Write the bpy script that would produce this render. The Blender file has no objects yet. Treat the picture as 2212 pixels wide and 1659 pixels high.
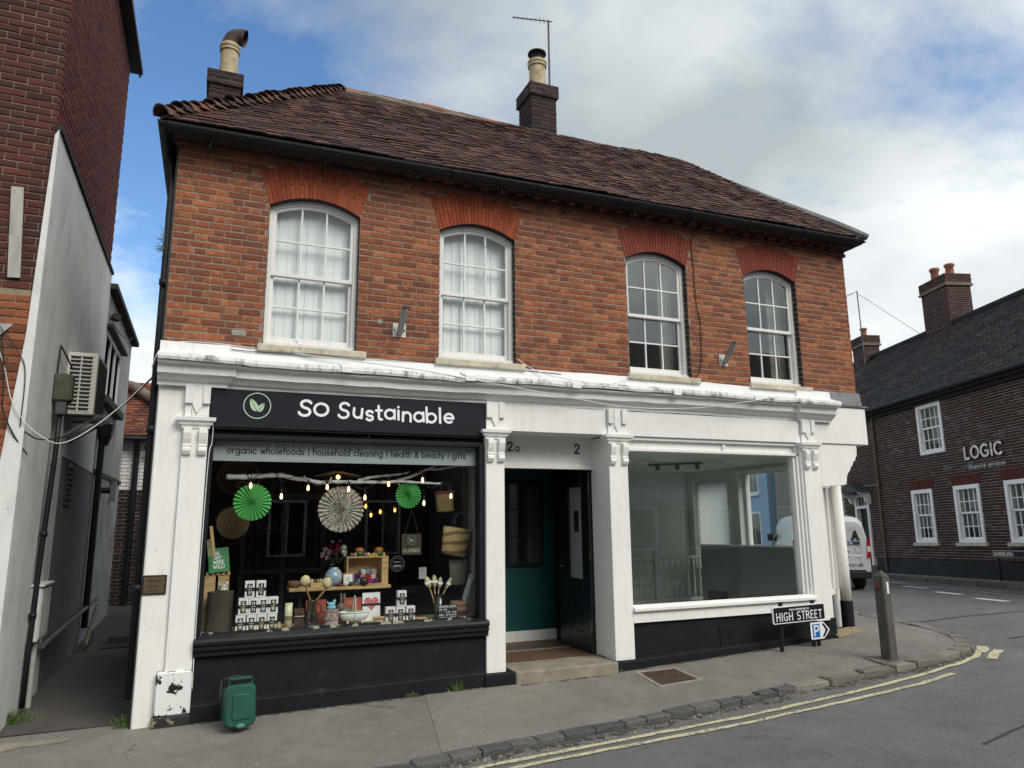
import bpy, bmesh, math, random
import numpy as np
from mathutils import Matrix, Vector, Euler
R = math.radians
rng = random.Random(7)
scene = bpy.context.scene
COL = scene.collection

# ------------------------------------------------------------------ camera
cam_d = bpy.data.cameras.new('camera'); cam_o = bpy.data.objects.new('camera', cam_d); COL.objects.link(cam_o)
CAM = Vector((0.526, -7.732, 1.828))
YAW, PIT, ROL = 0.39631, 0.18675, -0.00957
fw = Vector((math.sin(YAW)*math.cos(PIT), math.cos(YAW)*math.cos(PIT), math.sin(PIT)))
rt = Vector((math.cos(YAW), -math.sin(YAW), 0)); up = rt.cross(fw)
r2 = rt*math.cos(ROL) + up*math.sin(ROL); u2 = -rt*math.sin(ROL) + up*math.cos(ROL)
cam_o.matrix_world = Matrix(((r2.x, u2.x, -fw.x, CAM.x), (r2.y, u2.y, -fw.y, CAM.y), (r2.z, u2.z, -fw.z, CAM.z), (0, 0, 0, 1)))
cam_d.sensor_width = 36; cam_d.lens = 1547.8/2212*36; cam_d.clip_end = 2000; cam_d.clip_start = .05
scene.camera = cam_o

# ------------------------------------------------------------------ sky, sun, exposure
SUN_EL, SUN_AZ = R(42), R(157)            # azimuth clockwise from +Y: the light comes from the front right
world = bpy.data.worlds.new('World'); scene.world = world; world.use_nodes = True
nt = world.node_tree; nt.nodes.clear()
def wn(t, **k):
    n = nt.nodes.new(t)
    for a, b in k.items(): setattr(n, a, b)
    return n
def wl(a, b): nt.links.new(a, b)
def wmath(op, a, b=None, c=None, clamp=False):
    n = wn('ShaderNodeMath', operation=op); n.use_clamp = clamp
    for i, q in enumerate((a, b, c)):
        if q is None: continue
        if isinstance(q, (int, float)): n.inputs[i].default_value = q
        else: wl(q, n.inputs[i])
    return n.outputs[0]
sky = wn('ShaderNodeTexSky', sky_type='NISHITA'); sky.sun_disc = False
sky.sun_elevation = SUN_EL; sky.sun_rotation = SUN_AZ; sky.air_density = 1.0; sky.dust_density = .2; sky.ozone_density = 2.2
tc = wn('ShaderNodeTexCoord'); sx = wn('ShaderNodeSeparateXYZ'); wl(tc.outputs['Generated'], sx.inputs[0])
zz = wmath('ADD', wmath('MAXIMUM', sx.outputs[2], 0.0), .32)
px_ = wmath('DIVIDE', sx.outputs[0], zz); py_ = wmath('DIVIDE', sx.outputs[1], zz)
cb = wn('ShaderNodeCombineXYZ'); wl(px_, cb.inputs[0]); wl(py_, cb.inputs[1]); cb.inputs[2].default_value = .7
n1 = wn('ShaderNodeTexNoise'); n1.inputs['Scale'].default_value = 1.25; n1.inputs['Detail'].default_value = 9; n1.inputs['Roughness'].default_value = .62; n1.inputs['Distortion'].default_value = .3
mp = wn('ShaderNodeMapping'); mp.inputs['Location'].default_value = (12.3, 4.4, 0); mp.inputs['Rotation'].default_value = (0, 0, R(35)); mp.inputs['Scale'].default_value = (.8, 1.15, 1)
wl(cb.outputs[0], mp.inputs[0]); wl(mp.outputs[0], n1.inputs['Vector'])
n2 = wn('ShaderNodeTexNoise'); n2.inputs['Scale'].default_value = 1.05; n2.inputs['Detail'].default_value = 5; n2.inputs['Roughness'].default_value = .5
mp2 = wn('ShaderNodeMapping'); mp2.inputs['Location'].default_value = (-5.3, 8.2, 2); wl(cb.outputs[0], mp2.inputs[0]); wl(mp2.outputs[0], n2.inputs['Vector'])
# a broken band runs overhead from north to south; cloud closes in to the east and west
bank = wmath('MULTIPLY_ADD', wmath('ABSOLUTE', wmath('ADD', sx.outputs[0], .06)), .42, -.11)
low = wmath('MULTIPLY', wmath('SUBTRACT', .30, sx.outputs[2], clamp=True), 1.1)      # haze and cloud thicken towards the horizon
south = wmath('MULTIPLY', wmath('MAXIMUM', wmath('MULTIPLY', sx.outputs[1], -1.), 0.), .45)      # the cloud that veils the sun
cov = wmath('ADD', wmath('ADD', wmath('ADD', n1.outputs['Fac'], bank), low), south)
rm = wn('ShaderNodeValToRGB'); wl(cov, rm.inputs[0]); rm.color_ramp.elements[0].position = .445; rm.color_ramp.elements[1].position = .66
rc = wn('ShaderNodeValToRGB'); wl(n2.outputs['Fac'], rc.inputs[0])
rc.color_ramp.elements[0].position = .37; rc.color_ramp.elements[0].color = (2.7, 3.0, 3.15, 1)
rc.color_ramp.elements[1].position = .66; rc.color_ramp.elements[1].color = (6.3, 6.55, 6.55, 1)
mx = wn('ShaderNodeMixRGB'); wl(rm.outputs[0], mx.inputs[0]); hs = wn('ShaderNodeHueSaturation'); hs.inputs['Saturation'].default_value = 1.15; hs.inputs['Value'].default_value = 1.05; wl(sky.outputs[0], hs.inputs['Color']); wl(hs.outputs[0], mx.inputs[1]); wl(rc.outputs[0], mx.inputs[2])
bg = wn('ShaderNodeBackground'); bg.inputs[1].default_value = .1; wl(mx.outputs[0], bg.inputs[0])
wo = wn('ShaderNodeOutputWorld'); wl(bg.outputs[0], wo.inputs[0])

sd = bpy.data.lights.new('sun', 'SUN'); sd.energy = 1.5; sd.angle = R(32); sd.color = (1, .945, .865)
so = bpy.data.objects.new('sun', sd); COL.objects.link(so)
sdir = Vector((math.sin(SUN_AZ)*math.cos(SUN_EL), math.cos(SUN_AZ)*math.cos(SUN_EL), math.sin(SUN_EL)))
so.rotation_euler = (-sdir).to_track_quat('-Z', 'Y').to_euler(); so.location = (5, -20, 25)
vs = scene.view_settings; vs.view_transform = 'Standard'; vs.look = 'None'; vs.exposure = .86; vs.gamma = 1; vs.use_curve_mapping = False
scene.cycles.max_bounces = 8; scene.cycles.transparent_max_bounces = 16; scene.cycles.use_denoising = True
scene.cycles.sample_clamp_indirect = 4

# ------------------------------------------------------------------ helpers
WM = {}
def link(o, parent=None, world=None):
    COL.objects.link(o)
    world = world or Matrix.Identity(4)
    if parent is not None:
        o.parent = parent; o.matrix_parent_inverse = WM[parent.name].inverted()
    o.matrix_basis = world; WM[o.name] = world.copy()
    return o
def tag(o, label=None, cat=None, group=None, kind=None):
    if label: o['label'] = label
    if cat: o['category'] = cat
    if group: o['group'] = group
    if kind: o['kind'] = kind
    return o
def thing(name, label, cat, loc=(0, 0, 0), group=None):
    o = bpy.data.objects.new(name, None); o.empty_display_size = .1
    link(o, None, Matrix.Translation(loc)); return tag(o, label, cat, group)
def mesh(name, v, f, mat, smooth=False, fix=True):
    me = bpy.data.meshes.new(name); me.from_pydata([tuple(p) for p in v], [], f)
    if fix and len(f) < 30000:
        bm = bmesh.new(); bm.from_mesh(me); bmesh.ops.recalc_face_normals(bm, faces=bm.faces); bm.to_mesh(me); bm.free()
    if smooth: me.polygons.foreach_set('use_smooth', [True]*len(me.polygons))
    if mat: me.materials.append(mat)
    return me
class MB:
    def __init__(s): s.v = []; s.f = []
    def add(s, v, f):
        b = len(s.v); s.v += [tuple(p) for p in v]; s.f += [tuple(i+b for i in q) for q in f]; return s
    def box(s, x0, x1, y0, y1, z0, z1):
        return s.add([(x0,y0,z0),(x1,y0,z0),(x1,y1,z0),(x0,y1,z0),(x0,y0,z1),(x1,y0,z1),(x1,y1,z1),(x0,y1,z1)],
                     [(0,3,2,1),(4,5,6,7),(0,1,5,4),(1,2,6,5),(2,3,7,6),(3,0,4,7)])
    def obox(s, m, sx, sy, sz):            # box centred on matrix m
        t = MB().box(-sx/2, sx/2, -sy/2, sy/2, -sz/2, sz/2)
        return s.add([m @ Vector(p) for p in t.v], t.f)
    def quad(s, a, b, c, d): return s.add([a, b, c, d], [(0,1,2,3)])
    def poly(s, pts, vec):                 # extrude a planar polygon by vec
        n = len(pts); vec = Vector(vec); p = [Vector(q) for q in pts]
        return s.add(p + [q+vec for q in p], [tuple(range(n)), tuple(range(2*n-1, n-1, -1))] + [(i, (i+1) % n, (i+1) % n+n, i+n) for i in range(n)])
    def beam(s, a, b, wx, wz, upv=(0, 0, 1)):
        a = Vector(a); b = Vector(b); d = (b-a).normalized(); sd_ = d.cross(Vector(upv))
        if sd_.length < 1e-4: sd_ = d.cross(Vector((0, 1, 0)))
        sd_.normalize(); u = sd_.cross(d)
        q = [sd_*(i*wx/2)+u*(j*wz/2) for i, j in ((-1,-1),(1,-1),(1,1),(-1,1))]
        return s.add([a+k for k in q]+[b+k for k in q], [(0,3,2,1),(4,5,6,7),(0,1,5,4),(1,2,6,5),(2,3,7,6),(3,0,4,7)])
    def tube(s, pts, r, n=8, cap=True):
        pts = [Vector(p) for p in pts]; m = len(pts); rr = r if isinstance(r, (list, tuple)) else [r]*m
        v = []; ref = None
        for i, p in enumerate(pts):
            d = (pts[min(i+1, m-1)]-pts[max(i-1, 0)]).normalized()
            if ref is None: ref = d.cross(Vector((0, 0, 1)) if abs(d.z) < .9 else Vector((1, 0, 0))).normalized()
            a = (ref - d*ref.dot(d)).normalized(); ref = a; b = d.cross(a)
            v += [p + (a*math.cos(2*math.pi*k/n)+b*math.sin(2*math.pi*k/n))*rr[i] for k in range(n)]
        f = [(i*n+k, i*n+(k+1) % n, (i+1)*n+(k+1) % n, (i+1)*n+k) for i in range(m-1) for k in range(n)]
        if cap: f += [tuple(range(n-1, -1, -1)), tuple((m-1)*n+k for k in range(n))]
        return s.add(v, f)
    def lathe(s, prof, c, n=16, sx=1, sy=1):
        m = len(prof); v = [(c[0]+r*sx*math.cos(2*math.pi*k/n), c[1]+r*sy*math.sin(2*math.pi*k/n), c[2]+z) for r, z in prof for k in range(n)]
        f = [(i*n+k, i*n+(k+1) % n, (i+1)*n+(k+1) % n, (i+1)*n+k) for i in range(m-1) for k in range(n)]
        f += [tuple(range(n-1, -1, -1)), tuple((m-1)*n+k for k in range(n))]
        return s.add(v, f)
    def ball(s, c, r, n=12, m=8):
        if isinstance(r, (int, float)): r = (r, r, r)
        v = [(c[0], c[1], c[2]-r[2])]
        for i in range(1, m):
            t = math.pi*i/m - math.pi/2
            v += [(c[0]+r[0]*math.cos(t)*math.cos(2*math.pi*k/n), c[1]+r[1]*math.cos(t)*math.sin(2*math.pi*k/n), c[2]+r[2]*math.sin(t)) for k in range(n)]
        v.append((c[0], c[1], c[2]+r[2])); e = len(v)-1
        f = [(0, 1+(k+1) % n, 1+k) for k in range(n)]
        f += [(1+i*n+k, 1+i*n+(k+1) % n, 1+(i+1)*n+(k+1) % n, 1+(i+1)*n+k) for i in range(m-2) for k in range(n)]
        f += [(e, 1+(m-2)*n+k, 1+(m-2)*n+(k+1) % n) for k in range(n)]
        return s.add(v, f)
    def sweep(s, prof, path, closed=False):    # prof: [(out,up)] swept along horizontal path [(x,y)] with miters; 'out' is to the right of travel
        n = len(prof); v = []; m = len(path)
        P = [Vector((p[0], p[1])) for p in path]; Zs = [(p[2] if len(p) > 2 else 0) for p in path]
        for i in range(m):
            ds = []
            if i > 0: ds.append((P[i]-P[i-1]).normalized())
            if i < m-1: ds.append((P[i+1]-P[i]).normalized())
            ns = [Vector((d.y, -d.x)) for d in ds]; nn = sum(ns, Vector((0, 0))); nn.normalize(); k = 1/max(.3, nn.dot(ns[0]))
            v += [(P[i].x+nn.x*o*k, P[i].y+nn.y*o*k, Zs[i]+u) for o, u in prof]
        f = [(i*n+k, (i+1)*n+k, (i+1)*n+(k+1) % n, i*n+(k+1) % n) for i in range(m-1) for k in range(n)]
        f += [tuple(range(n)), tuple((m-1)*n+k for k in range(n-1, -1, -1))]
        return s.add(v, f)
    def xf(s, m): s.v = [tuple(m @ Vector(p)) for p in s.v]; return s
    def build(s, name, mat, parent=None, smooth=False, bev=0, label=None, cat=None, group=None, kind=None, seg=1, fix=True):
        a = np.array(s.v); lo = a.min(0); hi = a.max(0); c = Vector(((lo[0]+hi[0])/2, (lo[1]+hi[1])/2, lo[2]))
        me = mesh(name, [Vector(p)-c for p in s.v], s.f, mat, smooth, fix)
        o = bpy.data.objects.new(name, me); link(o, parent, Matrix.Translation(c)); tag(o, label, cat, group, kind)
        if bev:
            b = o.modifiers.new('bevel', 'BEVEL'); b.width = bev; b.segments = seg; b.limit_method = 'ANGLE'; b.angle_limit = R(40)
        return o
def copy_of(src, world, parent=None, label=None):
    o = src.copy(); o.parent = None
    link(o, parent, world)
    if label: o['label'] = label
    return o
def pieces(parent, name, tm, items, mat, n=300, stuff=None, near=True):
    """items: (template key, world matrix). The n nearest the camera become parts of their own, the rest one joined part."""
    if near: items = sorted(items, key=lambda q: (q[1].translation-CAM).length)
    mes = {}
    for key, m in items[:n]:
        if key not in mes: mes[key] = mesh(name, tm[key][0], tm[key][1], mat, fix=False)
        link(bpy.data.objects.new(name, mes[key]), parent, m)
    rest = items[n:]
    if not rest: return
    V = []; F = []; A = []; b = 0
    for key, m in rest:
        tv = np.array(tm[key][0]); M4 = np.array(m); V.append(tv @ M4[:3, :3].T + M4[:3, 3])
        F += [tuple(i+b for i in q) for q in tm[key][1]]; b += len(tv); A += [rng.random()]*len(tv)
    V = np.concatenate(V); me = bpy.data.meshes.new(stuff or name+'s'); me.from_pydata(V.tolist(), [], F)
    at = me.attributes.new('rnd', 'FLOAT', 'POINT'); at.data.foreach_set('value', A); me.materials.append(mat)
    o = bpy.data.objects.new(stuff or name+'s', me); link(o, parent); o['kind'] = 'stuff'; return o
def TRS(loc, scale=(1, 1, 1), rot=(0, 0, 0)):
    return Matrix.Translation(loc) @ Euler(rot).to_matrix().to_4x4() @ Matrix.Diagonal((*scale, 1))
# unit brick: x,z in 0..1, front at y=0 facing -Y with worn arrises, depth 1
def brick_tm(seed):
    g = random.Random(seed); e = .02; j = lambda a: g.uniform(-a, a)
    a = [(0,.3,0),(1,.3,0),(1,.3,1),(0,.3,1)]
    b = [(e*.5+j(.01),j(.03),.09+j(.03)),(1-e*.5+j(.01),j(.03),.09+j(.03)),(1-e*.5+j(.01),j(.03),.91+j(.03)),(e*.5+j(.01),j(.03),.91+j(.03)),(.5+j(.12),-.05+j(.09),.5+j(.1))]
    k = [(0,1,0),(1,1,0),(1,1,1),(0,1,1)]
    v = a+b+k
    f = [(0,1,5,4),(1,2,6,5),(2,3,7,6),(3,0,4,7),(4,5,8),(5,6,8),(6,7,8),(7,4,8)] + [(9,10,1,0),(10,11,2,1),(11,12,3,2),(12,9,0,3)]
    return v, f
BRT = {k: brick_tm(k) for k in range(6)}
BXT = {0: ([(0,0,0),(1,0,0),(1,0,1),(0,0,1),(0,1,0),(1,1,0),(1,1,1),(0,1,1)], [(0,1,2,3),(4,7,6,5),(0,4,5,1),(1,5,6,2),(2,6,7,3),(3,7,4,0)])}

# ------------------------------------------------------------------ materials
MATS = {}
def ramp(nt, fac, stops, interp='LINEAR'):
    n = nt.nodes.new('ShaderNodeValToRGB'); r = n.color_ramp; r.interpolation = interp
    while len(r.elements) < len(stops): r.elements.new(.5)
    for e, (p, c) in zip(r.elements, stops): e.position = p; e.color = (*c, 1) if len(c) == 3 else c
    nt.links.new(fac, n.inputs[0]); return n.outputs[0]
class NM:
    def __init__(s, name):
        s.m = bpy.data.materials.new(name); s.m.use_nodes = True; s.nt = s.m.node_tree; s.b = s.nt.nodes['Principled BSDF']
        g = s.nt.nodes.new('ShaderNodeNewGeometry'); s.pos = g.outputs['Position']; s.nrm = g.outputs['Normal']
    def L(s, a, b): s.nt.links.new(a, b)
    def noise(s, scale, detail=4, rough=.55, vec=None, stretch=None, dist=0):
        n = s.nt.nodes.new('ShaderNodeTexNoise'); n.inputs['Scale'].default_value = scale; n.inputs['Detail'].default_value = detail; n.inputs['Roughness'].default_value = rough; n.inputs['Distortion'].default_value = dist
        v = vec or s.pos
        if stretch:
            q = s.nt.nodes.new('ShaderNodeMapping'); q.inputs['Scale'].default_value = stretch; s.L(v, q.inputs[0]); v = q.outputs[0]
        s.L(v, n.inputs['Vector']); return n.outputs['Fac']
    def mix(s, f, a, b, mode='MIX'):
        n = s.nt.nodes.new('ShaderNodeMixRGB'); n.blend_type = mode
        for i, q in enumerate((f, a, b)):
            if isinstance(q, (int, float)): n.inputs[i].default_value = q if i == 0 else (q, q, q, 1)
            elif isinstance(q, tuple): n.inputs[i].default_value = (*q, 1)
            else: s.L(q, n.inputs[i])
        return n.outputs[0]
    def math(s, op, a, b=0., clamp=False):
        n = s.nt.nodes.new('ShaderNodeMath'); n.operation = op; n.use_clamp = clamp
        for i, q in enumerate((a, b)):
            if isinstance(q, (int, float)): n.inputs[i].default_value = q
            else: s.L(q, n.inputs[i])
        return n.outputs[0]
    def sep(s):
        n = s.nt.nodes.new('ShaderNodeSeparateXYZ'); s.L(s.pos, n.inputs[0]); return n.outputs
    def thr(s, f, a, b):
        return ramp(s.nt, f, [(a, (0, 0, 0)), (b, (1, 1, 1))])
    def rnd(s):
        a = s.nt.nodes.new('ShaderNodeAttribute'); a.attribute_name = 'rnd'; o = s.nt.nodes.new('ShaderNodeObjectInfo')
        return s.math('FRACT', s.math('ADD', a.outputs['Fac'], o.outputs['Random']))
    def bump(s, h, st=.3, d=.01):
        n = s.nt.nodes.new('ShaderNodeBump'); n.inputs['Strength'].default_value = st; n.inputs['Distance'].default_value = d
        s.L(h, n.inputs['Height']); s.L(n.outputs[0], s.b.inputs['Normal'])
    def col(s, c):
        if isinstance(c, tuple): s.b.inputs['Base Color'].default_value = (*c, 1)
        else: s.L(c, s.b.inputs['Base Color'])
    def rough(s, r):
        if isinstance(r, (int, float)): s.b.inputs['Roughness'].default_value = r
        else: s.L(r, s.b.inputs['Roughness'])
    def spec(s, v): s.b.inputs['Specular IOR Level'].default_value = v
def P(name, c, rough=.6, var=.18, scale=5, bump=.12, bscale=60, metal=0, spec=.4, dirt=None, stretch=None):
    if name in MATS: return MATS[name]
    q = NM(name); n = q.noise(scale, 5, .6, stretch=stretch)
    lo = tuple(x*(1-var) for x in c); hi = tuple(min(1, x*(1+var)) for x in c)
    cc = ramp(q.nt, n, [(.3, lo), (.7, hi)])
    if dirt:
        cc = q.mix(q.thr(q.noise(dirt[0], 6, .65), dirt[1], dirt[1]+dirt[3] if len(dirt) > 3 else dirt[1]+.12), cc, dirt[2])
    q.col(cc); q.rough(rough); q.spec(spec); q.b.inputs['Metallic'].default_value = metal
    if bump: q.bump(q.noise(bscale, 4, .6, stretch=stretch), bump, .004)
    MATS[name] = q.m; return q.m
def brickmat(name, stops, patch=(.42, .13, .05), pamt=.66, soot=(.05, .045, .04), samt=.63, dark=1.):
    q = NM(name); r = q.rnd(); big = q.noise(.85, 4, .6); c = ramp(q.nt, q.math('ADD', q.math('MULTIPLY', r, .8), q.math('MULTIPLY', q.math('SUBTRACT', big, .42), .9), True), stops)
    n = q.noise(14, 6, .7); c = q.mix(.35, c, ramp(q.nt, q.noise(60, 4, .7), [(.3, (.45, .45, .45)), (.75, (1.5, 1.4, 1.3))]), 'MULTIPLY')
    if patch: c = q.mix(q.thr(q.math('ADD', n, q.math('MULTIPLY', r, .12)), pamt, pamt+.05), c, patch)
    c = q.mix(q.math('MULTIPLY', q.thr(q.noise(2.2, 6, .62, stretch=(1.5, 1.5, .6)), samt, samt+.2), .55), c, soot)
    q.col(c); q.rough(.9); q.spec(.2)
    q.bump(q.math('ADD', q.noise(45, 6, .7), q.math('MULTIPLY', n, 1.4)), .7, .008)
    MATS[name] = q.m; return q.m
def glassmat(name, ior=1.5, tint=(.93, .96, .95), base=0.0, dirt=.0):
    q = NM(name); nt = q.nt; nt.nodes.remove(q.b)
    tr = nt.nodes.new('ShaderNodeBsdfTransparent'); tr.inputs[0].default_value = (*tint, 1)
    gl = nt.nodes.new('ShaderNodeBsdfGlossy'); gl.inputs['Roughness'].default_value = .005; gl.inputs[0].default_value = (.97, 1, .99, 1)
    dt = nt.nodes.new('ShaderNodeVectorMath'); dt.operation = 'DOT_PRODUCT'; ge = nt.nodes.new('ShaderNodeNewGeometry'); q.L(ge.outputs['Normal'], dt.inputs[0]); q.L(ge.outputs['Incoming'], dt.inputs[1])
    f0 = ((ior-1)/(ior+1))**2; om = q.math('SUBTRACT', 1, q.math('ABSOLUTE', dt.outputs['Value']), True)
    fac = q.math('ADD', q.math('MULTIPLY', q.math('POWER', om, 5), 1-f0), f0+base, True)      # Schlick, the same from both sides
    bp = nt.nodes.new('ShaderNodeBump'); bp.inputs['Strength'].default_value = .006; bp.inputs['Distance'].default_value = .01
    q.L(q.noise(1.7, 2, .4), bp.inputs['Height']); q.L(bp.outputs[0], gl.inputs['Normal'])
    mxs = nt.nodes.new('ShaderNodeMixShader'); q.L(fac, mxs.inputs[0]); q.L(tr.outputs[0], mxs.inputs[1]); q.L(gl.outputs[0], mxs.inputs[2])
    q.L(mxs.outputs[0], nt.nodes['Material Output'].inputs[0]); MATS[name] = q.m; return q.m
def emit(name, c, s):
    q = NM(name); q.b.inputs['Emission Color'].default_value = (*c, 1); q.b.inputs['Emission Strength'].default_value = s; q.col(c); MATS[name] = q.m; return q.m

def white_paint(name, c=(.74, .76, .77), flake=.71, mould=False, under=(.30, .28, .25)):
    q = NM(name); a = ramp(q.nt, q.noise(1.6, 5, .6), [(.3, tuple(x*.93 for x in c)), (.7, c)])
    st = q.noise(3, 6, .7, stretch=(6, 6, .7)); a = q.mix(q.math('MULTIPLY', q.thr(st, .5, .78), .34), a, (.45, .43, .38))
    fl = q.thr(q.noise(5.5, 7, .66), flake, flake+.012); a = q.mix(fl, a, under)
    if mould: a = q.mix(q.math('MULTIPLY', q.thr(q.noise(9, 8, .75, stretch=(1, 1, .6)), .50, .64), .85), a, (.075, .08, .055))
    q.col(a); q.rough(.62); q.spec(.3)
    q.bump(q.math('SUBTRACT', q.math('ADD', q.math('MULTIPLY', q.noise(9, 5, .6), .9), q.math('MULTIPLY', q.noise(70, 3, .5), .12)), q.math('MULTIPLY', fl, .5)), .35, .012)
    MATS[name] = q.m; return q.m

M_render = white_paint('white painted render', (.81, .805, .78), flake=.70)
M_white = white_paint('white painted timber', (.81, .81, .79), flake=.80)
M_cornice = white_paint('weathered white cornice paint', (.78, .78, .76), flake=.76, mould=True, under=(.42, .41, .38))
M_flash = white_paint('white painted lead flashing', (.79, .80, .81), flake=.78)
M_peel = white_paint('flaking white paint over black', (.76, .77, .76), flake=.545, under=(.012, .013, .015))
M_sash = white_paint('old white sash paint', (.76, .76, .74), flake=.68, under=(.33, .31, .28))
M_black = P('black shopfront paint', (.0075, .009, .0125), .48, .25, 3, .18, 18, spec=.3, dirt=(7, .70, (.028, .031, .036), .2))
M_plinth = P('black plinth paint', (.009, .0105, .013), .65, .3, 4, .3, 25, spec=.2, dirt=(5, .62, (.05, .047, .041), .2))
M_fascia = P('dark fascia paint', (.0085, .0115, .017), .6, .25, 2, .35, 9, spec=.22, stretch=(.4, 1, 3))
M_mortar = P('lime mortar', (.245, .205, .155), .95, .3, 9, .5, 90)
M_mortar2 = P('buff mortar', (.25, .205, .135), .95, .25, 9, .5, 90)
BR_MAIN = brickmat('red stock brick', [(0, (.15, .058, .039)), (.35, (.215, .077, .045)), (.7, (.285, .099, .052)), (.9, (.35, .125, .06)), (.965, (.43, .16, .074)), (1, (.21, .14, .095))], patch=(.43, .15, .065), pamt=.635, samt=.6)
BR_ARCH = brickmat('rubbed red brick', [(0, (.235, .052, .028)), (.5, (.30, .07, .034)), (1, (.36, .095, .042))], patch=None, samt=.68)
BR_ARCH2 = brickmat('painted red arch brick', [(0, (.185, .046, .033)), (1, (.24, .064, .042))], patch=None, samt=.72)
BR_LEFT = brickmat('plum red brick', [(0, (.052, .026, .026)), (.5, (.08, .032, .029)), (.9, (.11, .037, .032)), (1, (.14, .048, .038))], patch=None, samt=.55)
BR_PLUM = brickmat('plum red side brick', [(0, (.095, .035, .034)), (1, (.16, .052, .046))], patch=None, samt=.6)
BR_LOW = brickmat('old orange brick', [(0, (.15, .05, .03)), (.5, (.25, .085, .045)), (1, (.32, .13, .07))], samt=.56)
BR_CHIM = brickmat('sooty blue brick', [(0, (.028, .021, .022)), (.6, (.048, .031, .032)), (1, (.075, .042, .038))], patch=None, samt=.6)
BR_LOGIC = brickmat('dark red house brick', [(0, (.034, .019, .017)), (.55, (.058, .027, .023)), (.78, (.074, .033, .027)), (.86, (.072, .072, .075)), (1, (.12, .125, .127))], patch=None, samt=.6)
BR_LCH = brickmat('russet chimney brick', [(0, (.042, .022, .021)), (1, (.08, .036, .032))], patch=None, samt=.6)
M_mortar3 = P('grey mortar', (.27, .255, .23), .95, .3, 9, .4, 90)
def tilemat(name, stops, lich=(.2, .19, .16), lamt=.64):
    q = NM(name); r = q.rnd(); c = ramp(q.nt, r, stops)
    c = q.mix(.5, c, ramp(q.nt, q.noise(26, 5, .7), [(.3, (.5, .5, .5)), (.75, (1.45, 1.4, 1.35))]), 'MULTIPLY')
    c = q.mix(q.math('MULTIPLY', q.thr(q.noise(11, 7, .72), lamt, lamt+.1), .6), c, lich)
    q.col(c); q.rough(.88); q.spec(.25); q.bump(q.noise(50, 5, .65), .5, .006); MATS[name] = q.m; return q.m
T_MAIN = tilemat('old clay plain tile', [(0, (.048, .032, .031)), (.5, (.085, .05, .045)), (.8, (.12, .066, .054)), (.985, (.145, .078, .058)), (.995, (.24, .10, .06)), (1, (.28, .11, .065))])
T_BON = tilemat('mossy bonnet tile', [(0, (.05, .036, .033)), (.7, (.115, .064, .05)), (1, (.2, .09, .055))], lich=(.24, .23, .2), lamt=.6)
T_RIDGE = tilemat('clay ridge tile', [(0, (.14, .10, .075)), (.4, (.18, .115, .08)), (.7, (.26, .10, .055)), (1, (.32, .12, .06))], lamt=.6)
T_LOGIC = tilemat('dark plain tile', [(0, (.022, .024, .026)), (.6, (.036, .038, .04)), (.9, (.055, .05, .046)), (1, (.075, .055, .042))], lamt=.68)
T_REAR = tilemat('orange plain tile', [(0, (.07, .034, .028)), (.5, (.14, .055, .036)), (1, (.26, .085, .045))], lamt=.66)
M_gutter = P('black cast iron', (.009, .0105, .013), .5, .3, 6, .1, 40, spec=.3)
M_stone = P('cream stone sill', (.50, .46, .36), .85, .25, 6, .3, 50, dirt=(14, .56, (.17, .155, .11), .2))
M_step = P('worn sandstone step', (.24, .215, .165), .9, .3, 5, .4, 40, dirt=(6, .6, (.10, .095, .06), .2))
M_lead = P('lead sheet', (.16, .17, .185), .55, .25, 5, .25, 14, spec=.4)
M_glass = glassmat('shop glass', 1.5, (.90, .94, .93), .02); M_glass2 = glassmat('bare shop glass', 1.5, (.9, .95, .94), .05)
M_pane = glassmat('old sash glass', 1.75, (.84, .88, .88), .14)
M_paneb = glassmat('sash glass over blinds', 1.28, (.95, .97, .97), .0)
M_band = P('grey vinyl band', (.36, .395, .395), .35, .06, 2, 0)
M_letw = P('white lettering', (.80, .82, .84), .5, .04, 4, 0)
M_letk = P('black lettering', (.012, .014, .018), .5, .04, 4, 0)
M_letg = P('pale green lettering', (.42, .60, .40), .5, .05, 4, 0)
M_letgrey = P('slate grey lettering', (.055, .06, .075), .5, .05, 4, 0)
M_teal = P('teal wall paint', (.004, .062, .066), .5, .15, 1.5, .05, 30)
M_doorblk = P('black door paint', (.010, .012, .017), .3, .25, 3, .06, 20, spec=.5)
M_steel = P('galvanised steel', (.30, .31, .32), .45, .25, 12, .1, 40, metal=.7)
M_cable = P('white cable', (.62, .62, .6), .6, .2, 5, 0)
M_cablek = P('black cable', (.015, .015, .016), .6, .2, 5, 0)
M_pine = P('pale pine', (.50, .33, .16), .6, .25, 4, .12, 30, stretch=(1, 1, 9))
M_card = P('white card', (.80, .80, .79), .55, .04, 6, 0)
M_dark = P('dark interior paint', (.014, .016, .02), .7, .3, 2, .05, 20)
M_wicker = P('straw weave', (.36, .245, .115), .8, .35, 40, .7, 120)
M_wickerd = P('brown weave', (.13, .072, .035), .8, .4, 40, .7, 120)
M_brass = P('brass', (.28, .2, .09), .4, .2, 9, 0, metal=.8)
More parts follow.
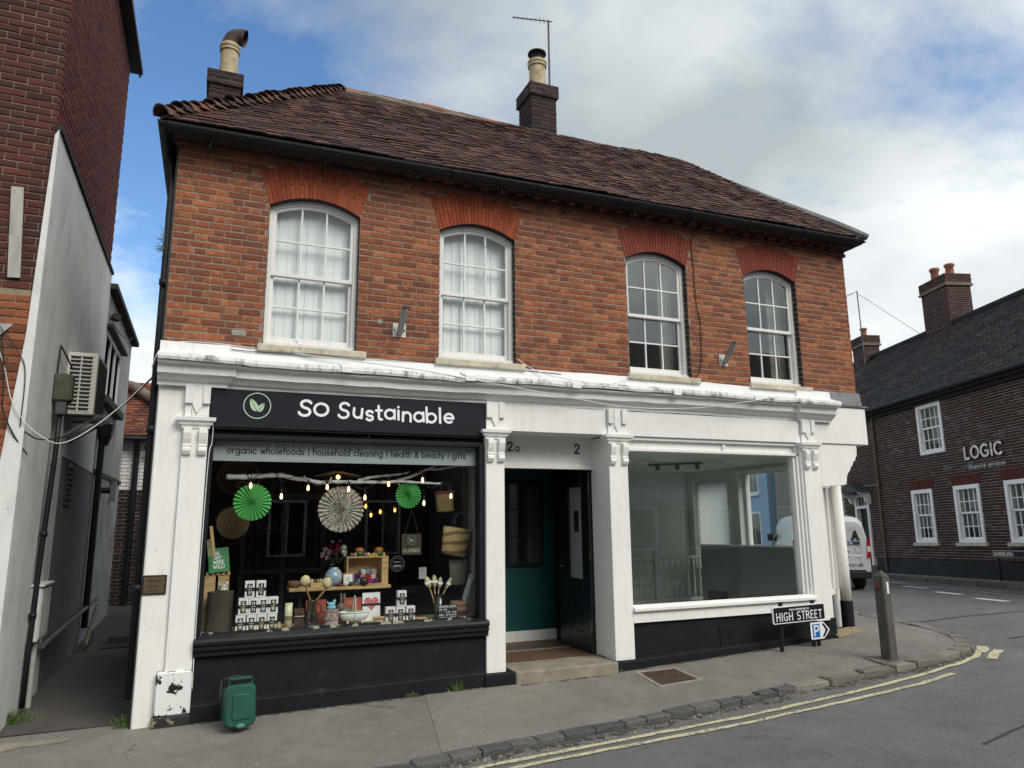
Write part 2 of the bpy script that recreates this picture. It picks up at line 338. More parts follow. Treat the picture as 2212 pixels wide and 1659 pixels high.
# ------------------------------------------------------------------ lettering (drawn strokes)
def arc(cx, cy, rx, ry, a0, a1, n=14): return [(cx+rx*math.cos(R(a0+(a1-a0)*i/n)), cy+ry*math.sin(R(a0+(a1-a0)*i/n))) for i in range(n+1)]
O_ = arc(.5, .5, .5, .5, 90, 450, 24)
GL = {  # x-height 1
 'a': (1.1, [arc(.5,.5,.5,.5,40,320,18), [(1,1),(1,0)], ]), 'b': (1.15, [[(0,1.7),(0,0)], O_]), 'c': (1., [arc(.5,.5,.5,.5,50,310,18)]),
 'd': (1.15, [[(1,1.7),(1,0)], O_]), 'e': (1.1, [[(.02,.5),(.98,.5)], arc(.5,.5,.5,.5,0,310,18)]), 'f': (.6, [arc(.45,1.35,.25,.3,50,180,8)+[(.2,0)], [(0,1),(.5,1)]]),
 'g': (1.15, [O_, [(1,1),(1,-.2)]+arc(.5,-.2,.5,.35,0,-140,10)]), 'h': (1., [[(0,1.7),(0,0)], arc(.42,.55,.42,.45,180,0,10)+[(.84,0)]]), 'i': (.25, [[(.05,1),(.05,0)], [(.05,1.4),(.05,1.42)]]),
 'k': (.9, [[(0,1.7),(0,0)], [(.7,1),(.05,.45),(.75,0)]]), 'l': (.25, [[(.05,1.7),(.05,0)]]), 'm': (1.5, [[(0,1),(0,0)], arc(.35,.6,.35,.4,180,0,8)+[(.7,0)], arc(1.05,.6,.35,.4,180,0,8)+[(1.4,0)]]),
 'n': (1., [[(0,1),(0,0)], arc(.42,.55,.42,.45,180,0,10)+[(.84,0)]]), 'o': (1.15, [O_]), 'r': (.6, [[(0,1),(0,0)], arc(.4,.5,.4,.48,180,75,8)]),
 's': (.8, [arc(.35,.74,.33,.26,30,270,10)+arc(.35,.24,.33,.26,90,-150,10)[1:]]), 't': (.65, [[(.28,1.5),(.28,.2)]+arc(.5,.2,.22,.2,180,290,6), [(0,1),(.6,1)]]),
 'p': (1.15, [[(0,1),(0,-.6)], O_]), 'u': (1.05, [[(0,1),(0,.45)]+arc(.42,.45,.42,.45,180,360,10), [(.84,1),(.84,0)]]), 'v': (.9, [[(0,1),(.4,0),(.8,1)]]), 'w': (1.35, [[(0,1),(.32,0),(.62,.85),(.92,0),(1.24,1)]]), 'y': (.95, [[(0,1),(.42,.05)], [(.84,1),(.25,-.5)]]),
 '&': (1.15, [[(1,.05),(.2,1.1)]+arc(.45,1.2,.25,.25,200,-20,8)+[(.1,.5)]+arc(.42,.32,.36,.32,160,330,8)+[(1,.7)]]), '|': (.3, [[(.1,1.5),(.1,-.1)]]), ' ': (.55, []),
 'S': (1.1, [arc(.5,1.15,.45,.4,40,265,12)+arc(.48,.37,.46,.38,85,-150,12)[1:]]), 'Q': (1.35, [arc(.62,.66,.62,.64,100,462,26)]), 'Z': (1.15, [arc(.55,1.17,.46,.40,25,250,12)+arc(.42,.36,.50,.42,75,-165,14)[1:]]), 'O': (1.35, [arc(.6,.75,.6,.75,90,450,26)]), 'C': (1.2, [arc(.6,.75,.6,.75,50,310,20)]), 'D': (1.2, [[(0,0),(0,1.5),(.35,1.5)]+arc(.35,.75,.68,.75,90,-90,16)+[(0,0)]]),
 'L': (.8, [[(0,1.5),(0,0),(.65,0)]]), 'E': (.9, [[(.7,1.5),(0,1.5),(0,0),(.7,0)], [(0,.78),(.6,.78)]]), 'H': (1.25, [[(0,0),(0,1.5)], [(1,0),(1,1.5)], [(0,.78),(1,.78)]]), 'I': (.3, [[(.08,0),(.08,1.5)]]),
 'G': (1.3, [arc(.62,.75,.6,.75,50,320,20)+[(1.1,.68),(.72,.68)]]), 'T': (1.1, [[(0,1.5),(1,1.5)], [(.5,1.5),(.5,0)]]), 'R': (1.1, [[(0,0),(0,1.5),(.4,1.5)]+arc(.4,1.13,.42,.37,90,-90,12)+[(0,.76)], [(.4,.76),(.95,0)]]),
 'P': (1.0, [[(0,0),(0,1.5),(.45,1.5)]+arc(.45,1.1,.42,.4,90,-90,12)+[(0,.7)]]), 'N': (1.2, [[(0,0),(0,1.5),(.95,0),(.95,1.5)]]), 'U': (1.15, [[(0,1.5),(0,.5)]+arc(.47,.5,.47,.5,180,360,12)+[(.94,1.5)]]), 'M': (1.4, [[(0,0),(.1,1.5),(.58,.4),(1.06,1.5),(1.16,0)]]),
 'W': (1.6, [[(0,1.5),(.35,0),(.7,1.2),(1.05,0),(1.4,1.5)]]), 'K': (1., [[(0,0),(0,1.5)], [(.85,1.5),(.05,.7),(.9,0)]]), 'Y': (1., [[(0,1.5),(.45,.75),(.45,0)], [(.45,.75),(.9,1.5)]]), 'F': (.85, [[(.7,1.5),(0,1.5),(0,0)], [(0,.78),(.6,.78)]]), 'A': (1.2, [[(0,0),(.5,1.5),(1,0)], [(.2,.5),(.8,.5)]]), 'B': (1.1, [[(0,0),(0,1.5),(.4,1.5)]+arc(.4,1.15,.38,.35,90,-90,10)+[(0,.8)], [(.4,.8)]+arc(.42,.4,.45,.4,90,-90,10)+[(0,0)]]), 'V': (1.1, [[(0,1.5),(.5,0),(1,1.5)]]), 'X': (1., [[(0,0),(.9,1.5)], [(0,1.5),(.9,0)]]),
 '2': (1.05, [arc(.45,1.08,.42,.42,170,-30,12)+[(.02,0),(.92,0)]]), '-': (.6, [[(.05,.7),(.45,.7)]]), '.': (.3, [[(.08,0),(.09,.02)]]), '9': (1., [arc(.42,1.05,.4,.45,0,360,16), [(.82,1.05),(.6,0)]]), '3': (1., [arc(.4,1.13,.38,.37,150,-90,10)+arc(.42,.38,.42,.38,90,-150,10)]), '0': (1.1, [arc(.45,.75,.42,.75,90,450,20)]), '5': (1., [[(.8,1.5),(.1,1.5),(.05,.85)]+arc(.4,.45,.42,.46,130,-150,10)]), '1': (.5, [[(0,1.2),(.22,1.5),(.22,0)]]), '8': (1., [arc(.42,1.12,.34,.38,90,450,14), arc(.42,.38,.42,.38,90,450,14)])}
SERIF = {'H': [(0,0),(0,1.5),(1,0),(1,1.5)], 'I': [(.08,0),(.08,1.5)], 'T': [(.5,0)], 'R': [(0,0),(0,1.5),(.95,0)], 'E': [(0,0),(0,1.5)], '2': [], 'N': [(0,0),(0,1.5),(.95,1.5)], 'L': [(0,0),(0,1.5)], 'F': [(0,0),(0,1.5)], 'A': [(0,0),(1,0)], 'a': [(1,0)]}
def text_w(t, sp=.22): return sum(GL[c][0]+sp for c in t)-sp
def strokes(g, t, org, U, V, h, wt, width=None, sp=.22, depth=.003, wob=0, serif=0, seed=1):
    """t drawn from org along U with up V; h = x-height in metres; wt = stroke width in metres; the face looks along U x V"""
    U = Vector(U).normalized(); V = Vector(V).normalized(); N = U.cross(V); org = Vector(org); gg = random.Random(seed)
    sxk = (width/(text_w(t, sp)*h)) if width else 1; x = 0; lift = 0
    for c in t:
        adv, pl = GL[c]; dy = gg.uniform(-wob, wob); ro = gg.uniform(-wob, wob)*.5
        polys = list(pl)
        if serif: polys = polys + [[(px-serif, py), (px+serif, py)] for px, py in SERIF.get(c, [])]
        split = []
        for k, pl_ in enumerate(polys):                     # break the stroke at sharp corners
            cur = [pl_[0]]
            for i in range(1, len(pl_)):
                cur.append(pl_[i])
                if i < len(pl_)-1:
                    a1 = math.atan2(pl_[i][1]-pl_[i-1][1], pl_[i][0]-pl_[i-1][0]); a2 = math.atan2(pl_[i+1][1]-pl_[i][1], pl_[i+1][0]-pl_[i][0])
                    if abs((a2-a1+math.pi) % (2*math.pi)-math.pi) > R(50): split.append((k, cur)); cur = [pl_[i]]
            split.append((k, cur))
        for k, pl_ in split:
            pts = [org + U*((x+px-py*ro)*h*sxk) + V*((py+dy+px*ro)*h) for px, py in pl_]
            w_ = wt*(.5 if serif and k >= len(pl) else 1)/2; lift = (lift+1) % 7; off = N*(depth+lift*.00025)
            v = []; f = []; n = len(pts)
            for i, p in enumerate(pts):
                d = pts[min(i+1, n-1)]-pts[max(i-1, 0)]
                d = d.normalized() if d.length > 1e-7 else U; s_ = N.cross(d)
                kk = 1.
                if 0 < i < n-1:
                    d1 = (pts[i]-pts[i-1]); 
                    if d1.length > 1e-7: kk = 1/max(.55, abs(d.dot(d1.normalized())))
                v += [p+off+s_*w_*kk, p+off-s_*w_*kk]
            f = [(2*i, 2*i+1, 2*i+3, 2*i+2) for i in range(n-1)]
            for e, (i, j) in ((0, (0, min(1, n-1))), (n-1, (n-1, max(n-2, 0)))):   # round ends
                d = (pts[i]-pts[j]); d = d.normalized() if d.length > 1e-7 else U; s_ = N.cross(d); b = len(v)
                v += [pts[i]+off*1.02+(s_*math.cos(a)+d*math.sin(a))*w_ for a in [math.pi*q/6 for q in range(7)]]; f.append(tuple(range(b, b+7)))
            g.add(v, f)
        x += adv+sp
    return g
def leaf_logo(g, gl, c, U, V, r):
    U = Vector(U); V = Vector(V); N = U.cross(V); c = Vector(c)
    ring = []; n = 40
    for i in range(n):
        a = 2*math.pi*i/n
        for q in (1., .93): ring.append(c+N*.004+(U*math.cos(a)+V*math.sin(a))*r*q)
    g.add(ring, [(2*i, 2*i+1, (2*i+3) % (2*n), (2*i+2) % (2*n)) for i in range(n)])
    for (bx, by, tx, ty, wd, lf) in ((.0, -.42, -.5, .52, .26, 0), (.08, -.46, .48, .22, .2, .001)):
        b = Vector((bx, by)); t = Vector((tx, ty)); d = t-b; p = Vector((-d.y, d.x)).normalized()
        for sg in (1, -1):
            pts = []
            for i in range(11):
                k = i/10; w_ = wd*math.sin(math.pi*k**.75)**.8*(1 if sg > 0 else .92)+.015; q = b+d*k+p*sg*w_
                pts.append(c+N*(.004+lf)+U*q.x*r+V*q.y*r)
            mid = [c+N*(.004+lf)+U*(b+d*(1-i/10)+p*sg*.018).x*r+V*(b+d*(1-i/10)+p*sg*.018).y*r for i in range(11)]
            g.add(pts+mid, [(i, i+1, 20-i, 21-i) for i in range(10)])
# ------------------------------------------------------------------ ground
WX = [(-60,-.2),(-8,-.06),(0,0),(3.4,.06),(5.2,.08),(6.5,.13),(8.4,.22),(9.6,.24),(12,.20),(16,.13),(25,.12),(90,.1)]
def wx(x): return float(np.interp(x, [a for a, b in WX], [b for a, b in WX]))
def pav(x, y): return wx(x) + (.02*y if y < 0 else (.02*y if x < 0 else -.004*y))
def road_z(x, y):
    a = wx(x)-.08+.015*min(max(-1.3-y, 0), 4)-(.004*max(y, 0)); b = .09-.024*(min(max(y, -2), 12)-4)
    t = min(max((x-11)/6, 0), 1); t = t*t*(3-2*t); return a*(1-t)+b*t
def asphalt(name, c, speck=.5, patch=.2, sc=1., crack=.62):
    q = NM(name); s1 = q.noise(210*sc, 3, .7); s2 = q.noise(75*sc, 4, .7); big = q.noise(.9, 5, .6); mid = q.noise(5, 6, .65)
    a = ramp(q.nt, s1, [(.36, tuple(x*(1-speck) for x in c)), (.5, c), (.66, tuple(x*(1+speck*1.5) for x in c))])
    a = q.mix(.6, a, ramp(q.nt, s2, [(.35, (.62, .62, .62)), (.65, (1.3, 1.3, 1.3))]), 'MULTIPLY')
    a = q.mix(patch*2, a, ramp(q.nt, big, [(.3, (.72, .72, .72)), (.7, (1.22, 1.2, 1.17))]), 'MULTIPLY')
    a = q.mix(patch, a, ramp(q.nt, mid, [(.35, (.6, .58, .56)), (.65, (1.25, 1.25, 1.25))]), 'MULTIPLY')
    vo = q.nt.nodes.new('ShaderNodeTexVoronoi'); vo.inputs['Scale'].default_value = 3.3; q.L(q.pos, vo.inputs['Vector'])          # trodden gum and spills
    a = q.mix(q.math('MULTIPLY', q.math('SUBTRACT', 1, q.thr(vo.outputs['Distance'], .045, .06)), q.thr(big, .47, .5)), a, tuple(x*1.5 for x in c))
    vc = q.nt.nodes.new('ShaderNodeTexVoronoi'); vc.feature = 'DISTANCE_TO_EDGE'; vc.inputs['Scale'].default_value = .55
    mv = q.nt.nodes.new('ShaderNodeVectorMath'); mv.operation = 'MULTIPLY_ADD'; nz = q.nt.nodes.new('ShaderNodeTexNoise'); nz.inputs['Scale'].default_value = 2.5; nz.inputs['Detail'].default_value = 5; q.L(q.pos, nz.inputs['Vector']); q.L(nz.outputs['Color'], mv.inputs[0]); mv.inputs[1].default_value = (.7, .7, 0); q.L(q.pos, mv.inputs[2]); q.L(mv.outputs[0], vc.inputs['Vector'])
    a = q.mix(q.math('MULTIPLY', q.math('SUBTRACT', 1, q.thr(vc.outputs['Distance'], .004, .010)), q.thr(q.noise(.7, 3, .5), crack, crack+.05)), a, tuple(x*.55 for x in c))
    q.col(a); q.rough(.86); q.spec(.3); q.bump(q.math('ADD', s2, q.math('MULTIPLY', s1, .5)), .55, .007); return q.m
M_road = asphalt('worn asphalt', (.148, .146, .141), .62, .28, crack=.54)
M_pav = asphalt('tarmac footway', (.20, .187, .169), .52, .3, sc=1.3)
M_pav2 = asphalt('newer tarmac footway', (.218, .203, .182), .45, .2, sc=1.3)
xs = [-60,-30,-15,-8,-6,-5,-4]+[-3.5+.5*k for k in range(48)]+[21,22,25,32,50,90]; ys = [-60,-30,-16,-12,-9,-7,-6]+[-5.3+.25*k for k in range(30)]+[2.5,3,3.5,4,4.5,5,5.5,6,6.5,7,8,10,12,16,24,40,80,150]
g = MB(); nx = len(xs)
g.v = [(x, y, road_z(x, y)) for y in ys for x in xs]; g.f = [(j*nx+i, j*nx+i+1, (j+1)*nx+i+1, (j+1)*nx+i) for j in range(len(ys)-1) for i in range(nx-1)]
g.build('road', M_road, kind='structure', smooth=True, fix=False, label='worn grey asphalt road in front of the shops')
KERB = [(-9,-3.3),(-5,-2.85),(-2,-2.5),(0,-2.22),(2.01,-1.98),(2.92,-1.88),(3.83,-1.79),(4.96,-1.64),(6.18,-1.54),(7.19,-1.51),(7.88,-1.51),(8.54,-1.46),(9.23,-1.27),(9.6,-1.03),(9.96,-.66),(10.24,-.11),(10.4,.42),(10.56,1.07),(10.72,1.7),(11.3,4),(12.6,8.5),(15.5,18.5)]
INNER = [(-9,.3),(-5,.3),(-2,.3),(0,.3),(2,.3),(2.9,.3),(3.8,.3),(4.95,.3),(6.2,.3),(7.2,.3),(7.9,.3),(8.3,.5),(8.5,.6),(8.7,.7),(8.9,.8),(9.0,1),(9.1,1.4),(9.2,2),(9.3,2.5),(9.6,4.5),(10.9,9),(13.5,19)]
g = MB(); N = 9
for (kx, ky), (ix, iy) in zip(KERB, INNER):
    for j in range(N+1):
        t = j/N; x = kx+(ix-kx)*t; y = ky+(iy-ky)*t; g.v.append((x, y, pav(x, y)))
for i in range(len(KERB)-1):
    for j in range(N): a = i*(N+1)+j; g.f.append((a, a+1, a+N+2, a+N+1))
pavement = g.build('pavement', M_pav, kind='structure', smooth=True, fix=False, label='tarmac pavement along the shopfronts')
WM['pavement'] = WM[pavement.name]
# a newer strip of tarmac laid over the footway, with a visible joint
g = MB(); pts = [(1.95,-1.87),(2.62,-.06)]
for x0, y0, x1, y1 in [(2.36,-1.83,2.72,-.06)]:
    rows = []
    for k in range(13):
        t = k/12; L = (x0+(x1-x0)*t, y0+(y1-y0)*t); Rr = (4.2, y0+.12+(y1-y0-.14)*t)
        rows.append([(L[0]+(Rr[0]-L[0])*j/6, L[1]+(Rr[1]-L[1])*j/6) for j in range(7)])
    g.v = [(x, y, pav(x, y)+.004) for r_ in rows for x, y in r_]; g.f = [(i*7+j, i*7+j+1, i*7+j+8, i*7+j+7) for i in range(12) for j in range(6)]
g.build('pavement_patch', M_pav2, pavement, smooth=True)
# alley floor
g = MB(); ay = [.2, 1, 2, 3, 4, 5, 6, 7, 8, 9, 10]
g.v = [(x, y, pav(-.5, y)+.003) for y in ay for x in (-1.3, -.5, .15)]; g.f = [(j*3+i, j*3+i+1, j*3+i+4, j*3+i+3) for j in range(len(ay)-1) for i in range(2)]
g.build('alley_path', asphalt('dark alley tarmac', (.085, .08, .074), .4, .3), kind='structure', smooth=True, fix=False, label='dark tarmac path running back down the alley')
g = MB()
for i in range(9):
    for j in range(16): g.obox(TRS((-.74+j*.034, 4.35+i*.11, pav(-.5, 4.4+i*.11)+.010), rot=(0, 0, R(45 if (i+j) % 2 else -45))), .035, .012, .006)
g.box(-.76, -.2, 4.28, 5.3, .085, .10)
g.build('manhole_cover', P('dark iron', (.03, .03, .03), .5, .3, 9, .2, 60), label='chequered iron cover in the dark alley floor', cat='manhole')

# kerb stones
def stone_tm(seed):
    gg = random.Random(seed); bm = bmesh.new(); bmesh.ops.create_cube(bm, size=1)
    bmesh.ops.bevel(bm, geom=bm.edges[:], offset=.055, segments=1, affect='EDGES', clamp_overlap=True)
    v = [(p.co.x+gg.uniform(-.045, .045), p.co.y+gg.uniform(-.06, .06), p.co.z+gg.uniform(-.07, .07)) for p in bm.verts]
    f = [tuple(q.index for q in p.verts) for p in bm.faces]; bm.free(); return v, f
STT = {k: stone_tm(20+k) for k in range(6)}
def kmat(name, a, b):
    q = NM(name); c = ramp(q.nt, q.rnd(), [(0, a), (1, b)]); c = q.mix(.6, c, ramp(q.nt, q.noise(28, 6, .7), [(.3, (.45, .45, .45)), (.72, (1.6, 1.58, 1.5))]), 'MULTIPLY')
    q.col(c); q.rough(.85); q.bump(q.noise(35, 6, .7), .8, .012); return q.m
K_d = kmat('dark kerb sett', (.07, .071, .075), (.125, .122, .118)); K_l = kmat('pale kerb stone', (.155, .135, .118), (.225, .205, .18))
its_d = []; its_l = []
seg = []; 
for (x0, y0), (x1, y1) in zip(KERB[2:-2], KERB[3:-1]): seg.append((x0, y0, x1, y1, math.hypot(x1-x0, y1-y0)))
tot = sum(s_[4] for s_ in seg)
def kpoint(d):
    for x0, y0, x1, y1, L in seg:
        if d <= L: t = d/L; return x0+(x1-x0)*t, y0+(y1-y0)*t, math.atan2(y1-y0, x1-x0)
        d -= L
    return x1, y1, math.atan2(y1-y0, x1-x0)
d = 0
while d < tot-.5:
    x, y, a = kpoint(d); pale = x > 6.1
    L = rng.uniform(.34, .52) if pale else rng.uniform(.24, .33)
    if x > 9: L = rng.uniform(.2, .34)
    xm, ym, a = kpoint(d+L/2); a += rng.uniform(-.03, .03)
    w_ = .13 if not pale else .17
    nxn, nyn = -math.sin(a), math.cos(a)
    z = pav(xm, ym)+.004+rng.uniform(-.008, .008)
    m = TRS((xm+nxn*(w_/2-.07), ym+nyn*(w_/2-.07), z-.075), (L+.004, w_, .165), (rng.uniform(-.04, .04), 0, a))
    (its_l if pale else its_d).append((rng.randrange(6), m)); d += L
pieces(pavement, 'kerb_stone', STT, its_d, K_d); pieces(pavement, 'kerb_stone', STT, its_l, K_l)
# litter and grit in the gutter
g = MB()
for k in range(420):
    dd = rng.uniform(3.5, tot*.62); x, y, a = kpoint(dd); o = -.12-abs(rng.gauss(0, .09)); x -= math.sin(a)*o*-1*-1; X_, Y_ = x+math.sin(a)*-o*-1, y+math.cos(a)*o
    s_ = rng.uniform(.004, .014)
    g.obox(TRS((X_, Y_, road_z(X_, Y_)+s_*.4), rot=(rng.random()*3, rng.random()*3, rng.random()*3)), s_*rng.uniform(.6, 2), s_, s_*.7)
for k in range(60):
    X_, Y_ = rng.uniform(-1, 9), rng.uniform(-1.8, -.05); s_ = rng.uniform(.004, .011)
    g.obox(TRS((X_, Y_, pav(X_, Y_)+s_*.4), rot=(0, 0, rng.random()*3)), s_*1.6, s_, s_*.7)
g.build('grit', P('pale grit', (.33, .29, .23), .9, .5, 40, 0), kind='stuff', fix=False, label='loose grit and scraps lying along the kerb', cat='grit')

# road markings
def paint(name, c, wear=.56):
    q = NM(name); n = q.noise(34, 7, .72); n2 = q.noise(6, 4, .6); q.col(q.mix(q.thr(q.math('ADD', q.math('MULTIPLY', n, .7), q.math('MULTIPLY', n2, .3)), wear, wear+.04), q.mix(.35, c, ramp(q.nt, q.noise(120, 3, .7), [(.3, (.5, .5, .5)), (.7, (1.3, 1.3, 1.3))]), 'MULTIPLY'), (.15, .148, .142)))
    q.rough(.8); q.bump(q.noise(75, 4, .7), .5, .006); return q.m
M_yel = paint('worn yellow road paint', (.60, .54, .34), .525); M_wht = paint('white road paint', (.72, .72, .70), .62)
def ribbon(pts, w, name, mat, label):
    g = MB(); P2 = [Vector(p) for p in pts]; out = []
    fine = []
    for a, b in zip(P2[:-1], P2[1:]):
        k = max(1, int((b-a).length/.12)); fine += [a+(b-a)*i/k for i in range(k)]
    fine.append(P2[-1])
    for i, p in enumerate(fine):
        t = (fine[min(i+1, len(fine)-1)]-fine[max(i-1, 0)]).normalized(); n = Vector((-t.y, t.x)); j1 = rng.uniform(-.008, .008); j2 = rng.uniform(-.008, .008)
        for sgn, j in ((-1, j1), (1, j2)):
            q = p+n*(sgn*w/2+j); g.v.append((q.x, q.y, road_z(q.x, q.y)+.008))
    g.f = [(2*i, 2*i+1, 2*i+3, 2*i+2) for i in range(len(fine)-1)]
    return g.build(name, mat, kind='structure', label=label, fix=False)
Y1 = [(-6,-3.3),(-2,-2.8),(1,-2.38),(2.72,-2.2),(3.62,-2.14),(4.62,-2.06),(5.77,-1.98),(7.03,-1.9),(7.85,-1.82),(8.54,-1.7),(9.1,-1.52),(9.5,-1.31)]
Y2 = [(-6,-3.5),(-2,-3.0),(1,-2.55),(2.94,-2.33),(3.56,-2.29),(4.48,-2.24),(5.6,-2.16),(6.81,-2.11),(7.45,-2.08),(8.1,-1.97)]
ribbon(Y1, .066, 'yellow_line', M_yel, 'worn yellow line on the road nearest the kerb')
ribbon(Y2, .066, 'yellow_line', M_yel, 'worn yellow line on the road farther from the kerb')
ribbon([(9.42,-1.36),(9.6,-1.27),(9.86,-1.08)], .13, 'yellow_line', M_yel, 'short yellow bar ending the line nearest the kerb'); ribbon([(9.13,-1.69),(9.45,-1.52),(9.8,-1.34)], .11, 'yellow_line', M_yel, 'detached yellow bar at the junction')
for a, b in [((18.15,7.3),(17.98,6.75)), ((17.16,6.05),(16.96,5.2)), ((16.22,4.42),(16.0,3.62)), ((15.5,2.95),(15.38,2.2)), ((14.9,1.5),(14.75,.8))]:
    ribbon([a, b], .2, 'white_dash', M_wht, 'white dash of the give way line across the side road mouth')
for a, b in [((10.9,.9),(10.78,.35)), ((11.35,2.3),(11.2,1.8))]: ribbon([a, b], .1, 'white_dash', M_wht, 'faded white dash on the road by the rounded kerb')
ribbon([(19.5,12),(17.9,6.5),(17.05,4.31),(16.5,2.56),(15.3,-1.2)], .07, 'yellow_line', M_yel, 'thin yellow line beside the far kerb'); 
M_seam = P('tar seam', (.05, .05, .05), .6, .3, 20, .3, 60)
for pts in ([(10.9,-.75),(12.2,-.62),(13.6,-.7),(15.2,-1.3)], [(11.2,.9),(12.6,1.15),(14.2,1.1),(15.0,.9)], [(6.2,-3.6),(8.4,-3.2),(10.6,-2.6),(12.4,-2.3)]):
    ribbon(pts, .03, 'tar_seam', M_seam, 'dark sealed trench joint running across the road')
# patched tarmac slab at the alley mouth
g = MB(); poly = [(-1.25,-.02),(-.98,-.05),(-.72,-.09),(-.46,-.13),(-.5,-.2),(-.8,-.2),(-1.0,-.3),(-1.3,-.34)]
g.poly([(x, y, pav(x, y)+.004) for x, y in poly], (0, 0, .012)); g.build('kerb_slab', M_step, pavement)
# inspection cover beside the doorway
c4 = [(5.18,-.19),(5.7,-.25),(5.63,-.87),(5.06,-.88)]
m = thing('manhole_cover', 'rusty chequered inspection cover in a concrete frame on the pavement', 'manhole', (5.4,-.55,pav(5.4,-.55)))
M_conc = P('concrete frame', (.27, .25, .22), .9, .2, 12, .4, 60); M_rust = P('rusty iron plate', (.085, .055, .04), .7, .4, 14, .3, 70)
cc = Vector((sum(p[0] for p in c4)/4, sum(p[1] for p in c4)/4)); C4 = [Vector(p) for p in c4]; I4 = [cc+(p-cc)*.86 for p in C4]
g = MB()
for i in range(4):
    q = [C4[i], C4[(i+1) % 4], I4[(i+1) % 4], I4[i]]; g.poly([(p.x, p.y, pav(p.x, p.y)+.002) for p in q], (0, 0, .008))
g.build('frame', M_conc, m); g = MB(); g.poly([(p.x, p.y, pav(p.x, p.y)-.001) for p in I4], (0, 0, .006))
for i in range(1, 13):
    for j in range(1, 15):
        u, v = i/13, j/15; p = (I4[0]*(1-u)+I4[1]*u)*(1-v)+(I4[3]*(1-u)+I4[2]*u)*v
        g.obox(TRS((p.x, p.y, pav(p.x, p.y)+.008), rot=(0, 0, R(50 if (i+j) % 2 else -40))), .034, .012, .007)
g.build('plate', M_rust, m)
# tufts of grass along the wall foot
def grass(cx, cy, n, r, h, label):
    g = MB(); gg = random.Random(int(cx*100))
    for k in range(n):
        a = gg.random()*6.28; x = cx+gg.gauss(0, r); y = cy-abs(gg.gauss(0, r*.5)); z = pav(x, y); hh = h*gg.uniform(.4, 1); w_ = .004; lx, ly = math.cos(a)*hh*.6, math.sin(a)*hh*.6
        g.add([(x-w_, y, z), (x+w_, y, z), (x+lx*.4+w_*.8, y+ly*.4, z+hh*.6), (x+lx*.4-w_*.8, y+ly*.4, z+hh*.6), (x+lx, y+ly, z+hh)], [(0,1,2,3), (3,2,4)])
    return g.build('grass_tuft', P('weed green', (.055, .105, .022), .6, .35, 30, 0), label=label, cat='grass', group='weeds at the foot of the shopfront', fix=False)
grass(3.05, -.08, 110, .035, .13, 'largest tuft of grass at the foot of the black stallriser')
grass(2.58, -.09, 40, .03, .06, 'small tuft of grass at the pavement joint under the stallriser')
grass(5.0, -.12, 26, .03, .06, 'small tuft of grass beside the stone step')
grass(-.08, .1, 60, .04, .12, 'tuft of weeds at the foot of the alley corner')
grass(-1.08, .65, 120, .09, .15, 'leafy weeds growing along the foot of the alley wall')

# line of dirt and moss gathered at the foot of the shopfront
q = NM('dirt line'); tr_ = q.nt.nodes.new('ShaderNodeBsdfTransparent'); ms_ = q.nt.nodes.new('ShaderNodeMixShader'); q.col(ramp(q.nt, q.noise(40, 5, .7), [(.3, (.045, .038, .028)), (.6, (.08, .07, .05)), (.75, (.06, .075, .03))])); q.rough(.95)
q.L(q.thr(q.noise(14, 7, .72), .47, .56), ms_.inputs[0]); q.L(tr_.outputs[0], ms_.inputs[1]); q.L(q.b.outputs[0], ms_.inputs[2]); q.L(ms_.outputs[0], q.nt.nodes['Material Output'].inputs[0])
def dirt_strip(pts, w):
    g = MB(); gg = random.Random(2)
    for x, y in pts:
        for o in (0, -w*gg.uniform(.5, 1.2)): g.v.append((x, y+o, pav(x, y+o)+.005))
    g.f = [(2*i, 2*i+1, 2*i+3, 2*i+2) for i in range(len(pts)-1)]; g.build('dirt_line', q.m, pavement, fix=False)
dirt_strip([(.5+k*.12, -.08) for k in range(25)], .06); dirt_strip([(5.3+k*.12, -.07) for k in range(26)], .06); dirt_strip([(3.74+k*.1, -.155) for k in range(13)], .05)
def gutter_dirt(o0, o1):
    g = MB(); pts = [(p[0], p[1]) for p in KERB[2:14]]; fine = []
    for (x0, y0), (x1, y1) in zip(pts[:-1], pts[1:]): fine += [(x0+(x1-x0)*k/10, y0+(y1-y0)*k/10) for k in range(10)]
    for x, y in fine:
        for o in (o0, o1*rng.uniform(.6, 1.3)): g.v.append((x, y-o, road_z(x, y-o)+.005))
    g.f = [(2*i, 2*i+1, 2*i+3, 2*i+2) for i in range(len(fine)-1)]; g.build('gutter_dirt', q.m, pavement, fix=False)
gutter_dirt(.05, .2)
# ------------------------------------------------------------------ the corner shop building
BLD = thing('corner_shop_building', 'two storey red brick corner building with tiled hip roof and two white shopfronts', 'building', (4.6, 2, 0))
WIN = [(.93, 1.91), (2.85, 3.82), (5.41, 6.37), (7.36, 8.32)]; ZB, ZS, ZA, ZT = 3.66, 5.22, 5.36, 5.75
BW = 9.32
def zin(x, w): xc = (w[0]+w[1])/2; h = (w[1]-w[0])/2; return ZS+(ZA-ZS)*(1-((x-xc)/h)**2)
g = MB(); edges = [0]+[e for w in WIN for e in w]+[BW]
for i in range(0, 10, 2): g.box(edges[i], edges[i+1], .0065, .26, 3.2, 5.86)
for w in WIN:
    g.box(w[0], w[1], .0065, .26, 3.2, ZB)
    xsn = [w[0]+(w[1]-w[0])*k/12 for k in range(13)]
    for a, b in zip(xsn[:-1], xsn[1:]): g.poly([(a, .0065, zin(a, w)), (b, .0065, zin(b, w)), (b, .0065, 5.86), (a, .0065, 5.86)], (0, .25, 0))
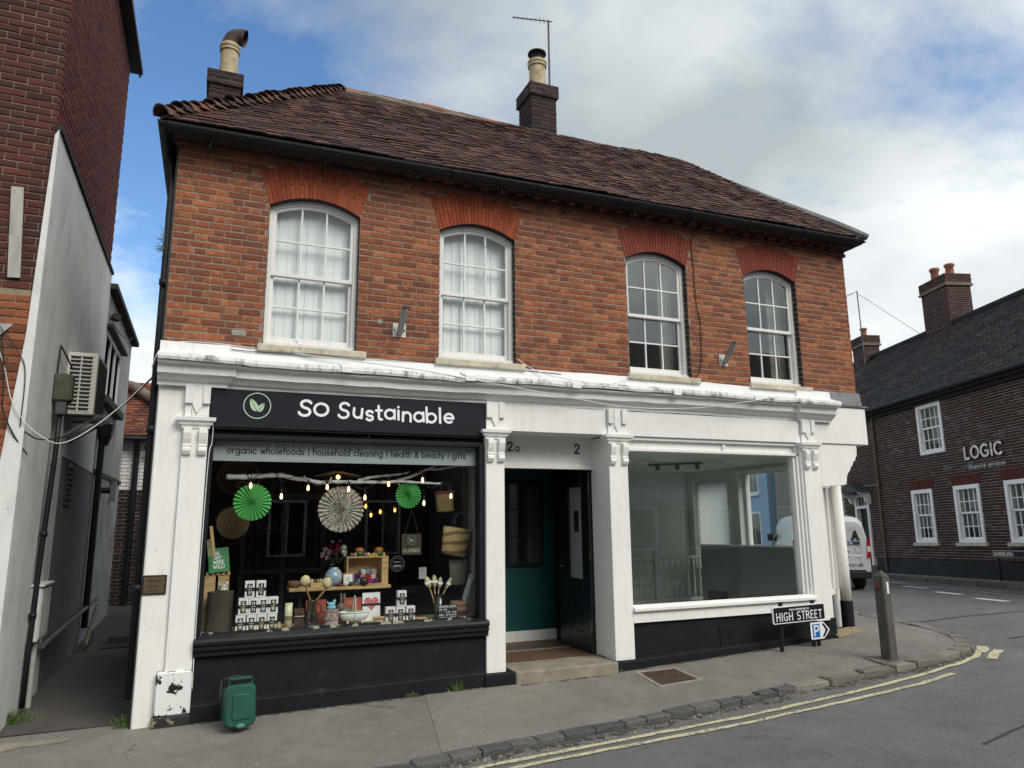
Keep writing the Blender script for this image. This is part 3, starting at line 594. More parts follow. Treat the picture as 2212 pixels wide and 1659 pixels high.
g.box(.0, .25, .27, 4.2, -.1, 5.86); g.box(BW-.25, BW, .27, 4.2, 2.87, 5.86); g.box(.25, BW-.25, 4.0, 4.2, 0, 5.86)
wall = g.build('wall', M_mortar, BLD)
def lay(P0, U, N, width, rows, ch=.075, bl=.225, bond='flemish', blocked=None, depth=.03, z_up=(0, 0, 1), gap=0.):
    """rows of bricks downward from P0 (top left); returns piece items"""
    U = Vector(U).normalized(); N = Vector(N).normalized(); Zu = Vector(z_up); its = []
    for r_ in range(rows):
        ztop = -r_*ch; x = -rng.uniform(0, .01)
        if bond == 'flemish':
            seq = [bl, bl/2]; x -= (0 if r_ % 2 else bl*.75); i = 0
        else: seq = [bl, bl]; x -= (r_ % 2)*bl/2; i = 0
        while x < width:
            L = seq[i % 2]; a, b = x, x+L; i += 1; x += L
            a = max(a, 0); b = min(b, width)
            spans = [(a, b)]
            if blocked:
                for s0, s1 in blocked(ztop-ch/2):
                    ns = []
                    for p, q in spans:
                        if s1 <= p or s0 >= q: ns.append((p, q))
                        else:
                            if s0 > p: ns.append((p, s0))
                            if s1 < q: ns.append((s1, q))
                    spans = ns
            for p, q in spans:
                if q-p < .035: continue
                jx = .0035+gap/2+rng.uniform(0, .0015); h = ch-.0085-gap+rng.uniform(-.0012, .0012)
                o = Vector(P0)+U*(p+jx)+Zu*(ztop-h-.004+rng.uniform(-.0015, .0015))-N*(rng.uniform(0, .003))
                X = U*(q-p-2*jx); Y = -N*depth; Z = Zu*h
                its.append((rng.randrange(6), Matrix(((X.x, Y.x, Z.x, o.x), (X.y, Y.y, Z.y, o.y), (X.z, Y.z, Z.z, o.z), (0, 0, 0, 1)))))
    return its
def blk(z):
    z += ZT; out = []
    for w in WIN:
        if ZB-.1 <= z < ZB: out.append((w[0]-.05, w[1]+.11))
        elif ZB <= z < ZS: out.append(w)
        elif ZS <= z < 5.59: k = (z-ZS)/.37*.11; out.append((w[0]-k, w[1]+k))
        elif z < 5.745:
            hw = (w[1]-w[0])/2+.11; xc = (w[0]+w[1])/2; t = 1-(z-5.59)/.15
            if t > 0: q = hw*math.sqrt(t); out.append((xc-q, xc+q))
    return out
its = lay((0, 0, ZT), (1, 0, 0), (0, -1, 0), BW, 31, blocked=blk)
jam = []
for w in WIN:
    jam += lay((w[1]-.008, 0.005, ZS+.02), (0, 1, 0), (-1, 0, 0), .085, 21, bond='s'); jam += lay((w[0]+.008, .09, ZS+.02), (0, -1, 0), (1, 0, 0), .085, 21, bond='s')
for i, q in enumerate(its): pass
pieces(wall, 'brick', BRT, its, BR_MAIN, 300, 'bricks'); pieces(wall, 'reveal_brick', BRT, jam, BR_CHIM, 84, 'reveal_bricks')
# right-hand side elevation
pieces(wall, 'side_brick', BRT, lay((BW+.008, .0, ZT), (0, 1, 0), (1, 0, 0), 4.2, 29), BR_MAIN, 0, 'side_bricks')
# rubbed brick arches
for wi, w in enumerate(WIN):
    xc = (w[0]+w[1])/2; h = (w[1]-w[0])/2; NV = 22
    inn = lambda t: Vector((w[0]+(w[1]-w[0])*t, 0, zin(w[0]+(w[1]-w[0])*t, w)))
    out = lambda t: Vector((w[0]-.11+(w[1]-w[0]+.22)*t, 0, 5.59+.15*(1-(2*t-1)**2)))
    mt = BR_ARCH if wi < 2 else BR_ARCH2
    for k in range(NV):
        t0, t1 = (k+.075)/NV, (k+.925)/NV; cut = (.42 if k % 2 else .62)
        for c0, c1 in ((0, cut-.008), (cut+.008, 1)):
            q = [inn(t0).lerp(out(t0), c0), inn(t1).lerp(out(t1), c0), inn(t1).lerp(out(t1), c1), inn(t0).lerp(out(t0), c1)]
            y = -.004-rng.uniform(0, .002)
            MB().poly([(p.x, y, p.z) for p in q], (0, .02, 0)).build('arch_brick', mt, wall, fix=True)
    g = MB(); n = 20                                        # soffit of the arch
    for k in range(n):
        a, b = inn(k/n), inn((k+1)/n); g.quad((a.x, 0, a.z-.001), (b.x, 0, b.z-.001), (b.x, .09, b.z-.001), (a.x, .09, a.z-.001))
    g.build('arch_soffit', BR_CHIM, wall)
# corbelled eaves course with dentils
g = MB(); g.box(-.03, BW+.03, -.035, .2, 5.752, 5.80); g.box(-.02, BW+.02, -.02, .2, 5.80, 5.875); g.box(-.08, BW+.1, -.13, .3, 5.875, 5.905)
g.box(-.03, .0, .2, 4.2, 5.752, 5.9)
g.build('eaves_course', P('sooty eaves brick', (.10, .037, .024), .9, .4, 8, .5, 50, dirt=(3, .5, (.03, .022, .02), .2)), wall, bev=.004)
dn = [(0, Matrix(((.115, 0, 0, .06+k*.235), (0, .11, 0, -.105), (0, 0, .062, 5.806), (0, 0, 0, 1)))) for k in range(39)]
pieces(wall, 'dentil', BXT, dn, BR_PLUM, 60)
# small grey patch stones and an old fixing
MB().box(.62, .77, -.012, .02, 3.716, 3.785).build('patch_stone', P('patched mortar', (.27, .26, .22), .9, .2, 20, .4, 60), wall, bev=.012)
MB().box(2.13, 2.19, -.006, .02, 3.99, 4.05).build('patch_stone', P('patched mortar', (.3, .3, .3)), wall, bev=.01)

# ---- sash windows
def sash(w, blind):
    x0, x1 = w; ya = .088; g = MB(); t = .052
    g.box(x0, x0+t, ya, .19, ZB+.03, ZS+.01); g.box(x1-t, x1, ya, .19, ZB+.03, ZS+.01)
    n = 16; top = [(x0+(x1-x0)*k/n, zin(x0+(x1-x0)*k/n, w)) for k in range(n+1)]
    for (a, za), (b, zb) in zip(top[:-1], top[1:]): g.poly([(a, ya-.002, za-.05), (b, ya-.002, zb-.05), (b, ya-.002, zb+.005), (a, ya-.002, za+.005)], (0, .1, 0))
    g.box(x0, x1, ya-.03, .2, ZB, ZB+.045)
    o = g.build('window', M_sash, BLD, bev=.003)
    if blind == 2: o['label'] = 'sash window with a dark room behind'
    zm = 4.475; ix0, ix1 = x0+t, x1-t; ssw = .034
    zt = lambda x: zin(x, w)-.05
    def bars(y0, y1, z0, z1, arch):
        g = MB(); g.box(ix0, ix0+ssw, y0, y1, z0, zt(ix0+ssw) if arch else z1); g.box(ix1-ssw, ix1, y0, y1, z0, zt(ix1-ssw) if arch else z1)
        g.box(ix0+ssw, ix1-ssw, y0, y1, z0, z0+(.075 if not arch else .042))
        if arch:
            m = 12; xs_ = [ix0+ssw+(ix1-ix0-2*ssw)*k/m for k in range(m+1)]
            for a, b in zip(xs_[:-1], xs_[1:]): g.poly([(a, y0, zt(a)-.035), (b, y0, zt(b)-.035), (b, y0, zt(b)), (a, y0, zt(a))], (0, y1-y0, 0))
        else: g.box(ix0+ssw, ix1-ssw, y0, y1, z1-.036, z1)
        zlo = z0+(.075 if not arch else .042); zhi = (zt((ix0+ix1)/2)-.035) if arch else z1-.036; zmid = zlo+(zhi-zlo)*(.47 if arch else .5); bw = .02
        gx = [ix0+ssw+(ix1-ix0-2*ssw)*k/3 for k in range(4)]
        for k in (1, 2): g.box(gx[k]-bw/2, gx[k]+bw/2, y0+.002, y1-.004, zlo-.001, (zt(gx[k])-.034) if arch else zhi+.001)
        g.box(ix0+ssw-.001, ix1-ssw+.001, y0+.004, y1-.006, zmid-bw/2, zmid+bw/2)
        g.build('sash', M_sash, o, bev=.0025)
        pm = M_paneb if blind == 1 else M_pane
        for k in range(3):
            for j in range(2):
                a, b = gx[k], gx[k+1]; lo, hi = (zlo, zmid) if j == 0 else (zmid, None)
                yy = (y0+y1)/2; tx = rng.uniform(-.002, .002); tz = rng.uniform(-.002, .002)
                pts = [(a, yy+tx, lo), (b, yy-tx, lo)]
                if hi is None and arch: pts += [(b+(a-b)*q/4, yy+tz-(tx if q < 2 else -tx), zt(b+(a-b)*q/4)-.03) for q in range(5)]
                else: hh = zhi if hi is None else hi; pts += [(b, yy-tx+tz, hh), (a, yy+tx+tz, hh)]
                MB().add(pts, [tuple(range(len(pts)))]).build('pane', pm, o, fix=False)
    bars(.105, .138, zm-.02, None, True); bars(.142, .176, ZB+.045, zm+.02, False)
    # stone sill
    g = MB(); g.poly([(x0-.05, -.065, ZB-.085), (x0-.05, .1, ZB-.085), (x0-.05, .1, ZB+.004), (x0-.05, -.065, ZB-.012)], (x1-x0+.15, 0, 0)); g.build('sill', M_stone, o, bev=.008)
    if blind == 1:
        n = 9
        for k in range(n):
            xc = x0+.03+(x1-x0-.06)*(k+.5)/n; a = R(rng.uniform(2.5, 5)); ww = (x1-x0)/n*.54
            MB().add([(xc-ww*math.cos(a), .225-ww*math.sin(a), ZB), (xc+ww*math.cos(a), .225+ww*math.sin(a), ZB), (xc+ww*math.cos(a), .225+ww*math.sin(a), 5.34), (xc-ww*math.cos(a), .225-ww*math.sin(a), 5.34)], [(0,1,2,3)]).build('blind_slat', M_blind, o, fix=False)
M_blind = P('pale fabric blind', (.72, .76, .76), .8, .05, 3, .05, 200)
M_room = P('grey room paint', (.30, .31, .30), .8, .1, 2, 0)
for i, w in enumerate(WIN): sash(w, 1 if i < 2 else 2)
g = MB(); g.box(.3, 4.6, .34, .36, 3.4, 5.7); g.build('blackout_board', M_room, BLD)       # lining behind the blinds
g = MB(); g.box(4.6, 4.66, .3, 3.4, 3.4, 5.7); g.box(4.66, 9.05, 3.3, 3.4, 3.4, 5.7); g.box(.3, 9.05, .27, 3.98, 3.3, 3.4); g.box(.3, 9.05, .27, 3.98, 5.7, 5.75); g.box(6.75, 6.82, .3, 3.3, 3.4, 5.7)
g.build('upper_room', M_room, BLD)
# a pale curtain seen in the last window and things on its ledge
g = MB()
for k in range(8): g.tube([(8.02+k*.035, .30+.012*(k % 2), 3.68), (8.02+k*.035, .30+.012*(k % 2), 5.3)], .022, 6)
g.build('curtain', P('grey green curtain', (.30, .31, .25), .9, .15, 9, .2, 60), label='grey green curtain hanging at the right of the last upstairs window', cat='curtain')
g = MB()
for k in range(7): g.tube([(6.1+k*.03, .30+.012*(k % 2), 3.68), (6.1+k*.03, .30+.012*(k % 2), 5.3)], .02, 6)
g.build('curtain', P('grey green curtain', (.5, .5, .45)), label='pale curtain hanging at the right of the third upstairs window', cat='curtain')

# ---- roof
EL, ER, RL_, RR_ = Vector((-.15, -.33, 5.81)), Vector((9.48, -.33, 5.94)), Vector((1.95, 1.95, 7.98)), Vector((7.78, 1.95, 7.92))
BL_, BR_ = Vector((-.15, 4.25, 5.87)), Vector((9.48, 4.25, 5.94))
g = MB(); dz = Vector((0, 0, -.03))
g.add([EL+dz, ER+dz, BR_+dz, BL_+dz, RL_+dz, RR_+dz], [(0,1,5,4), (1,2,5), (2,3,4,5), (3,0,4), (0,3,2,1)])
roof = g.build('roof', P('roof underlay', (.03, .025, .022), .9), BLD)
def tile_tm(cam_, seed):
    gg = random.Random(seed); v = []
    for y, zl in ((0, .024), (1, .002)):
        for k in range(4):
            x = k/3; z = zl+cam_*.6*(1-(2*x-1)**2)+gg.uniform(-.0015, .0015); v += [(x*.99+.005, y, z), (x*.99+.005, y, z-.016)]
    f = []
    for k in range(3): f += [(2*k, 2*k+2, 2*k+10, 2*k+8), (2*k+1, 2*k, 2*k+2, 2*k+3)[::-1]]
    f += [(0, 1, 9, 8)[::-1], (6, 7, 15, 14)]
    return v, f
TLT = {k: tile_tm(.004+.002*(k % 3), 60+k) for k in range(5)}
def tile_slope(A, B, C, D, gauge=.1, tw=.165, wob=.012, jit=1., ridge_t=1.):
    A, B, C, D = map(Vector, (A, B, C, D)); U = (B-A).normalized(); N = U.cross(D-A).normalized()
    if N.z < 0: N = -N
    S = N.cross(U).normalized()
    if S.z < 0: S = -S
    Ls = (D-A).dot(S); n = int(Ls*ridge_t/gauge); its = []
    for r_ in range(n):
        t = r_*gauge/Ls; L = A.lerp(D, t); Rr = B.lerp(C, t); wd = (Rr-L).dot(U); k0 = -(r_ % 2)*.5
        m = int(wd/tw)+2
        for k in range(m):
            x = (k+k0)*tw
            x0_ = max(x, 0.); tw_ = min(x+tw, wd)-x0_
            if tw_ < tw*.28: continue
            p = L+U*x0_; sag = wob*(math.sin(p.x*1.9+p.y+r_*.35)+.7*math.sin(p.x*4.3+r_*.5)); j = rng.uniform(-.006, .006)*jit
            o = p+N*(.012+sag*.5+rng.uniform(-.004, .005)*jit)+S*(sag*.8+j)
            ro = rng.uniform(-.016, .016)*jit; U2 = U*math.cos(ro)+S*math.sin(ro); S2 = S*math.cos(ro)-U*math.sin(ro)
            ti = rng.uniform(-.035, .05)*jit; S3 = S2*math.cos(ti)-N*math.sin(ti)
            X = U2*tw_; Y = S3*gauge*1.75
            its.append((rng.randrange(5), Matrix(((X.x, Y.x, N.x, o.x), (X.y, Y.y, N.y, o.y), (X.z, Y.z, N.z, o.z), (0, 0, 0, 1)))))
    return its
its = tile_slope(EL, ER, RR_, RL_); pieces(roof, 'roof_tile', TLT, its, T_MAIN, 300, 'roof_tiles')
its = tile_slope(BL_, EL, RL_, RL_)+tile_slope(ER+Vector((-.02, .1, -.05)), BR_+Vector((-.02, -.1, -.05)), RR_+Vector((0, 0, -.06)), RR_+Vector((0, 0, -.06)))+tile_slope(BR_, BL_, RL_, RR_); pieces(roof, 'side_roof_tile', TLT, its, T_MAIN, 0, 'side_roof_tiles')
# bonnet tiles up the left hip
def bonnet_tm():
    v = []; n = 8
    for y, rr, lift in ((0, .105, .045), (1, .075, .0)):
        for k in range(n+1):
            a = math.pi*(k/n); 
            for q in (1., .86): v.append((math.cos(a)*rr*q, y, math.sin(a)*rr*q*.85+lift-.02))
    f = []
    w_ = 2*(n+1)
    for k in range(n):
        a = 2*k; f += [(a, a+2, a+2+w_, a+w_), (a, a+1, a+3, a+2), (a+1, a+1+w_, a+3+w_, a+3)]
    return v, f
bt = {0: bonnet_tm()}; hip = (RL_-EL); hl = hip.length; hd = hip.normalized(); nb = 30; bi = []
for k in range(nb):
    p = EL+hd*(k*hl/nb); xr = hd.cross(Vector((0, 0, 1))).normalized(); zn = xr.cross(hd)
    ro = rng.uniform(-.12, .12); X = (xr*math.cos(ro)+zn*math.sin(ro))*rng.uniform(.9, 1.1); Z = (zn*math.cos(ro)-xr*math.sin(ro))*rng.uniform(.95, 1.3); Y = (hd*.98+zn*rng.uniform(-.16, .0)).normalized()*.2
    p = p+zn*rng.uniform(.0, .02)
    bi.append((0, Matrix(((X.x, Y.x, Z.x, p.x), (X.y, Y.y, Z.y, p.y), (X.z, Y.z, Z.z, p.z), (0, 0, 0, 1)))))
pieces(roof, 'bonnet_tile', bt, bi, T_BON, 60)
rt_v = []; 
for y_ in (0, 1):
    for k in range(9):
        a_ = math.pi*k/8
        for q_ in (1., .86): rt_v.append((math.cos(a_)*.115*q_, y_, math.sin(a_)*.10*q_+(.008 if y_ == 0 else 0)))
rdt = {0: (rt_v, bt[0][1])}
ri = []; rd = (RR_-RL_).normalized()
L = 0; k = 0; RLn = (RR_-RL_).length
while L < RLn-.1:
    p = RL_+rd*(L-.03)+Vector((0, 0, -.045+rng.uniform(-.006, .008)+.02*math.sin(L*1.3))); X = Vector((0, -1.05, 0)); Z = Vector((0, 0, 1.0)); Y = (rd+Vector((0, 0, rng.uniform(-.03, .03)))).normalized()*.33
    ri.append((0, Matrix(((X.x, Y.x, Z.x, p.x), (X.y, Y.y, Z.y, p.y), (X.z, Y.z, Z.z, p.z), (0, 0, 0, 1))))); L += .30
pieces(roof, 'ridge_tile', rdt, ri, T_RIDGE, 60)
g = MB(); g.tube([RL_+Vector((0, -.09, -.06))]+[RL_+(RR_-RL_)*k/24+Vector((0, -.09+rng.uniform(-.012, .012), -.055+rng.uniform(-.012, .01))) for k in range(1, 24)]+[RR_+Vector((0, -.09, -.06))], .05, 6); g.build('ridge_mortar', P('ridge mortar', (.16, .15, .115), .95, .35, 14, .6, 50), roof)
hp = [RR_.lerp(ER, k/14)+Vector((rng.uniform(-.01, .01), -.01, .035+rng.uniform(-.006, .008))) for k in range(15)]
g = MB(); g.tube(hp, [.075]*13+[.07, .05], 8); g.build('hip_flashing', P('weathered lead hip', (.15, .155, .15), .7, .25, 8, .4, 30), roof)
# gutter, brackets, fascia soffit
pr = [(-.02+.07*(1-math.cos(math.pi*k/8))*.9, -.062*math.sin(math.pi*k/8)) for k in range(9)]; pr = pr+[(a_*.9+.004, b_*.86+.004) for a_, b_ in reversed(pr)]
gz = lambda x: 5.80+.0147*x
pth = [(-.09, 2.6, 5.79), (-.09, -.24, gz(0)-.005)]+[(x, -.24, gz(x)+rng.uniform(-.004, .004)) for x in (1, 2, 3, 4, 5, 6, 7, 8, 9)]+[(9.42, -.24, gz(9.5))]
g = MB().sweep([(o_, u_) for o_, u_ in pr], pth); g.build('gutter', M_gutter, BLD, smooth=False)
for x in (-.05, 1.45, 2.95, 4.05, 5.2, 6.3, 7.3, 8.3): MB().sweep([(o_*1.08, u_*1.14) for o_, u_ in pr], [(x-.05, -.24, gz(x)-.004), (x+.05, -.24, gz(x)-.004)]).build('gutter_joint', M_gutter, BLD)
for x in (.28, 1.45, 2.5, 3.55, 4.5, 5.45, 6.35, 7.2, 8.1, 8.85):
    g = MB(); z = gz(x); g.tube([(x, -.175, z-.06), (x, -.175, z-.1), (x, -.12, z-.15), (x, -.05, z-.17), (x, -.012, z-.17)], .008, 6); g.tube([(x+.012, -.18, z-.02), (x+.012, -.18, z-.13)], .005, 6); g.build('gutter_bracket', M_gutter if x > 2 else M_gutter, BLD)
    MB().tube([(x+.022, -.182, z-.04), (x+.022, -.182, z-.12)], .005, 6).build('bracket_rod', M_steel, BLD)
g = MB(); g.box(-.1, 9.42, -.22, .02, 5.907, 5.915); g.build('soffit', P('dark soffit board', (.02, .019, .018), .8), BLD)
# black downpipe on the alley side and its hopper
g = MB(); g.tube([(-.08, .3, 5.8), (-.08, .3, 5.6), (-.045, .1, 5.3), (-.045, .05, .25)], .038, 10)
for z in (1.2, 2.7, 4.2): g.tube([(-.045, .05, z), (-.045, .05, z+.06)], .045, 10)
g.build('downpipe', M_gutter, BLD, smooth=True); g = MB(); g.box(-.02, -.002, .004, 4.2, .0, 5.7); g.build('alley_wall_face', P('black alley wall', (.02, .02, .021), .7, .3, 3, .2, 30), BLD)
g = MB(); gg = random.Random(3)
for k in range(46):
    a = gg.uniform(-2.6, -.3); b_ = gg.uniform(-1.2, 1.2); L = gg.uniform(.05, .13); z0 = 4.5+gg.uniform(0, .28); d_ = Vector((math.cos(a)*.6-.5, -.2+gg.uniform(-.3, .3), b_)).normalized(); p = Vector((-.06, .0, z0)); w_ = Vector((0, .3, 1)).normalized()*.006
    g.add([p-w_, p+w_, p+d_*L*.6+w_*.7, p+d_*L], [(0,1,2), (0,2,3)])
g.build('fern', P('wall fern green', (.03, .06, .02), .6, .3, 20, 0), label='small dark fern growing from the downpipe by the alley', cat='plant', fix=False)

# ---- chimneys
def chimney(x0, x1, y0, y1, z0, z1, cap, ch=.075):
    g = MB(); g.box(x0+.01, x1-.01, y0+.01, y1-.01, z0, z1)
    o = g.build('chimney', P('dark chimney mortar', (.085, .08, .078), .95, .3, 9, .4, 80), BLD)
    zc = z1-3*ch if cap else z1
    its = []
    for (a, b, dz_) in ((0, zc, 0), (zc, z1, .035)):
        top = b; n = int(round((b-(z0 if a == 0 else a))/ch)); e = dz_
        its += lay((x0-e, y0-e, top), (1, 0, 0), (0, -1, 0), x1-x0+2*e, n, bl=.215, bond='s', ch=ch); its += lay((x0-e, y1+e, top), (0, -1, 0), (-1, 0, 0), y1-y0+2*e, n, bl=.215, bond='s', ch=ch); its += lay((x1+e, y0-e, top), (0, 1, 0), (1, 0, 0), y1-y0+2*e, n, bl=.215, bond='s', ch=ch)
    if cap: g = MB(); g.box(x0-.028, x1+.028, y0-.028, y1+.028, zc+.003, z1-.004); g.poly([(x0-.02, y0-.02, z1-.004), (x1+.02, y0-.02, z1-.004), (x1-.08, (y0+y1)/2, z1+.05), (x0+.08, (y0+y1)/2, z1+.05)], (0, .02, 0)); g.build('cap', P('dark chimney mortar', (.1, .1, .1)), o)
    pieces(o, 'brick', BRT, its, BR_CHIM, 300); return o
M_pot = P('buff clay pot', (.40, .33, .215), .85, .25, 9, .2, 40, dirt=(5, .55, (.13, .11, .085), .25))
M_soot = P('sooty cowl', (.05, .035, .03), .75, .5, 8, .3, 30, dirt=(6, .55, (.16, .1, .075), .2))
c = chimney(4.98, 5.44, 1.98, 2.5, 7.3, 8.92, True)
g = MB(); cx, cy = 5.22, 2.24; g.lathe([(.155, 8.90), (.155, 8.98), (.145, 9.0), (.135, 9.37), (.135, 9.38), (.158, 9.39), (.158, 9.42), (.148, 9.43), (.165, 9.45), (.165, 9.49), (.12, 9.5)], (cx, cy, 0), 32); g.build('chimney_pot', M_pot, c)
g = MB(); g.tube([(cx, cy, 9.48), (cx, cy, 9.66)], .085, 14); g.lathe([(.02, 9.72), (.155, 9.66), (.16, 9.64), (.1, 9.645)], (cx, cy, 0), 20)
for k in range(14): a = k*math.pi/7; g.tube([(cx+.105*math.cos(a), cy+.105*math.sin(a), 9.49), (cx+.12*math.cos(a), cy+.12*math.sin(a), 9.65)], .006, 4)
g.build('cowl', P('black cowl', (.012, .014, .018), .5), c)
c = chimney(.13, .57, 2.8, 3.24, 6.2, 8.44, True)
g = MB(); cx, cy = .38, 3.02; g.lathe([(.15, 8.420), (.15, 8.500), (.135, 8.540), (.125, 8.890), (.125, 8.900), (.145, 8.910), (.145, 8.940), (.136, 8.950), (.152, 8.970), (.152, 9.010), (.12, 9.040)], (cx, cy, 0), 32); g.build('chimney_pot', M_pot, c)
g = MB(); q = [(cx, cy, 8.990), (cx, cy, 9.070), (cx+.025, cy, 9.140), (cx+.08, cy, 9.190), (cx+.15, cy-.01, 9.205), (cx+.21, cy-.02, 9.190)]; g.tube(q, [.118, .12, .122, .124, .126, .135], 16, cap=False); g.build('cowl', M_soot, c, smooth=True)
# television aerial
a = thing('tv_aerial', 'tall television aerial on a pole strapped to the middle chimney', 'aerial', (5.44, 2.3, 8.6))
MB().tube([(5.46, 2.28, 8.5), (5.46, 2.26, 9.4), (5.45, 2.24, 10.36)], .018, 8).build('mast', P('grey mast', (.08, .085, .1), .5, .2, 5, 0, metal=.3), a)
A0, A1 = Vector((5.5, 2.2, 10.33)), Vector((4.72, 2.1, 10.12)); g = MB(); g.tube([A0, A1], .011, 6)
for k in range(9):
    p = A0.lerp(A1, .1+k*.11); L = .055 if k > 2 else .1; g.tube([p+Vector((-.02, -L*.5, -L)), p+Vector((.02, L*.5, L))], .005, 5)
g.build('boom', P('grey mast', (.1, .1, .1)), a)
# ------------------------------------------------------------------ shopfront joinery
# cornice with a sagging lead-dressed top
def fine_path(keys, step=.22, jz=.006):
    out = []
    for (x0, y0), (x1, y1) in zip(keys[:-1], keys[1:]):
        n = max(1, int(math.hypot(x1-x0, y1-y0)/step))
        for k in range(n): t = k/n; out.append((x0+(x1-x0)*t, y0+(y1-y0)*t))
    out.append(keys[-1]); return [(x, y, rng.uniform(-jz, jz)-.012*math.sin(x*.75)) for x, y in out]
keys = [(-.02, -.045), (.60, -.045), (.62, 0), (8.1, 0), (8.12, -.04), (8.72, -.04)]
pth = fine_path(keys)
cor = MB().sweep([(0, 3.40), (.19, 3.375), (.192, 3.355), (.15, 3.345), (.135, 3.335), (.13, 3.26), (.10, 3.25), (.06, 3.205), (.028, 3.19), (.024, 3.155), (0, 3.155)], pth).build('cornice', M_white, BLD)
pth2 = [(x, y, z+rng.uniform(-.006, .006)) for x, y, z in pth]
MB().sweep([(-.02, 3.60), (.022, 3.598), (.034, 3.50), (.12, 3.462), (.20, 3.436), (.20, 3.42), (0, 3.41), (-.02, 3.41)], pth2).build('cornice_flashing', M_flash, BLD)
pth3 = [(x, y, z+rng.uniform(-.007, .007)) for x, y, z in pth2]
MB().sweep([(.155, 3.456), (.205, 3.44), (.222, 3.43), (.227, 3.40), (.218, 3.372), (.203, 3.378), (.201, 3.41), (.15, 3.43)], pth3).build('flashing_lip', M_cornice, BLD)
for x in (1.72, 3.1, 4.45, 5.9, 7.2):
    g = MB(); zz_ = 0; g.poly([(x, -.04, 3.51), (x, -.12, 3.472), (x, -.2, 3.45), (x, -.236, 3.432), (x, -.238, 3.365), (x, -.2, 3.43), (x, -.12, 3.452), (x, -.04, 3.49)], (.12, 0, 0)); g.build('flashing_lap', M_flash, BLD, bev=.004)
g = MB(); g.poly([(8.3, -.02, 3.62), (9.36, -.02, 3.62), (9.36, -.05, 3.42), (8.3, -.05, 3.42)], (0, .03, 0)); g.build('lead_apron', M_lead, BLD, bev=.004)
# plain rendered return at the alley corner, with brass plate
g = MB(); g.box(-.005, .25, -.012, .26, -.06, 3.34); g.build('render_pier', M_render, BLD, bev=.012)
pl = thing('name_plate', 'small brass plate reading THE FLAT on the white alley corner', 'sign', (.1, -.02, 1.17))
MB().box(-.01, .2, -.026, -.013, 1.165, 1.345).build('frame', P('dark wood frame', (.03, .02, .015), .5), pl, bev=.004)
MB().box(.008, .182, -.030, -.0255, 1.182, 1.328).build('plate', P('dull brass plate', (.16, .125, .075), .42, .2, 9, 0, metal=.6), pl)
g = MB(); strokes(g, 'THE FLAT', (.03, -.0305, 1.283), (1, 0, 0), (0, 0, 1), .013, .004, .13, depth=.0005); strokes(g, 'HIGH ST', (.05, -.0305, 1.232), (1, 0, 0), (0, 0, 1), .0105, .003, .09, depth=.0005)
g.box(.065, .13, -.0312, -.0305, 1.205, 1.209); g.add([(.052, -.0312, 1.207), (.072, -.0312, 1.215), (.072, -.0312, 1.199)], [(0,1,2)]); g.build('lettering', P('dark engraving', (.03, .022, .015), .6), pl)

def pilaster(x0, x1, zb, ped=None, side=None, depth=.055):
    xc = (x0+x1)/2; w = x1-x0; o = MB().box(x0, x1, -depth, .2, zb, 2.83).build('pilaster', M_white, BLD, bev=.004)
    # capital
    pr = [(0, 2.735), (.012, 2.74), (.016, 2.765), (.035, 2.775), (.04, 2.80), (.062, 2.812), (.066, 2.845), (0, 2.85)]
    MB().sweep(pr, [(x0, .05), (x0, -depth), (x1, -depth), (x1, .05)]).build('capital', M_white, o)
    for bx in (x0+.008, x1-.008-.075):           # scrolled brackets
        pf = [(-depth, 2.735), (-depth-.055, 2.735), (-depth-.06, 2.69), (-depth-.045, 2.63), (-depth-.028, 2.585), (-depth-.03, 2.555), (-depth-.045, 2.54), (-depth-.048, 2.515), (-depth-.028, 2.48), (-depth, 2.47)]
        MB().poly([(bx, y, z) for y, z in pf], (.075, 0, 0)).build('bracket', M_white, o, bev=.003)
        MB().poly([(bx-.003, y, z) for y, z in [(-depth, 2.575), (-depth-.036, 2.575), (-depth-.036, 2.56), (-depth, 2.56)]], (.081, 0, 0)).build('bracket_band', M_white, o)
    # frieze block above: two lugs and a hanging tongue
    MB().box(x0+.004, x1-.004, -depth+.004, .1, 2.845, 3.17).build('frieze_block', M_white, o, bev=.003)
    for lx in (x0+.0, x1-.07):
        MB().box(lx, lx+.07, -depth-.03, -depth+.002, 2.985, 3.17).build('lug', M_white, o, bev=.003)
    t0, t1 = xc-.045, xc+.045
    MB().poly([(t0, -depth-.016, 3.17), (t0, -depth-.016, 2.97), (t0+.012, -depth-.016, 2.945), (xc-.02, -depth-.016, 2.925), (xc-.012, -depth-.016, 2.9), (xc, -depth-.016, 2.893), (xc+.012, -depth-.016, 2.9), (xc+.02, -depth-.016, 2.925), (t1-.012, -depth-.016, 2.945), (t1, -depth-.016, 2.97), (t1, -depth-.016, 3.17)], (0, .019, 0)).build('tongue', M_white, o, bev=.003)
    return o
p1 = pilaster(.24, .47, .47)
MB().box(.175, .478, -.085, .1, .095, .478).build('pedestal', M_peel, p1, bev=.012)
MB().box(.16, .49, -.10, .1, -.02, .094).build('plinth_block', P('scuffed black plinth', (.018, .019, .02), .6, .3, 4, .3, 30, dirt=(8, .6, (.23, .19, .12), .03)), p1, bev=.01)
p2 = pilaster(3.41, 3.635, .19); MB().box(3.37, 3.74, -.115, .1, .0, .188).build('plinth_block', M_plinth, p2, bev=.012)
p3 = pilaster(5.02, 5.285, .19); MB().box(5.0, 5.4, -.10, .1, .0, .188).build('plinth_block', M_plinth, p3, bev=.012)
MB().box(5.018, 5.28, .2, .40, .2, 2.83).build('reveal', M_white, p3)
p4 = pilaster(8.13, 8.37, .45)
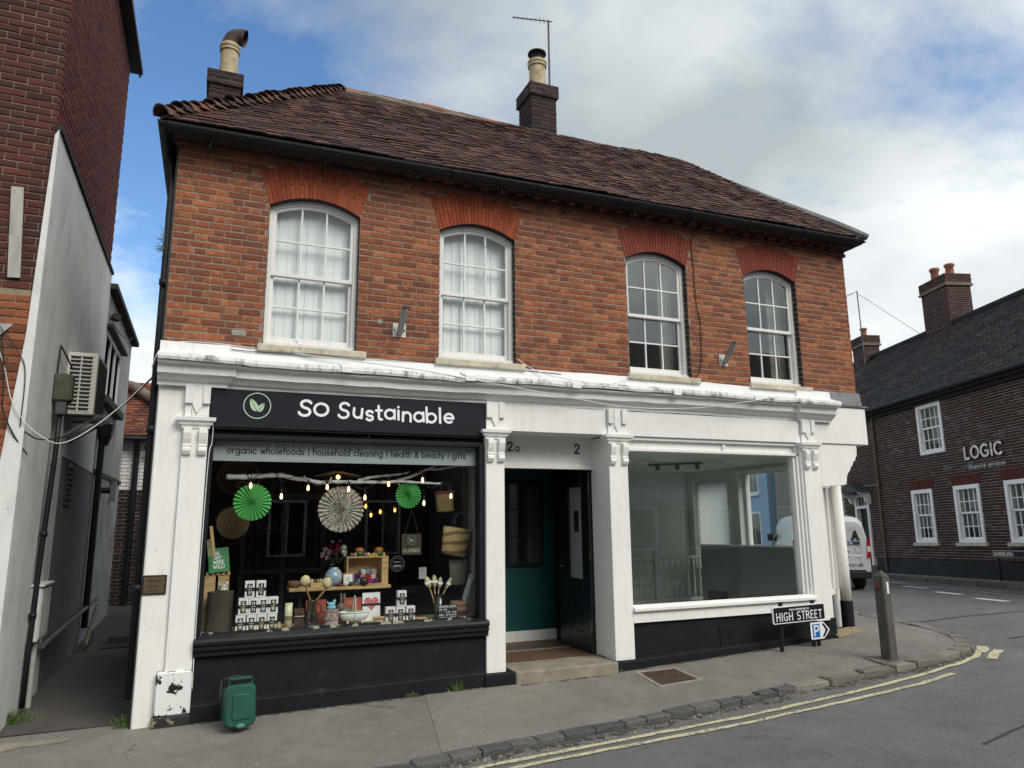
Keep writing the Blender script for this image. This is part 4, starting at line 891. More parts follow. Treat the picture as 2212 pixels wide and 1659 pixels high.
# left fascia sign
sg = thing('shop_sign', 'dark fascia board with white lettering SO Sustainable and green leaf badge', 'sign', (1.9, -.04, 2.75))
MB().box(.475, 3.405, -.045, .02, 2.765, 3.155).build('board', M_fascia, sg, bev=.004)
g = MB(); strokes(g, 'ZQ', (1.335, -.046, 2.925), (1, 0, 0), (0, 0, 1), .098, .028, .30, sp=.16, wob=.06, seed=4); g.build('lettering', M_letw, sg)
g = MB(); strokes(g, 'Zustainable', (1.745, -.046, 2.915), (1, 0, 0), (0, 0, 1), .098, .027, 1.28, sp=.28, wob=.17, seed=12); g.build('lettering', M_letw, sg)
g = MB(); leaf_logo(g, None, (.915, -.046, 2.995), (1, 0, 0), (0, 0, 1), .135); g.build('leaf_badge', M_letg, sg)
# left window: transom, frame, glass, band, sill, stallriser, plinth
SW = MB(); SW.box(.475, 3.405, -.03, .15, 2.745, 2.764); SW.box(.475, 3.405, .0, .15, 2.66, 2.70); SW.box(.475, 3.405, .035, .14, 2.70, 2.745); SW.box(2.06, 2.085, .0, .04, 2.70, 2.745)
SW.box(.473, .525, -.015, .15, .74, 2.66); SW.box(3.345, 3.408, -.015, .15, .74, 2.66)
SW.box(.475, 3.405, -.0, .15, 2.645, 2.66)
shopw = SW.build('shop_window', M_black, BLD, bev=.004)
MB().add([(.525, .10, .76), (3.345, .10, .76), (3.345, .10, 2.645), (.525, .10, 2.645)], [(0,1,2,3)]).build('glass', M_glass, shopw, fix=False)
MB().box(.53, 3.34, .112, .116, 2.44, 2.648).build('vinyl_band', M_band, shopw)
g = MB(); strokes(g, 'organic wholefoods | household cleaning | health & beauty | gifts', (.66, .0985, 2.52), (1, 0, 0), (0, 0, 1), .042, .0105, 2.56, sp=.3, depth=.0); 
for i, p in enumerate(g.v): g.v[i] = (p[0], .110-(.0003*(i % 5)) if False else p[1], p[2])
g.xf(Matrix.Translation((0, .012, 0))); g.build('lettering', M_letk, shopw)
MB().sweep([(0, .765), (.105, .742), (.112, .72), (.112, .695), (.095, .69), (.09, .672), (.098, .665), (.098, .645), (.075, .638), (.07, .618), (.078, .612), (.078, .592), (.05, .58), (0, .58)], [(.472, .0), (3.425, .0)]).build('window_sill', M_black, BLD)
MB().box(.475, 3.41, -.022, .16, .1, .6).build('stallriser', M_plinth, BLD)
g = MB(); a_, b_ = .19, .235; g.add([(.48, -.022, a_), (3.40, -.022, b_), (3.40, -.085, b_-.03), (.48, -.085, a_-.03), (.48, -.085, -.05), (3.40, -.085, -.05), (3.40, -.022, -.05), (.48, -.022, -.05)], [(0,1,2,3), (3,2,5,4), (0,3,4,7), (1,6,5,2)]); g.build('plinth', M_plinth, BLD, bev=.006)
# doorway fascia and number board
MB().box(3.635, 5.02, -.03, .1, 2.845, 3.155).build('fascia', M_white, BLD, bev=.003)
MB().box(3.6, 5.03, .1, .42, 2.845, 2.9).build('porch_ceiling', M_white, BLD)
db = MB().box(3.66, 5.02, .36, .42, 2.5, 2.85); db.box(3.66, 5.02, .33, .42, 2.44, 2.5); db.box(3.66, 5.02, .345, .36, 2.5, 2.512); o = db.build('number_board', M_white, BLD, bev=.003)
g = MB(); strokes(g, '2', (3.845, .3595, 2.655), (1, 0, 0), (0, 0, 1), .068, .022, .07, serif=0); strokes(g, 'a', (3.945, .3595, 2.652), (1, 0, 0), (0, 0, 1), .05, .014, serif=.12); strokes(g, '2', (4.765, .3595, 2.645), (1, 0, 0), (0, 0, 1), .075, .023, .075); g.build('numerals', M_letgrey, o)
# right fascia, transom, window
MB().box(5.285, 8.13, -.03, .1, 2.845, 3.155).build('fascia', M_white, BLD, bev=.003)
SW = MB(); SW.box(5.28, 8.13, .0, .14, 2.80, 2.845); SW.box(5.28, 8.13, .05, .14, 2.70, 2.80); SW.box(5.28, 8.13, .0, .14, 2.66, 2.70); SW.box(6.82, 6.86, .02, .06, 2.70, 2.80)
SW.box(5.282, 5.315, .0, .14, .76, 2.66); SW.box(8.02, 8.06, .03, .14, .76, 2.66); SW.box(8.06, 8.10, .0, .14, .76, 2.80); SW.box(8.10, 8.132, -.03, .14, .76, 2.80)
shopr = SW.build('shop_window', M_white, BLD, bev=.004)
MB().add([(5.315, .10, .78), (8.02, .10, .78), (8.02, .10, 2.66), (5.315, .10, 2.66)], [(0,1,2,3)]).build('glass', M_glass2, shopr, fix=False)
MB().sweep([(0, .80), (.05, .785), (.10, .765), (.10, .735), (.055, .725), (.05, .70), (.06, .69), (.06, .60), (0, .60)], [(5.285, .0), (8.14, .0)]).build('window_sill', M_white, BLD)
MB().box(5.29, 8.40, -.018, .16, .1, .62).build('stallriser', M_plinth, BLD)
g = MB(); a_, b_ = .205, .30; g.add([(5.3, -.018, a_), (8.42, -.018, b_), (8.42, -.075, b_-.02), (5.3, -.075, a_-.02), (5.3, -.075, -.0), (8.42, -.075, .0), (8.42, -.018, .0), (5.3, -.018, .0)], [(0,1,2,3), (3,2,5,4), (0,3,4,7), (1,6,5,2)]); g.build('plinth', M_plinth, BLD, bev=.006)
vt = MB(); vt.box(6.555, 6.745, -.03, -.01, .215, .47); v_o = vt.build('air_vent', M_gutter, BLD)
g = MB()
for k in range(3):
    for i in range(8):
        for j in range(3): g.obox(TRS((6.57+i*.0225+.008, -.031, .235+k*.083+j*.02), rot=(0, R(20), 0)), .012, .004, .013)
g.build('vent_holes', P('vent shadow', (.004, .004, .004), .9), v_o); g = MB()
for z in (.30, .383): g.box(6.56, 6.74, -.034, -.029, z-.006, z+.006)
g.build('vent_bars', M_gutter, v_o)
# stone doorstep, mat well and threshold
g = MB(); pts = [(3.72, -.155), (4.05, -.165), (4.4, -.15), (4.75, -.165), (5.0, -.15), (5.0, .36), (3.72, .36)]
g.poly([(x, y, .0) for x, y in pts], (0, 0, .2)); g.build('doorstep', M_step, BLD, bev=.018, seg=2)
MB().box(3.68, 5.03, .36, .95, .05, .205).build('mat_well', P('coir mat', (.10, .058, .03), .95, .35, 60, .6, 160), BLD)
MB().box(3.68, 5.2, .95, .98, .05, .215).build('threshold_strip', P('alloy strip', (.5, .5, .5), .4, .1, 5, 0, metal=.8), BLD)
MB().box(3.4, 5.3, .98, 3.9, .05, .21).build('hall_floor', P('oak floor', (.10, .065, .04), .5, .25, 5, .1, 40, stretch=(1, 8, 1)), BLD)
# hall walls
MB().box(3.45, 3.70, .2, 3.9, .05, 3.2).build('hall_wall', M_doorblk, BLD)
MB().box(3.70, 5.29, 1.6, 1.68, .21, 3.2).build('hall_back_wall', M_teal, BLD); MB().box(3.70, 5.29, 1.575, 1.6, .21, .345).build('skirting', M_white, BLD); MB().box(3.6, 5.3, .4, 1.7, 2.62, 2.7).build('hall_ceiling', M_dark, BLD)
MB().box(5.05, 5.29, .42, 3.9, .05, 3.2).build('hall_wall', M_dark, BLD)
ow = MB().box(4.0, 4.86, 1.555, 1.598, 1.2, 2.36).build('inner_window', M_doorblk, BLD, bev=.005)
for a, b in ((4.05, 4.32), (4.34, 4.6), (4.62, 4.82)):
    for c_, d_ in ((1.25, 1.58), (1.6, 1.95), (1.97, 2.3)): MB().box(a, b, 1.550, 1.557, c_, d_).build('pane', P('dark pane', (.006, .01, .012) if b < 4.7 else (.05, .06, .06), .08, .1, 3, 0, spec=.8) if b < 4.7 else P('pale pane', (.035, .042, .045), .1, .1, 3, 0, spec=.8), ow)
# open door leaf, hinged on the right jamb
dm = Matrix.Translation((4.985, .40, .215)) @ Matrix.Rotation(R(91), 4, 'Z')
g = MB(); W_, H_ = .84, 2.2
for a, b, c_, d_ in ((0, .2, 0, H_), (W_-.3, W_, 0, H_), (.2, W_-.3, 0, .22), (.2, W_-.3, .68, .86), (.2, W_-.3, H_-.18, H_)): g.box(a, b, -.022, .022, c_, d_)
g.box(.2, W_-.3, -.01, .01, .2, .7); g.xf(dm); door = g.build('door', M_doorblk, BLD, bev=.004)
MB().box(.2, W_-.3, -.004, .004, .86, H_-.18).xf(dm).build('glass', P('frosted pane', (.36, .40, .38), .25, .15, 3, 0, spec=.6), door)
MB().box(.30, .42, .0045, .007, 1.45, 1.72).xf(dm).build('notice', P('dark notice', (.02, .022, .024), .6), door)
for z in (.25, 1.1, 1.95): MB().box(-.012, .012, .0225, .03, z, z+.12).xf(dm).build('hinge', M_brass, door)
MB().tube([(W_-.09, .022, 1.0), (W_-.09, .06, 1.0), (W_-.2, .06, 1.0)], .009, 8).xf(dm).build('handle', M_steel, door)
# ---- chamfered corner at the side street
CW = MB()
CW.poly([(8.37, .0, .0), (8.50, .0, .0), (8.50, .0, 2.86), (8.37, .0, 2.86)], (0, .2, 0))
CW.build('corner_pier', M_render, BLD, bev=.01)
MB().box(8.36, 8.515, -.02, .22, .0, .47).build('corner_plinth', M_plinth, BLD, bev=.008)
MB().box(8.38, 9.44, -.02, .8, 2.855, 3.395).build('corner_band', M_render, BLD, bev=.006)
MB().box(8.36, 9.48, -.045, .85, 3.396, 3.425).build('lead_capping', M_lead, BLD, bev=.01)
# overhanging corbel, stepping in under the band
prof = [(8.50, 2.236), (8.90, 2.262), (8.965, 2.28), (8.99, 2.40), (9.03, 2.46), (9.05, 2.465), (9.08, 2.53), (9.105, 2.535), (9.14, 2.61), (9.17, 2.615), (9.2, 2.68), (9.215, 2.69), (9.225, 2.80), (9.22, 2.855), (8.50, 2.855)]
MB().poly([(x, .004, z) for x, z in prof], (0, .62, 0)).build('corbel', M_render, BLD, bev=.006)
# splayed side: jamb, recess with window, round corner shaft, side wall
MB().poly([(8.5, .2, .1), (9.25, .75, .1), (9.25, .85, .1), (8.5, .3, .1)], (0, 0, .62)).build('side_plinth', M_plinth, BLD)
MB().poly([(8.51, .16, .72), (9.0, .5, .72), (9.02, .44, .72), (8.53, .1, .72)], (0, 0, .07)).build('side_sill', M_white, BLD, bev=.004)
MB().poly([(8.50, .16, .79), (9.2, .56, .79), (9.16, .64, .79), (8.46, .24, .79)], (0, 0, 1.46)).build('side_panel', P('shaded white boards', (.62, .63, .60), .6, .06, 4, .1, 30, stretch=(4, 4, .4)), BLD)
for t_ in (.12, .3, .62, .8):
    x_, y_ = 8.50+.7*t_, .16+.4*t_; MB().poly([(x_, y_, .79), (x_+.05, y_+.0286, .79), (x_+.065, y_+.0, .79), (x_+.015, y_-.0286, .79)], (0, 0, 1.46)).build('side_moulding', M_white, BLD, bev=.004)
MB().tube([(9.19, .42, .62), (9.19, .42, 1.2), (9.175, .42, 2.3)], .078, 16).build('corner_shaft', M_render, BLD, smooth=True)
MB().tube([(9.19, .42, .1), (9.19, .42, .62)], .086, 16).build('shaft_base', M_plinth, BLD)
MB().poly([(8.42, -.12, pav(8.5, 0)+.004), (9.1, .1, pav(9, 0)+.004), (9.25, .42, pav(9, 0)+.004), (8.55, .2, pav(8.5, .2)+.004)], (0, 0, .03)).build('corner_slab', P('buff stone slab', (.30, .235, .15), .9, .25, 6, .3, 40), pavement)
g = MB(); g.box(9.12, 9.32, .6, 1.05, .0, 2.86); g.box(9.12, 9.32, 2.45, 2.75, .0, 2.86); g.box(9.12, 9.32, 3.75, 4.2, .0, 2.86); g.box(9.12, 9.32, 2.75, 3.75, .0, .9); g.box(9.12, 9.32, 2.75, 3.75, 2.5, 2.86); g.box(9.12, 9.32, 1.05, 2.45, .0, .9); g.box(9.12, 9.32, 1.05, 2.45, 2.62, 2.86); g.build('side_wall', M_render, BLD)
g = MB(); g.box(9.18, 9.25, 1.05, 1.11, .9, 2.62); g.box(9.18, 9.25, 2.39, 2.45, .9, 2.62); g.box(9.18, 9.25, 1.11, 2.39, .9, .96); g.box(9.18, 9.25, 1.11, 2.39, 2.56, 2.62); so_ = g.build('side_window', M_white, BLD); MB().add([(9.21, 1.11, .96), (9.21, 2.39, .96), (9.21, 2.39, 2.56), (9.21, 1.11, 2.56)], [(0,1,2,3)]).build('glass', M_glass, so_, fix=False)
g = MB(); g.box(9.18, 9.25, 2.75, 2.81, .9, 2.5); g.box(9.18, 9.25, 3.69, 3.75, .9, 2.5); g.box(9.18, 9.25, 2.81, 3.69, .9, .96); g.box(9.18, 9.25, 2.81, 3.69, 2.44, 2.5); added_window = g.build('side_window', M_white, BLD); MB().add([(9.21, 2.81, .96), (9.21, 3.69, .96), (9.21, 3.69, 2.44), (9.21, 2.81, 2.44)], [(0,1,2,3)]).build('glass', M_glass, added_window, fix=False)  # rear side window added to bring more light into the empty shop
q = NM('translucent glow sheet'); tl_ = q.nt.nodes.new('ShaderNodeBsdfTranslucent'); tl_.inputs[0].default_value = (.85, .86, .82, 1); q.L(tl_.outputs[0], q.nt.nodes['Material Output'].inputs[0])
MB().add([(9.15, 2.76, .92), (9.15, 3.74, .92), (9.15, 3.74, 2.48), (9.15, 2.76, 2.48)], [(0,1,2,3)]).build('blind', q.m, added_window, fix=False)  # translucent sheet added so the opening glows like a white panel
# flagpole sockets on the brickwork
for bx in (2.385, 6.905):
    g = MB(); g.box(bx-.075, bx+.075, -.008, .0, 3.86, 4.02); o = g.build('flagpole_bracket', P('bracket plate', (.52, .5, .48), .5, .2, 20, .1, 30, metal=.2), BLD, bev=.006)
    MB().tube([(bx, -.03, 3.90), (bx, -.235, 4.135)], .036, 14).build('socket', M_steel, o, smooth=False); MB().tube([(bx, -.236, 4.136), (bx, -.240, 4.1405)], .03, 12).build('socket_mouth', M_dark, o)
    for s_ in (-.055, .055): MB().ball((bx+s_, -.01, 3.94), .01, 8, 5).build('bolt', M_cablek, o)
# loose cables on the cornice and wall
def cable(pts, r, mat, name, label):
    P3 = [Vector(p) for p in pts]; fine = []
    for i in range(len(P3)-1):
        p0, p1_, p2_, p3_ = P3[max(i-1, 0)], P3[i], P3[i+1], P3[min(i+2, len(P3)-1)]
        for k in range(8):
            t = k/8; fine.append(.5*((2*p1_)+(p2_-p0)*t+(2*p0-5*p1_+4*p2_-p3_)*t*t+(3*p1_-p0-3*p2_+p3_)*t**3))
    fine.append(P3[-1]); return MB().tube(fine, r, 6).build(name, mat, label=label, cat='cable', smooth=True)
cable([(-.08, -.03, 3.33), (-.02, -.06, 3.5), (.12, -.02, 3.6), (.45, -.012, 3.62), (1.0, -.03, 3.59), (1.8, -.1, 3.53), (2.6, -.2, 3.455), (3.3, -.235, 3.37), (4.2, -.24, 3.27), (5.2, -.25, 3.17), (6.2, -.25, 3.21), (7.0, -.245, 3.33), (7.6, -.22, 3.44)], .006, M_cable, 'cable', 'long white cable sagging along the front of the cornice')
cable([(.1, -.02, 3.6), (.8, -.04, 3.56), (1.6, -.05, 3.575), (2.6, -.03, 3.59), (3.6, -.03, 3.585), (4.4, -.03, 3.57)], .004, M_cablek, 'cable', 'thin dark cable lying along the top of the flashing')
cable([(3.83, -.02, 3.72), (3.95, -.03, 3.64), (4.2, -.1, 3.53), (4.6, -.2, 3.46), (4.9, -.22, 3.44), (5.15, -.15, 3.5), (5.35, -.06, 3.6), (5.42, -.05, 3.66)], .005, M_cable, 'cable', 'white cable looping from the second upstairs sill to the third')
cable([(6.4, -.25, 5.86), (6.46, -.12, 5.75), (6.47, -.02, 5.6), (6.485, -.012, 5.2), (6.50, -.012, 4.7), (6.545, -.012, 4.45), (6.53, -.012, 3.95), (6.47, -.012, 3.72), (6.4, -.02, 3.69)], .006, M_cablek, 'cable', 'black cable running down the brickwork beside the third upstairs window')
cable([(.30, -.02, 3.0), (.33, -.09, 2.87), (.44, -.085, 2.865), (.505, -.05, 2.8), (.51, -.03, 2.6), (.49, -.055, 2.45), (.482, -.06, 1.6), (.48, -.06, .8), (.485, -.06, .3)], .005, M_cable, 'cable', 'white cable clipped down the edge of the left pilaster')
# ------------------------------------------------------------------ left shop: room and window display
g = MB(); g.box(.25, 3.5, 3.7, 3.8, .2, 2.9); g.box(.25, .46, .2, 3.8, .2, 2.9); g.box(3.42, 3.46, .75, 3.8, .2, 2.9); g.build('shop_room', M_dark, BLD)
MB().box(3.42, 3.45, .16, .75, .7, 2.7).build('window_cheek', P('grey cheek board', (.30, .33, .33), .6, .1, 3, .05, 30), BLD)
MB().box(.25, 3.5, .16, 3.8, 2.67, 2.75).build('shop_ceiling', P('dark shop ceiling', (.05, .052, .055), .8), BLD); MB().box(.25, 3.5, .6, 3.8, .1, .2).build('shop_floor', M_dark, BLD)
g = MB(); g.box(.5, 3.42, .145, .72, .70, .74); g.build('display_board', P('pale peeling board', (.36, .27, .155), .75, .25, 5, .3, 30, stretch=(.3, 1, 1), dirt=(10, .62, (.05, .045, .04), .03)), BLD)
g = MB(); g.box(.53, 3.34, .128, .145, .735, .775); g.build('bottom_bead', P('flaked black bead', (.02, .02, .021), .6, .2, 5, .4, 30, dirt=(7, .52, (.50, .44, .34), .02)), BLD)
MB().box(.5, 3.42, .71, .73, .2, .70).build('display_front', M_dark, BLD)
# back-of-shop shelving, only just visible
for (xa, xb, lab) in ((1.1, 2.0, 'dark shelving unit at the back of the shop behind the left fan'), (2.2, 3.2, 'dark shelving unit at the back of the shop behind the patterned fan')):
    s = thing('shelving', lab, 'shelf', ((xa+xb)/2, 3.5, .2))
    for x in (xa, xb): MB().box(x-.02, x+.02, 3.3, 3.68, .2, 2.3).build('side_panel', P('dim brown wood', (.06, .045, .03), .6), s)
    for k in range(5): MB().box(xa+.02, xb-.02, 3.3, 3.68, .3+k*.45, .33+k*.45).build('shelf', P('dim brown wood', (.1, .1, .1)), s)
    g = MB()
    for k in range(5):
        x = xa+.06
        while x < xb-.12:
            w_ = rng.uniform(.05, .12); g.box(x, x+w_, 3.36, 3.5, .332+k*.45, .332+k*.45+rng.uniform(.1, .3)); x += w_+rng.uniform(.01, .05)
    o = g.build('jars', P('dim packets', (.075, .06, .05), .6, .9, 7, 0), s); o['kind'] = 'stuff'
s = thing('counter_door_frame', 'dark timber screen with glazed panels standing inside the shop', 'screen', (1.4, 2.2, .2))
for x in (.95, 1.45, 1.95): MB().box(x-.03, x+.03, 2.2, 2.25, .2, 2.2).build('post', P('dim blue grey paint', (.035, .042, .05), .5), s)
for z in (.3, 1.2, 2.15): MB().box(.98, 1.42, 2.205, 2.245, z-.03, z+.03).build('rail', P('dim blue grey paint', (.1, .1, .1)), s); MB().box(1.48, 1.92, 2.205, 2.245, z-.03, z+.03).build('rail', P('dim blue grey paint', (.1, .1, .1)), s)

# white branch hanging across the window
def smooth_path(pts, y, n=6, jy=.0):
    P3 = [Vector((p[0], y+(rng.uniform(-jy, jy)), p[1])) for p in pts]; out = []
    for i in range(len(P3)-1):
        p0, a, b, c = P3[max(i-1, 0)], P3[i], P3[i+1], P3[min(i+2, len(P3)-1)]
        for k in range(n): t = k/n; out.append(.5*((2*a)+(b-p0)*t+(2*p0-5*a+4*b-c)*t*t+(3*a-p0-3*b+c)*t**3))
    out.append(P3[-1]); return out
M_branch = P('white washed branch', (.66, .66, .64), .75, .2, 14, .5, 40, dirt=(18, .6, (.3, .29, .27), .1))
br = thing('hanging_branch', 'white painted forked branch hanging across the top of the shop window', 'branch', (1.9, .3, 2.2))
def limb(pts, r0, r1, y=.3):
    q = smooth_path(pts, y, 5, .012); n = len(q); MB().tube(q, [r0+(r1-r0)*i/(n-1)+.003*math.sin(i*1.7) for i in range(n)], 10).build('limb', M_branch, br, smooth=True)
limb([(0.67,2.29),(0.86,2.29),(0.96,2.3),(1.1,2.31),(1.23,2.31),(1.36,2.28),(1.47,2.27),(1.61,2.24),(1.75,2.25),(1.93,2.25),(2.07,2.25),(2.28,2.25),(2.43,2.26),(2.54,2.26),(2.73,2.25),(2.98,2.24)], .029, .013)
limb([(2.03,2.265),(2.15,2.3),(2.28,2.32),(2.46,2.34),(2.58,2.36),(2.61,2.38)], .018, .008, .31); limb([(2.47,2.27),(2.54,2.29),(2.65,2.33),(2.74,2.37),(2.82,2.405),(2.96,2.41),(3.07,2.43),(3.19,2.45),(3.31,2.46)], .019, .010, .31)
limb([(2.83,2.41),(2.94,2.455)], .009, .005); limb([(1.44,2.27),(1.455,2.31)], .009, .006, .29); limb([(1.72,2.25),(1.735,2.295)], .012, .009, .285); limb([(2.46,2.26),(2.5,2.22)], .01, .004)
MB().tube(smooth_path([(.86,2.45),(.86,2.34),(.9,2.26),(.87,2.27)], .27), .004, 5).build('tie', M_cablek, br)
# festoon bulbs
M_bulb = emit('warm filament glass', (1, .66, .32), 2.2); M_bulb2 = emit('small warm bulb', (1, .55, .18), 3)
BU = [(.91,2.2,'over the left green fan'),(1.22,2.09,'hanging alone right of the left green fan'),(1.49,2.18,'under the middle of the white branch'),(1.69,2.19,'just left of the patterned fan'),(1.92,2.17,'in front of the top of the patterned fan'),(2.1,2.08,'right of the patterned fan'),(2.36,2.23,'left of the small green fan on the branch'),(2.75,2.28,'high up on the right fork of the branch'),(2.77,2.02,'right of the small green fan'),(3.09,2.1,'in front of the hanging straw basket')]
for x, z, lab in BU:
    t = thing('light_bulb', 'lit filament bulb '+lab, 'light bulb', (x, .25, z-.03), 'festoon bulbs in the shop window')
    MB().lathe([(.003, -.03), (.010, -.027), (.0145, -.012), (.0135, .006), (.009, .022), (.008, .03)], (x, .25, z), 12).build('glass', M_bulb, t, smooth=True)
    MB().lathe([(.012, .028), (.0135, .03), (.0135, .065), (.007, .075)], (x, .25, z), 10).build('holder', M_cablek, t)
    MB().tube([(x, .25, z+.07), (x+.005, .27, z+.1), (x, .275, min(z+.16, 2.33))], .0035, 5).build('flex', M_cablek, t)
g = MB(); pth = [(.86,2.33),(.91,2.27),(1.0,2.32),(1.15,2.335),(1.22,2.24),(1.34,2.30),(1.49,2.26),(1.6,2.2),(1.69,2.27),(1.8,2.22),(1.92,2.25),(2.02,2.19),(2.1,2.17),(2.2,2.22),(2.36,2.31),(2.5,2.3),(2.75,2.37),(2.79,2.25),(2.84,2.19),(2.92,2.21),(3.0,2.25),(3.09,2.2)]
g.tube(smooth_path(pth, .265, 5), .004, 5); g.build('festoon_cable', M_cablek, label='black cable of the festoon lights wound around the white branch', cat='cable')
for (x, z, w_) in ((2.38,2.01,'upper left'),(2.45,1.9,'lower middle'),(2.57,1.94,'right hand'),(2.76,1.96,'farthest right')):
    t = thing('pendant_lamp', w_+' of the small warm pendant lamps deep in the shop', 'lamp', (x, 1.6, z), 'pendant lamps inside the shop')
    MB().ball((x, 1.6, z), (.016, .016, .026), 10, 6).build('bulb', M_bulb2, t); MB().lathe([(.04, -.05), (.045, 0), (.03, .05), (.012, .06)], (x, 1.6, z), 12).build('shade', glassmat('amber glass', 1.45, (.85, .6, .35)), t, smooth=True); MB().tube([(x, 1.6, z+.05), (x, 1.6, 2.66)], .003, 5).build('flex', M_cablek, t)
t = thing('wicker_pendant', 'wide flat wicker pendant lampshade under the shop ceiling', 'lamp', (2.05, 1.8, 2.4))
for k in range(36):
    a = k*math.pi/18; MB().tube([(2.05+.05*math.cos(a), 1.8+.05*math.sin(a), 2.46), (2.05+.3*math.cos(a), 1.8+.3*math.sin(a), 2.40)], .0035, 4).build('rib', M_wicker, t)
MB().ball((2.05, 1.8, 2.39), .028, 10, 6).build('bulb', M_bulb2, t)
SPL = [(1.27,'left of the two high'),(2.12,'above the patterned fan among the'),(3.03,'above the small green fan among the')]
for x, lab in SPL:
    MB().lathe([(.045, 2.655), (.05, 2.668)], (x, 1.5, 0), 16).build('ceiling_spotlight', emit('cool downlight', (1, .95, .85), 6) if 'cool downlight' not in MATS else MATS['cool downlight'], label=lab+' ceiling spotlights in the shop', cat='spotlight', group='ceiling spotlights')

# pleated paper fans
def fan(x, z, r, mat, label, y=.31, n=26):
    v = [(x, y, z)]; f = []; gg = random.Random(int(x*100))
    for k in range(2*n):
        a = math.pi*k/n; d_ = -.016 if k % 2 else .016; rr = r*(1.0 if k % 2 else .965)
        v += [(x+.1*r*math.cos(a), y+d_*.35, z+.1*r*math.sin(a)), (x+rr*math.cos(a), y+d_, z+rr*math.sin(a))]
    for k in range(2*n): i, j = 1+2*k, 1+2*((k+1) % (2*n)); f += [(0, i, j), (i, i+1, j+1, j)]
    t = thing('paper_fan', label, 'paper fan', (x, y, z-r), 'pleated paper fans'); MB().add(v, f).build('pleats', mat, t, fix=False); MB().tube([(x, y+.0, z+r*.9), (x, y-.01, min(z+r+.08, 2.4))], .002, 4).build('string', M_cablek, t)
M_green = P('green craft paper', (.10, .42, .12), .75, .12, 3, .1, 80)
q = NM('floral paper'); vo = q.nt.nodes.new('ShaderNodeTexVoronoi'); vo.inputs['Scale'].default_value = 26; q.L(q.pos, vo.inputs['Vector']); vo2 = q.nt.nodes.new('ShaderNodeTexVoronoi'); vo2.inputs['Scale'].default_value = 48; q.L(q.pos, vo2.inputs['Vector'])
cA = q.mix(q.thr(q.noise(38, 3, .5, dist=1.2), .5, .53), (.55, .52, .46), (.16, .17, .14)); cA = q.mix(q.math('SUBTRACT', 1, q.thr(vo.outputs['Distance'], .32, .36)), cA, (.42, .22, .22)); q.col(cA); q.rough(.7); M_floral = q.m
fan(.94, 2.03, .192, M_green, 'large green pleated paper fan hanging at the left of the window'); fan(1.855, 1.955, .25, M_floral, 'large floral patterned paper fan in the middle of the window', n=30); fan(2.605, 2.11, .15, M_green, 'small green pleated paper fan below the forked branch')

# woven things hung at the left
t = thing('woven_bowl', 'large dark woven basket hanging high in the left window corner', 'basket', (.8, .7, 2.13)); 
MB().lathe([(.02, .0), (.15, .005), (.2, .05), (.215, .14), (.205, .14), (.19, .05), (.14, .02), (.02, .015)], (0, 0, 0), 28).xf(TRS((.8, .75, 2.30), rot=(R(78), 0, 0))).build('body', M_wickerd, t, smooth=True)
MB().tube([(.8+.215*math.cos(a), .605, 2.30+.175*math.sin(a)) for a in [k*math.pi/14 for k in range(29)]], .012, 6).build('rim', P('dim straw rim', (.16, .10, .055), .8), t)
MB().tube([(.85+.07*math.cos(a), .58, 2.22+.03*math.sin(a)) for a in [k*math.pi/8 for k in range(17)]], .008, 6).build('handle', M_wicker, t)
MB().lathe([(.005, -.012), (.165, -.006), (.175, .0), (.165, .006), (.005, .012)], (0, 0, 0), 32).xf(TRS((.775, .72, 1.82), rot=(R(88), 0, R(8)))).build('straw_disc', P('dim straw disc', (.15, .105, .05), .85, .4, 50, .8, 90), label='round flat straw mat hanging below the woven basket', cat='mat', smooth=True)

# left group: pallet crate, stump, hen, book, brush
t = thing('pallet_crate', 'upright pale pine crate behind the tree stump', 'crate', (.64, .62, .74))
for x in (.53, .66): MB().box(x, x+.105, .60, .615, .745, 1.28).build('slat', M_pine, t, bev=.002)
for k in range(5): MB().box(.54+k*.05, .575+k*.05, .59, .75, 1.282, 1.312).build('slat', M_pine, t, bev=.002)
MB().box(.525, .54, .62, .75, .745, 1.28).build('side', M_pine, t); MB().box(.755, .77, .62, .75, .745, 1.28).build('side', M_pine, t)
q = NM('bark'); q.col(ramp(q.nt, q.noise(40, 6, .7, stretch=(1, 1, 3)), [(.35, (.05, .04, .033)), (.6, (.115, .088, .065)), (.75, (.2, .17, .13))])); q.rough(.9); q.bump(q.noise(45, 6, .7, stretch=(1, 1, 3)), 1, .02); M_bark = q.m
g = MB(); g.lathe([(.128, .741), (.125, .78), (.122, .95), (.125, 1.1), (.127, 1.13), (.02, 1.132)], (.69, .44, 0), 22); g.build('tree_stump', M_bark, label='short upright tree stump at the left of the window display', cat='stump')
def hen(x, y, z, s, mat, comb, label):
    t = thing('hen_figurine', label, 'ornament', (x, y, z)); MB().lathe([(.35, 0), (.5, .12), (.52, .3), (.42, .36), (.0, .36)], (0, 0, 0), 16).xf(TRS((x, y, z), (s*.1, s*.08, s*.1))).build('bowl', mat, t, smooth=True)
    g = MB(); g.ball((0, 0, .5), (.42, .32, .26), 14, 8); g.tube([(.12, 0, .55), (.3, 0, .8), (.34, 0, 1.0)], [.25, .18, .13], 10); g.tube([(-.3, 0, .55), (-.5, 0, .85)], [.18, .05], 8); g.xf(TRS((x, y, z), (s*.1, s*.1, s*.1))).build('body', mat, t, smooth=True)
    MB().ball((.34, 0, 1.1), (.12, .04, .1), 8, 6).xf(TRS((x, y, z), (s*.1, s*.1, s*.1))).build('comb', comb, t); MB().ball((.47, 0, .95), (.08, .04, .05), 8, 6).xf(TRS((x, y, z), (s*.1, s*.1, s*.1))).build('beak', comb, t)
M_red = P('red glaze', (.45, .03, .02), .35, .1, 5, 0)
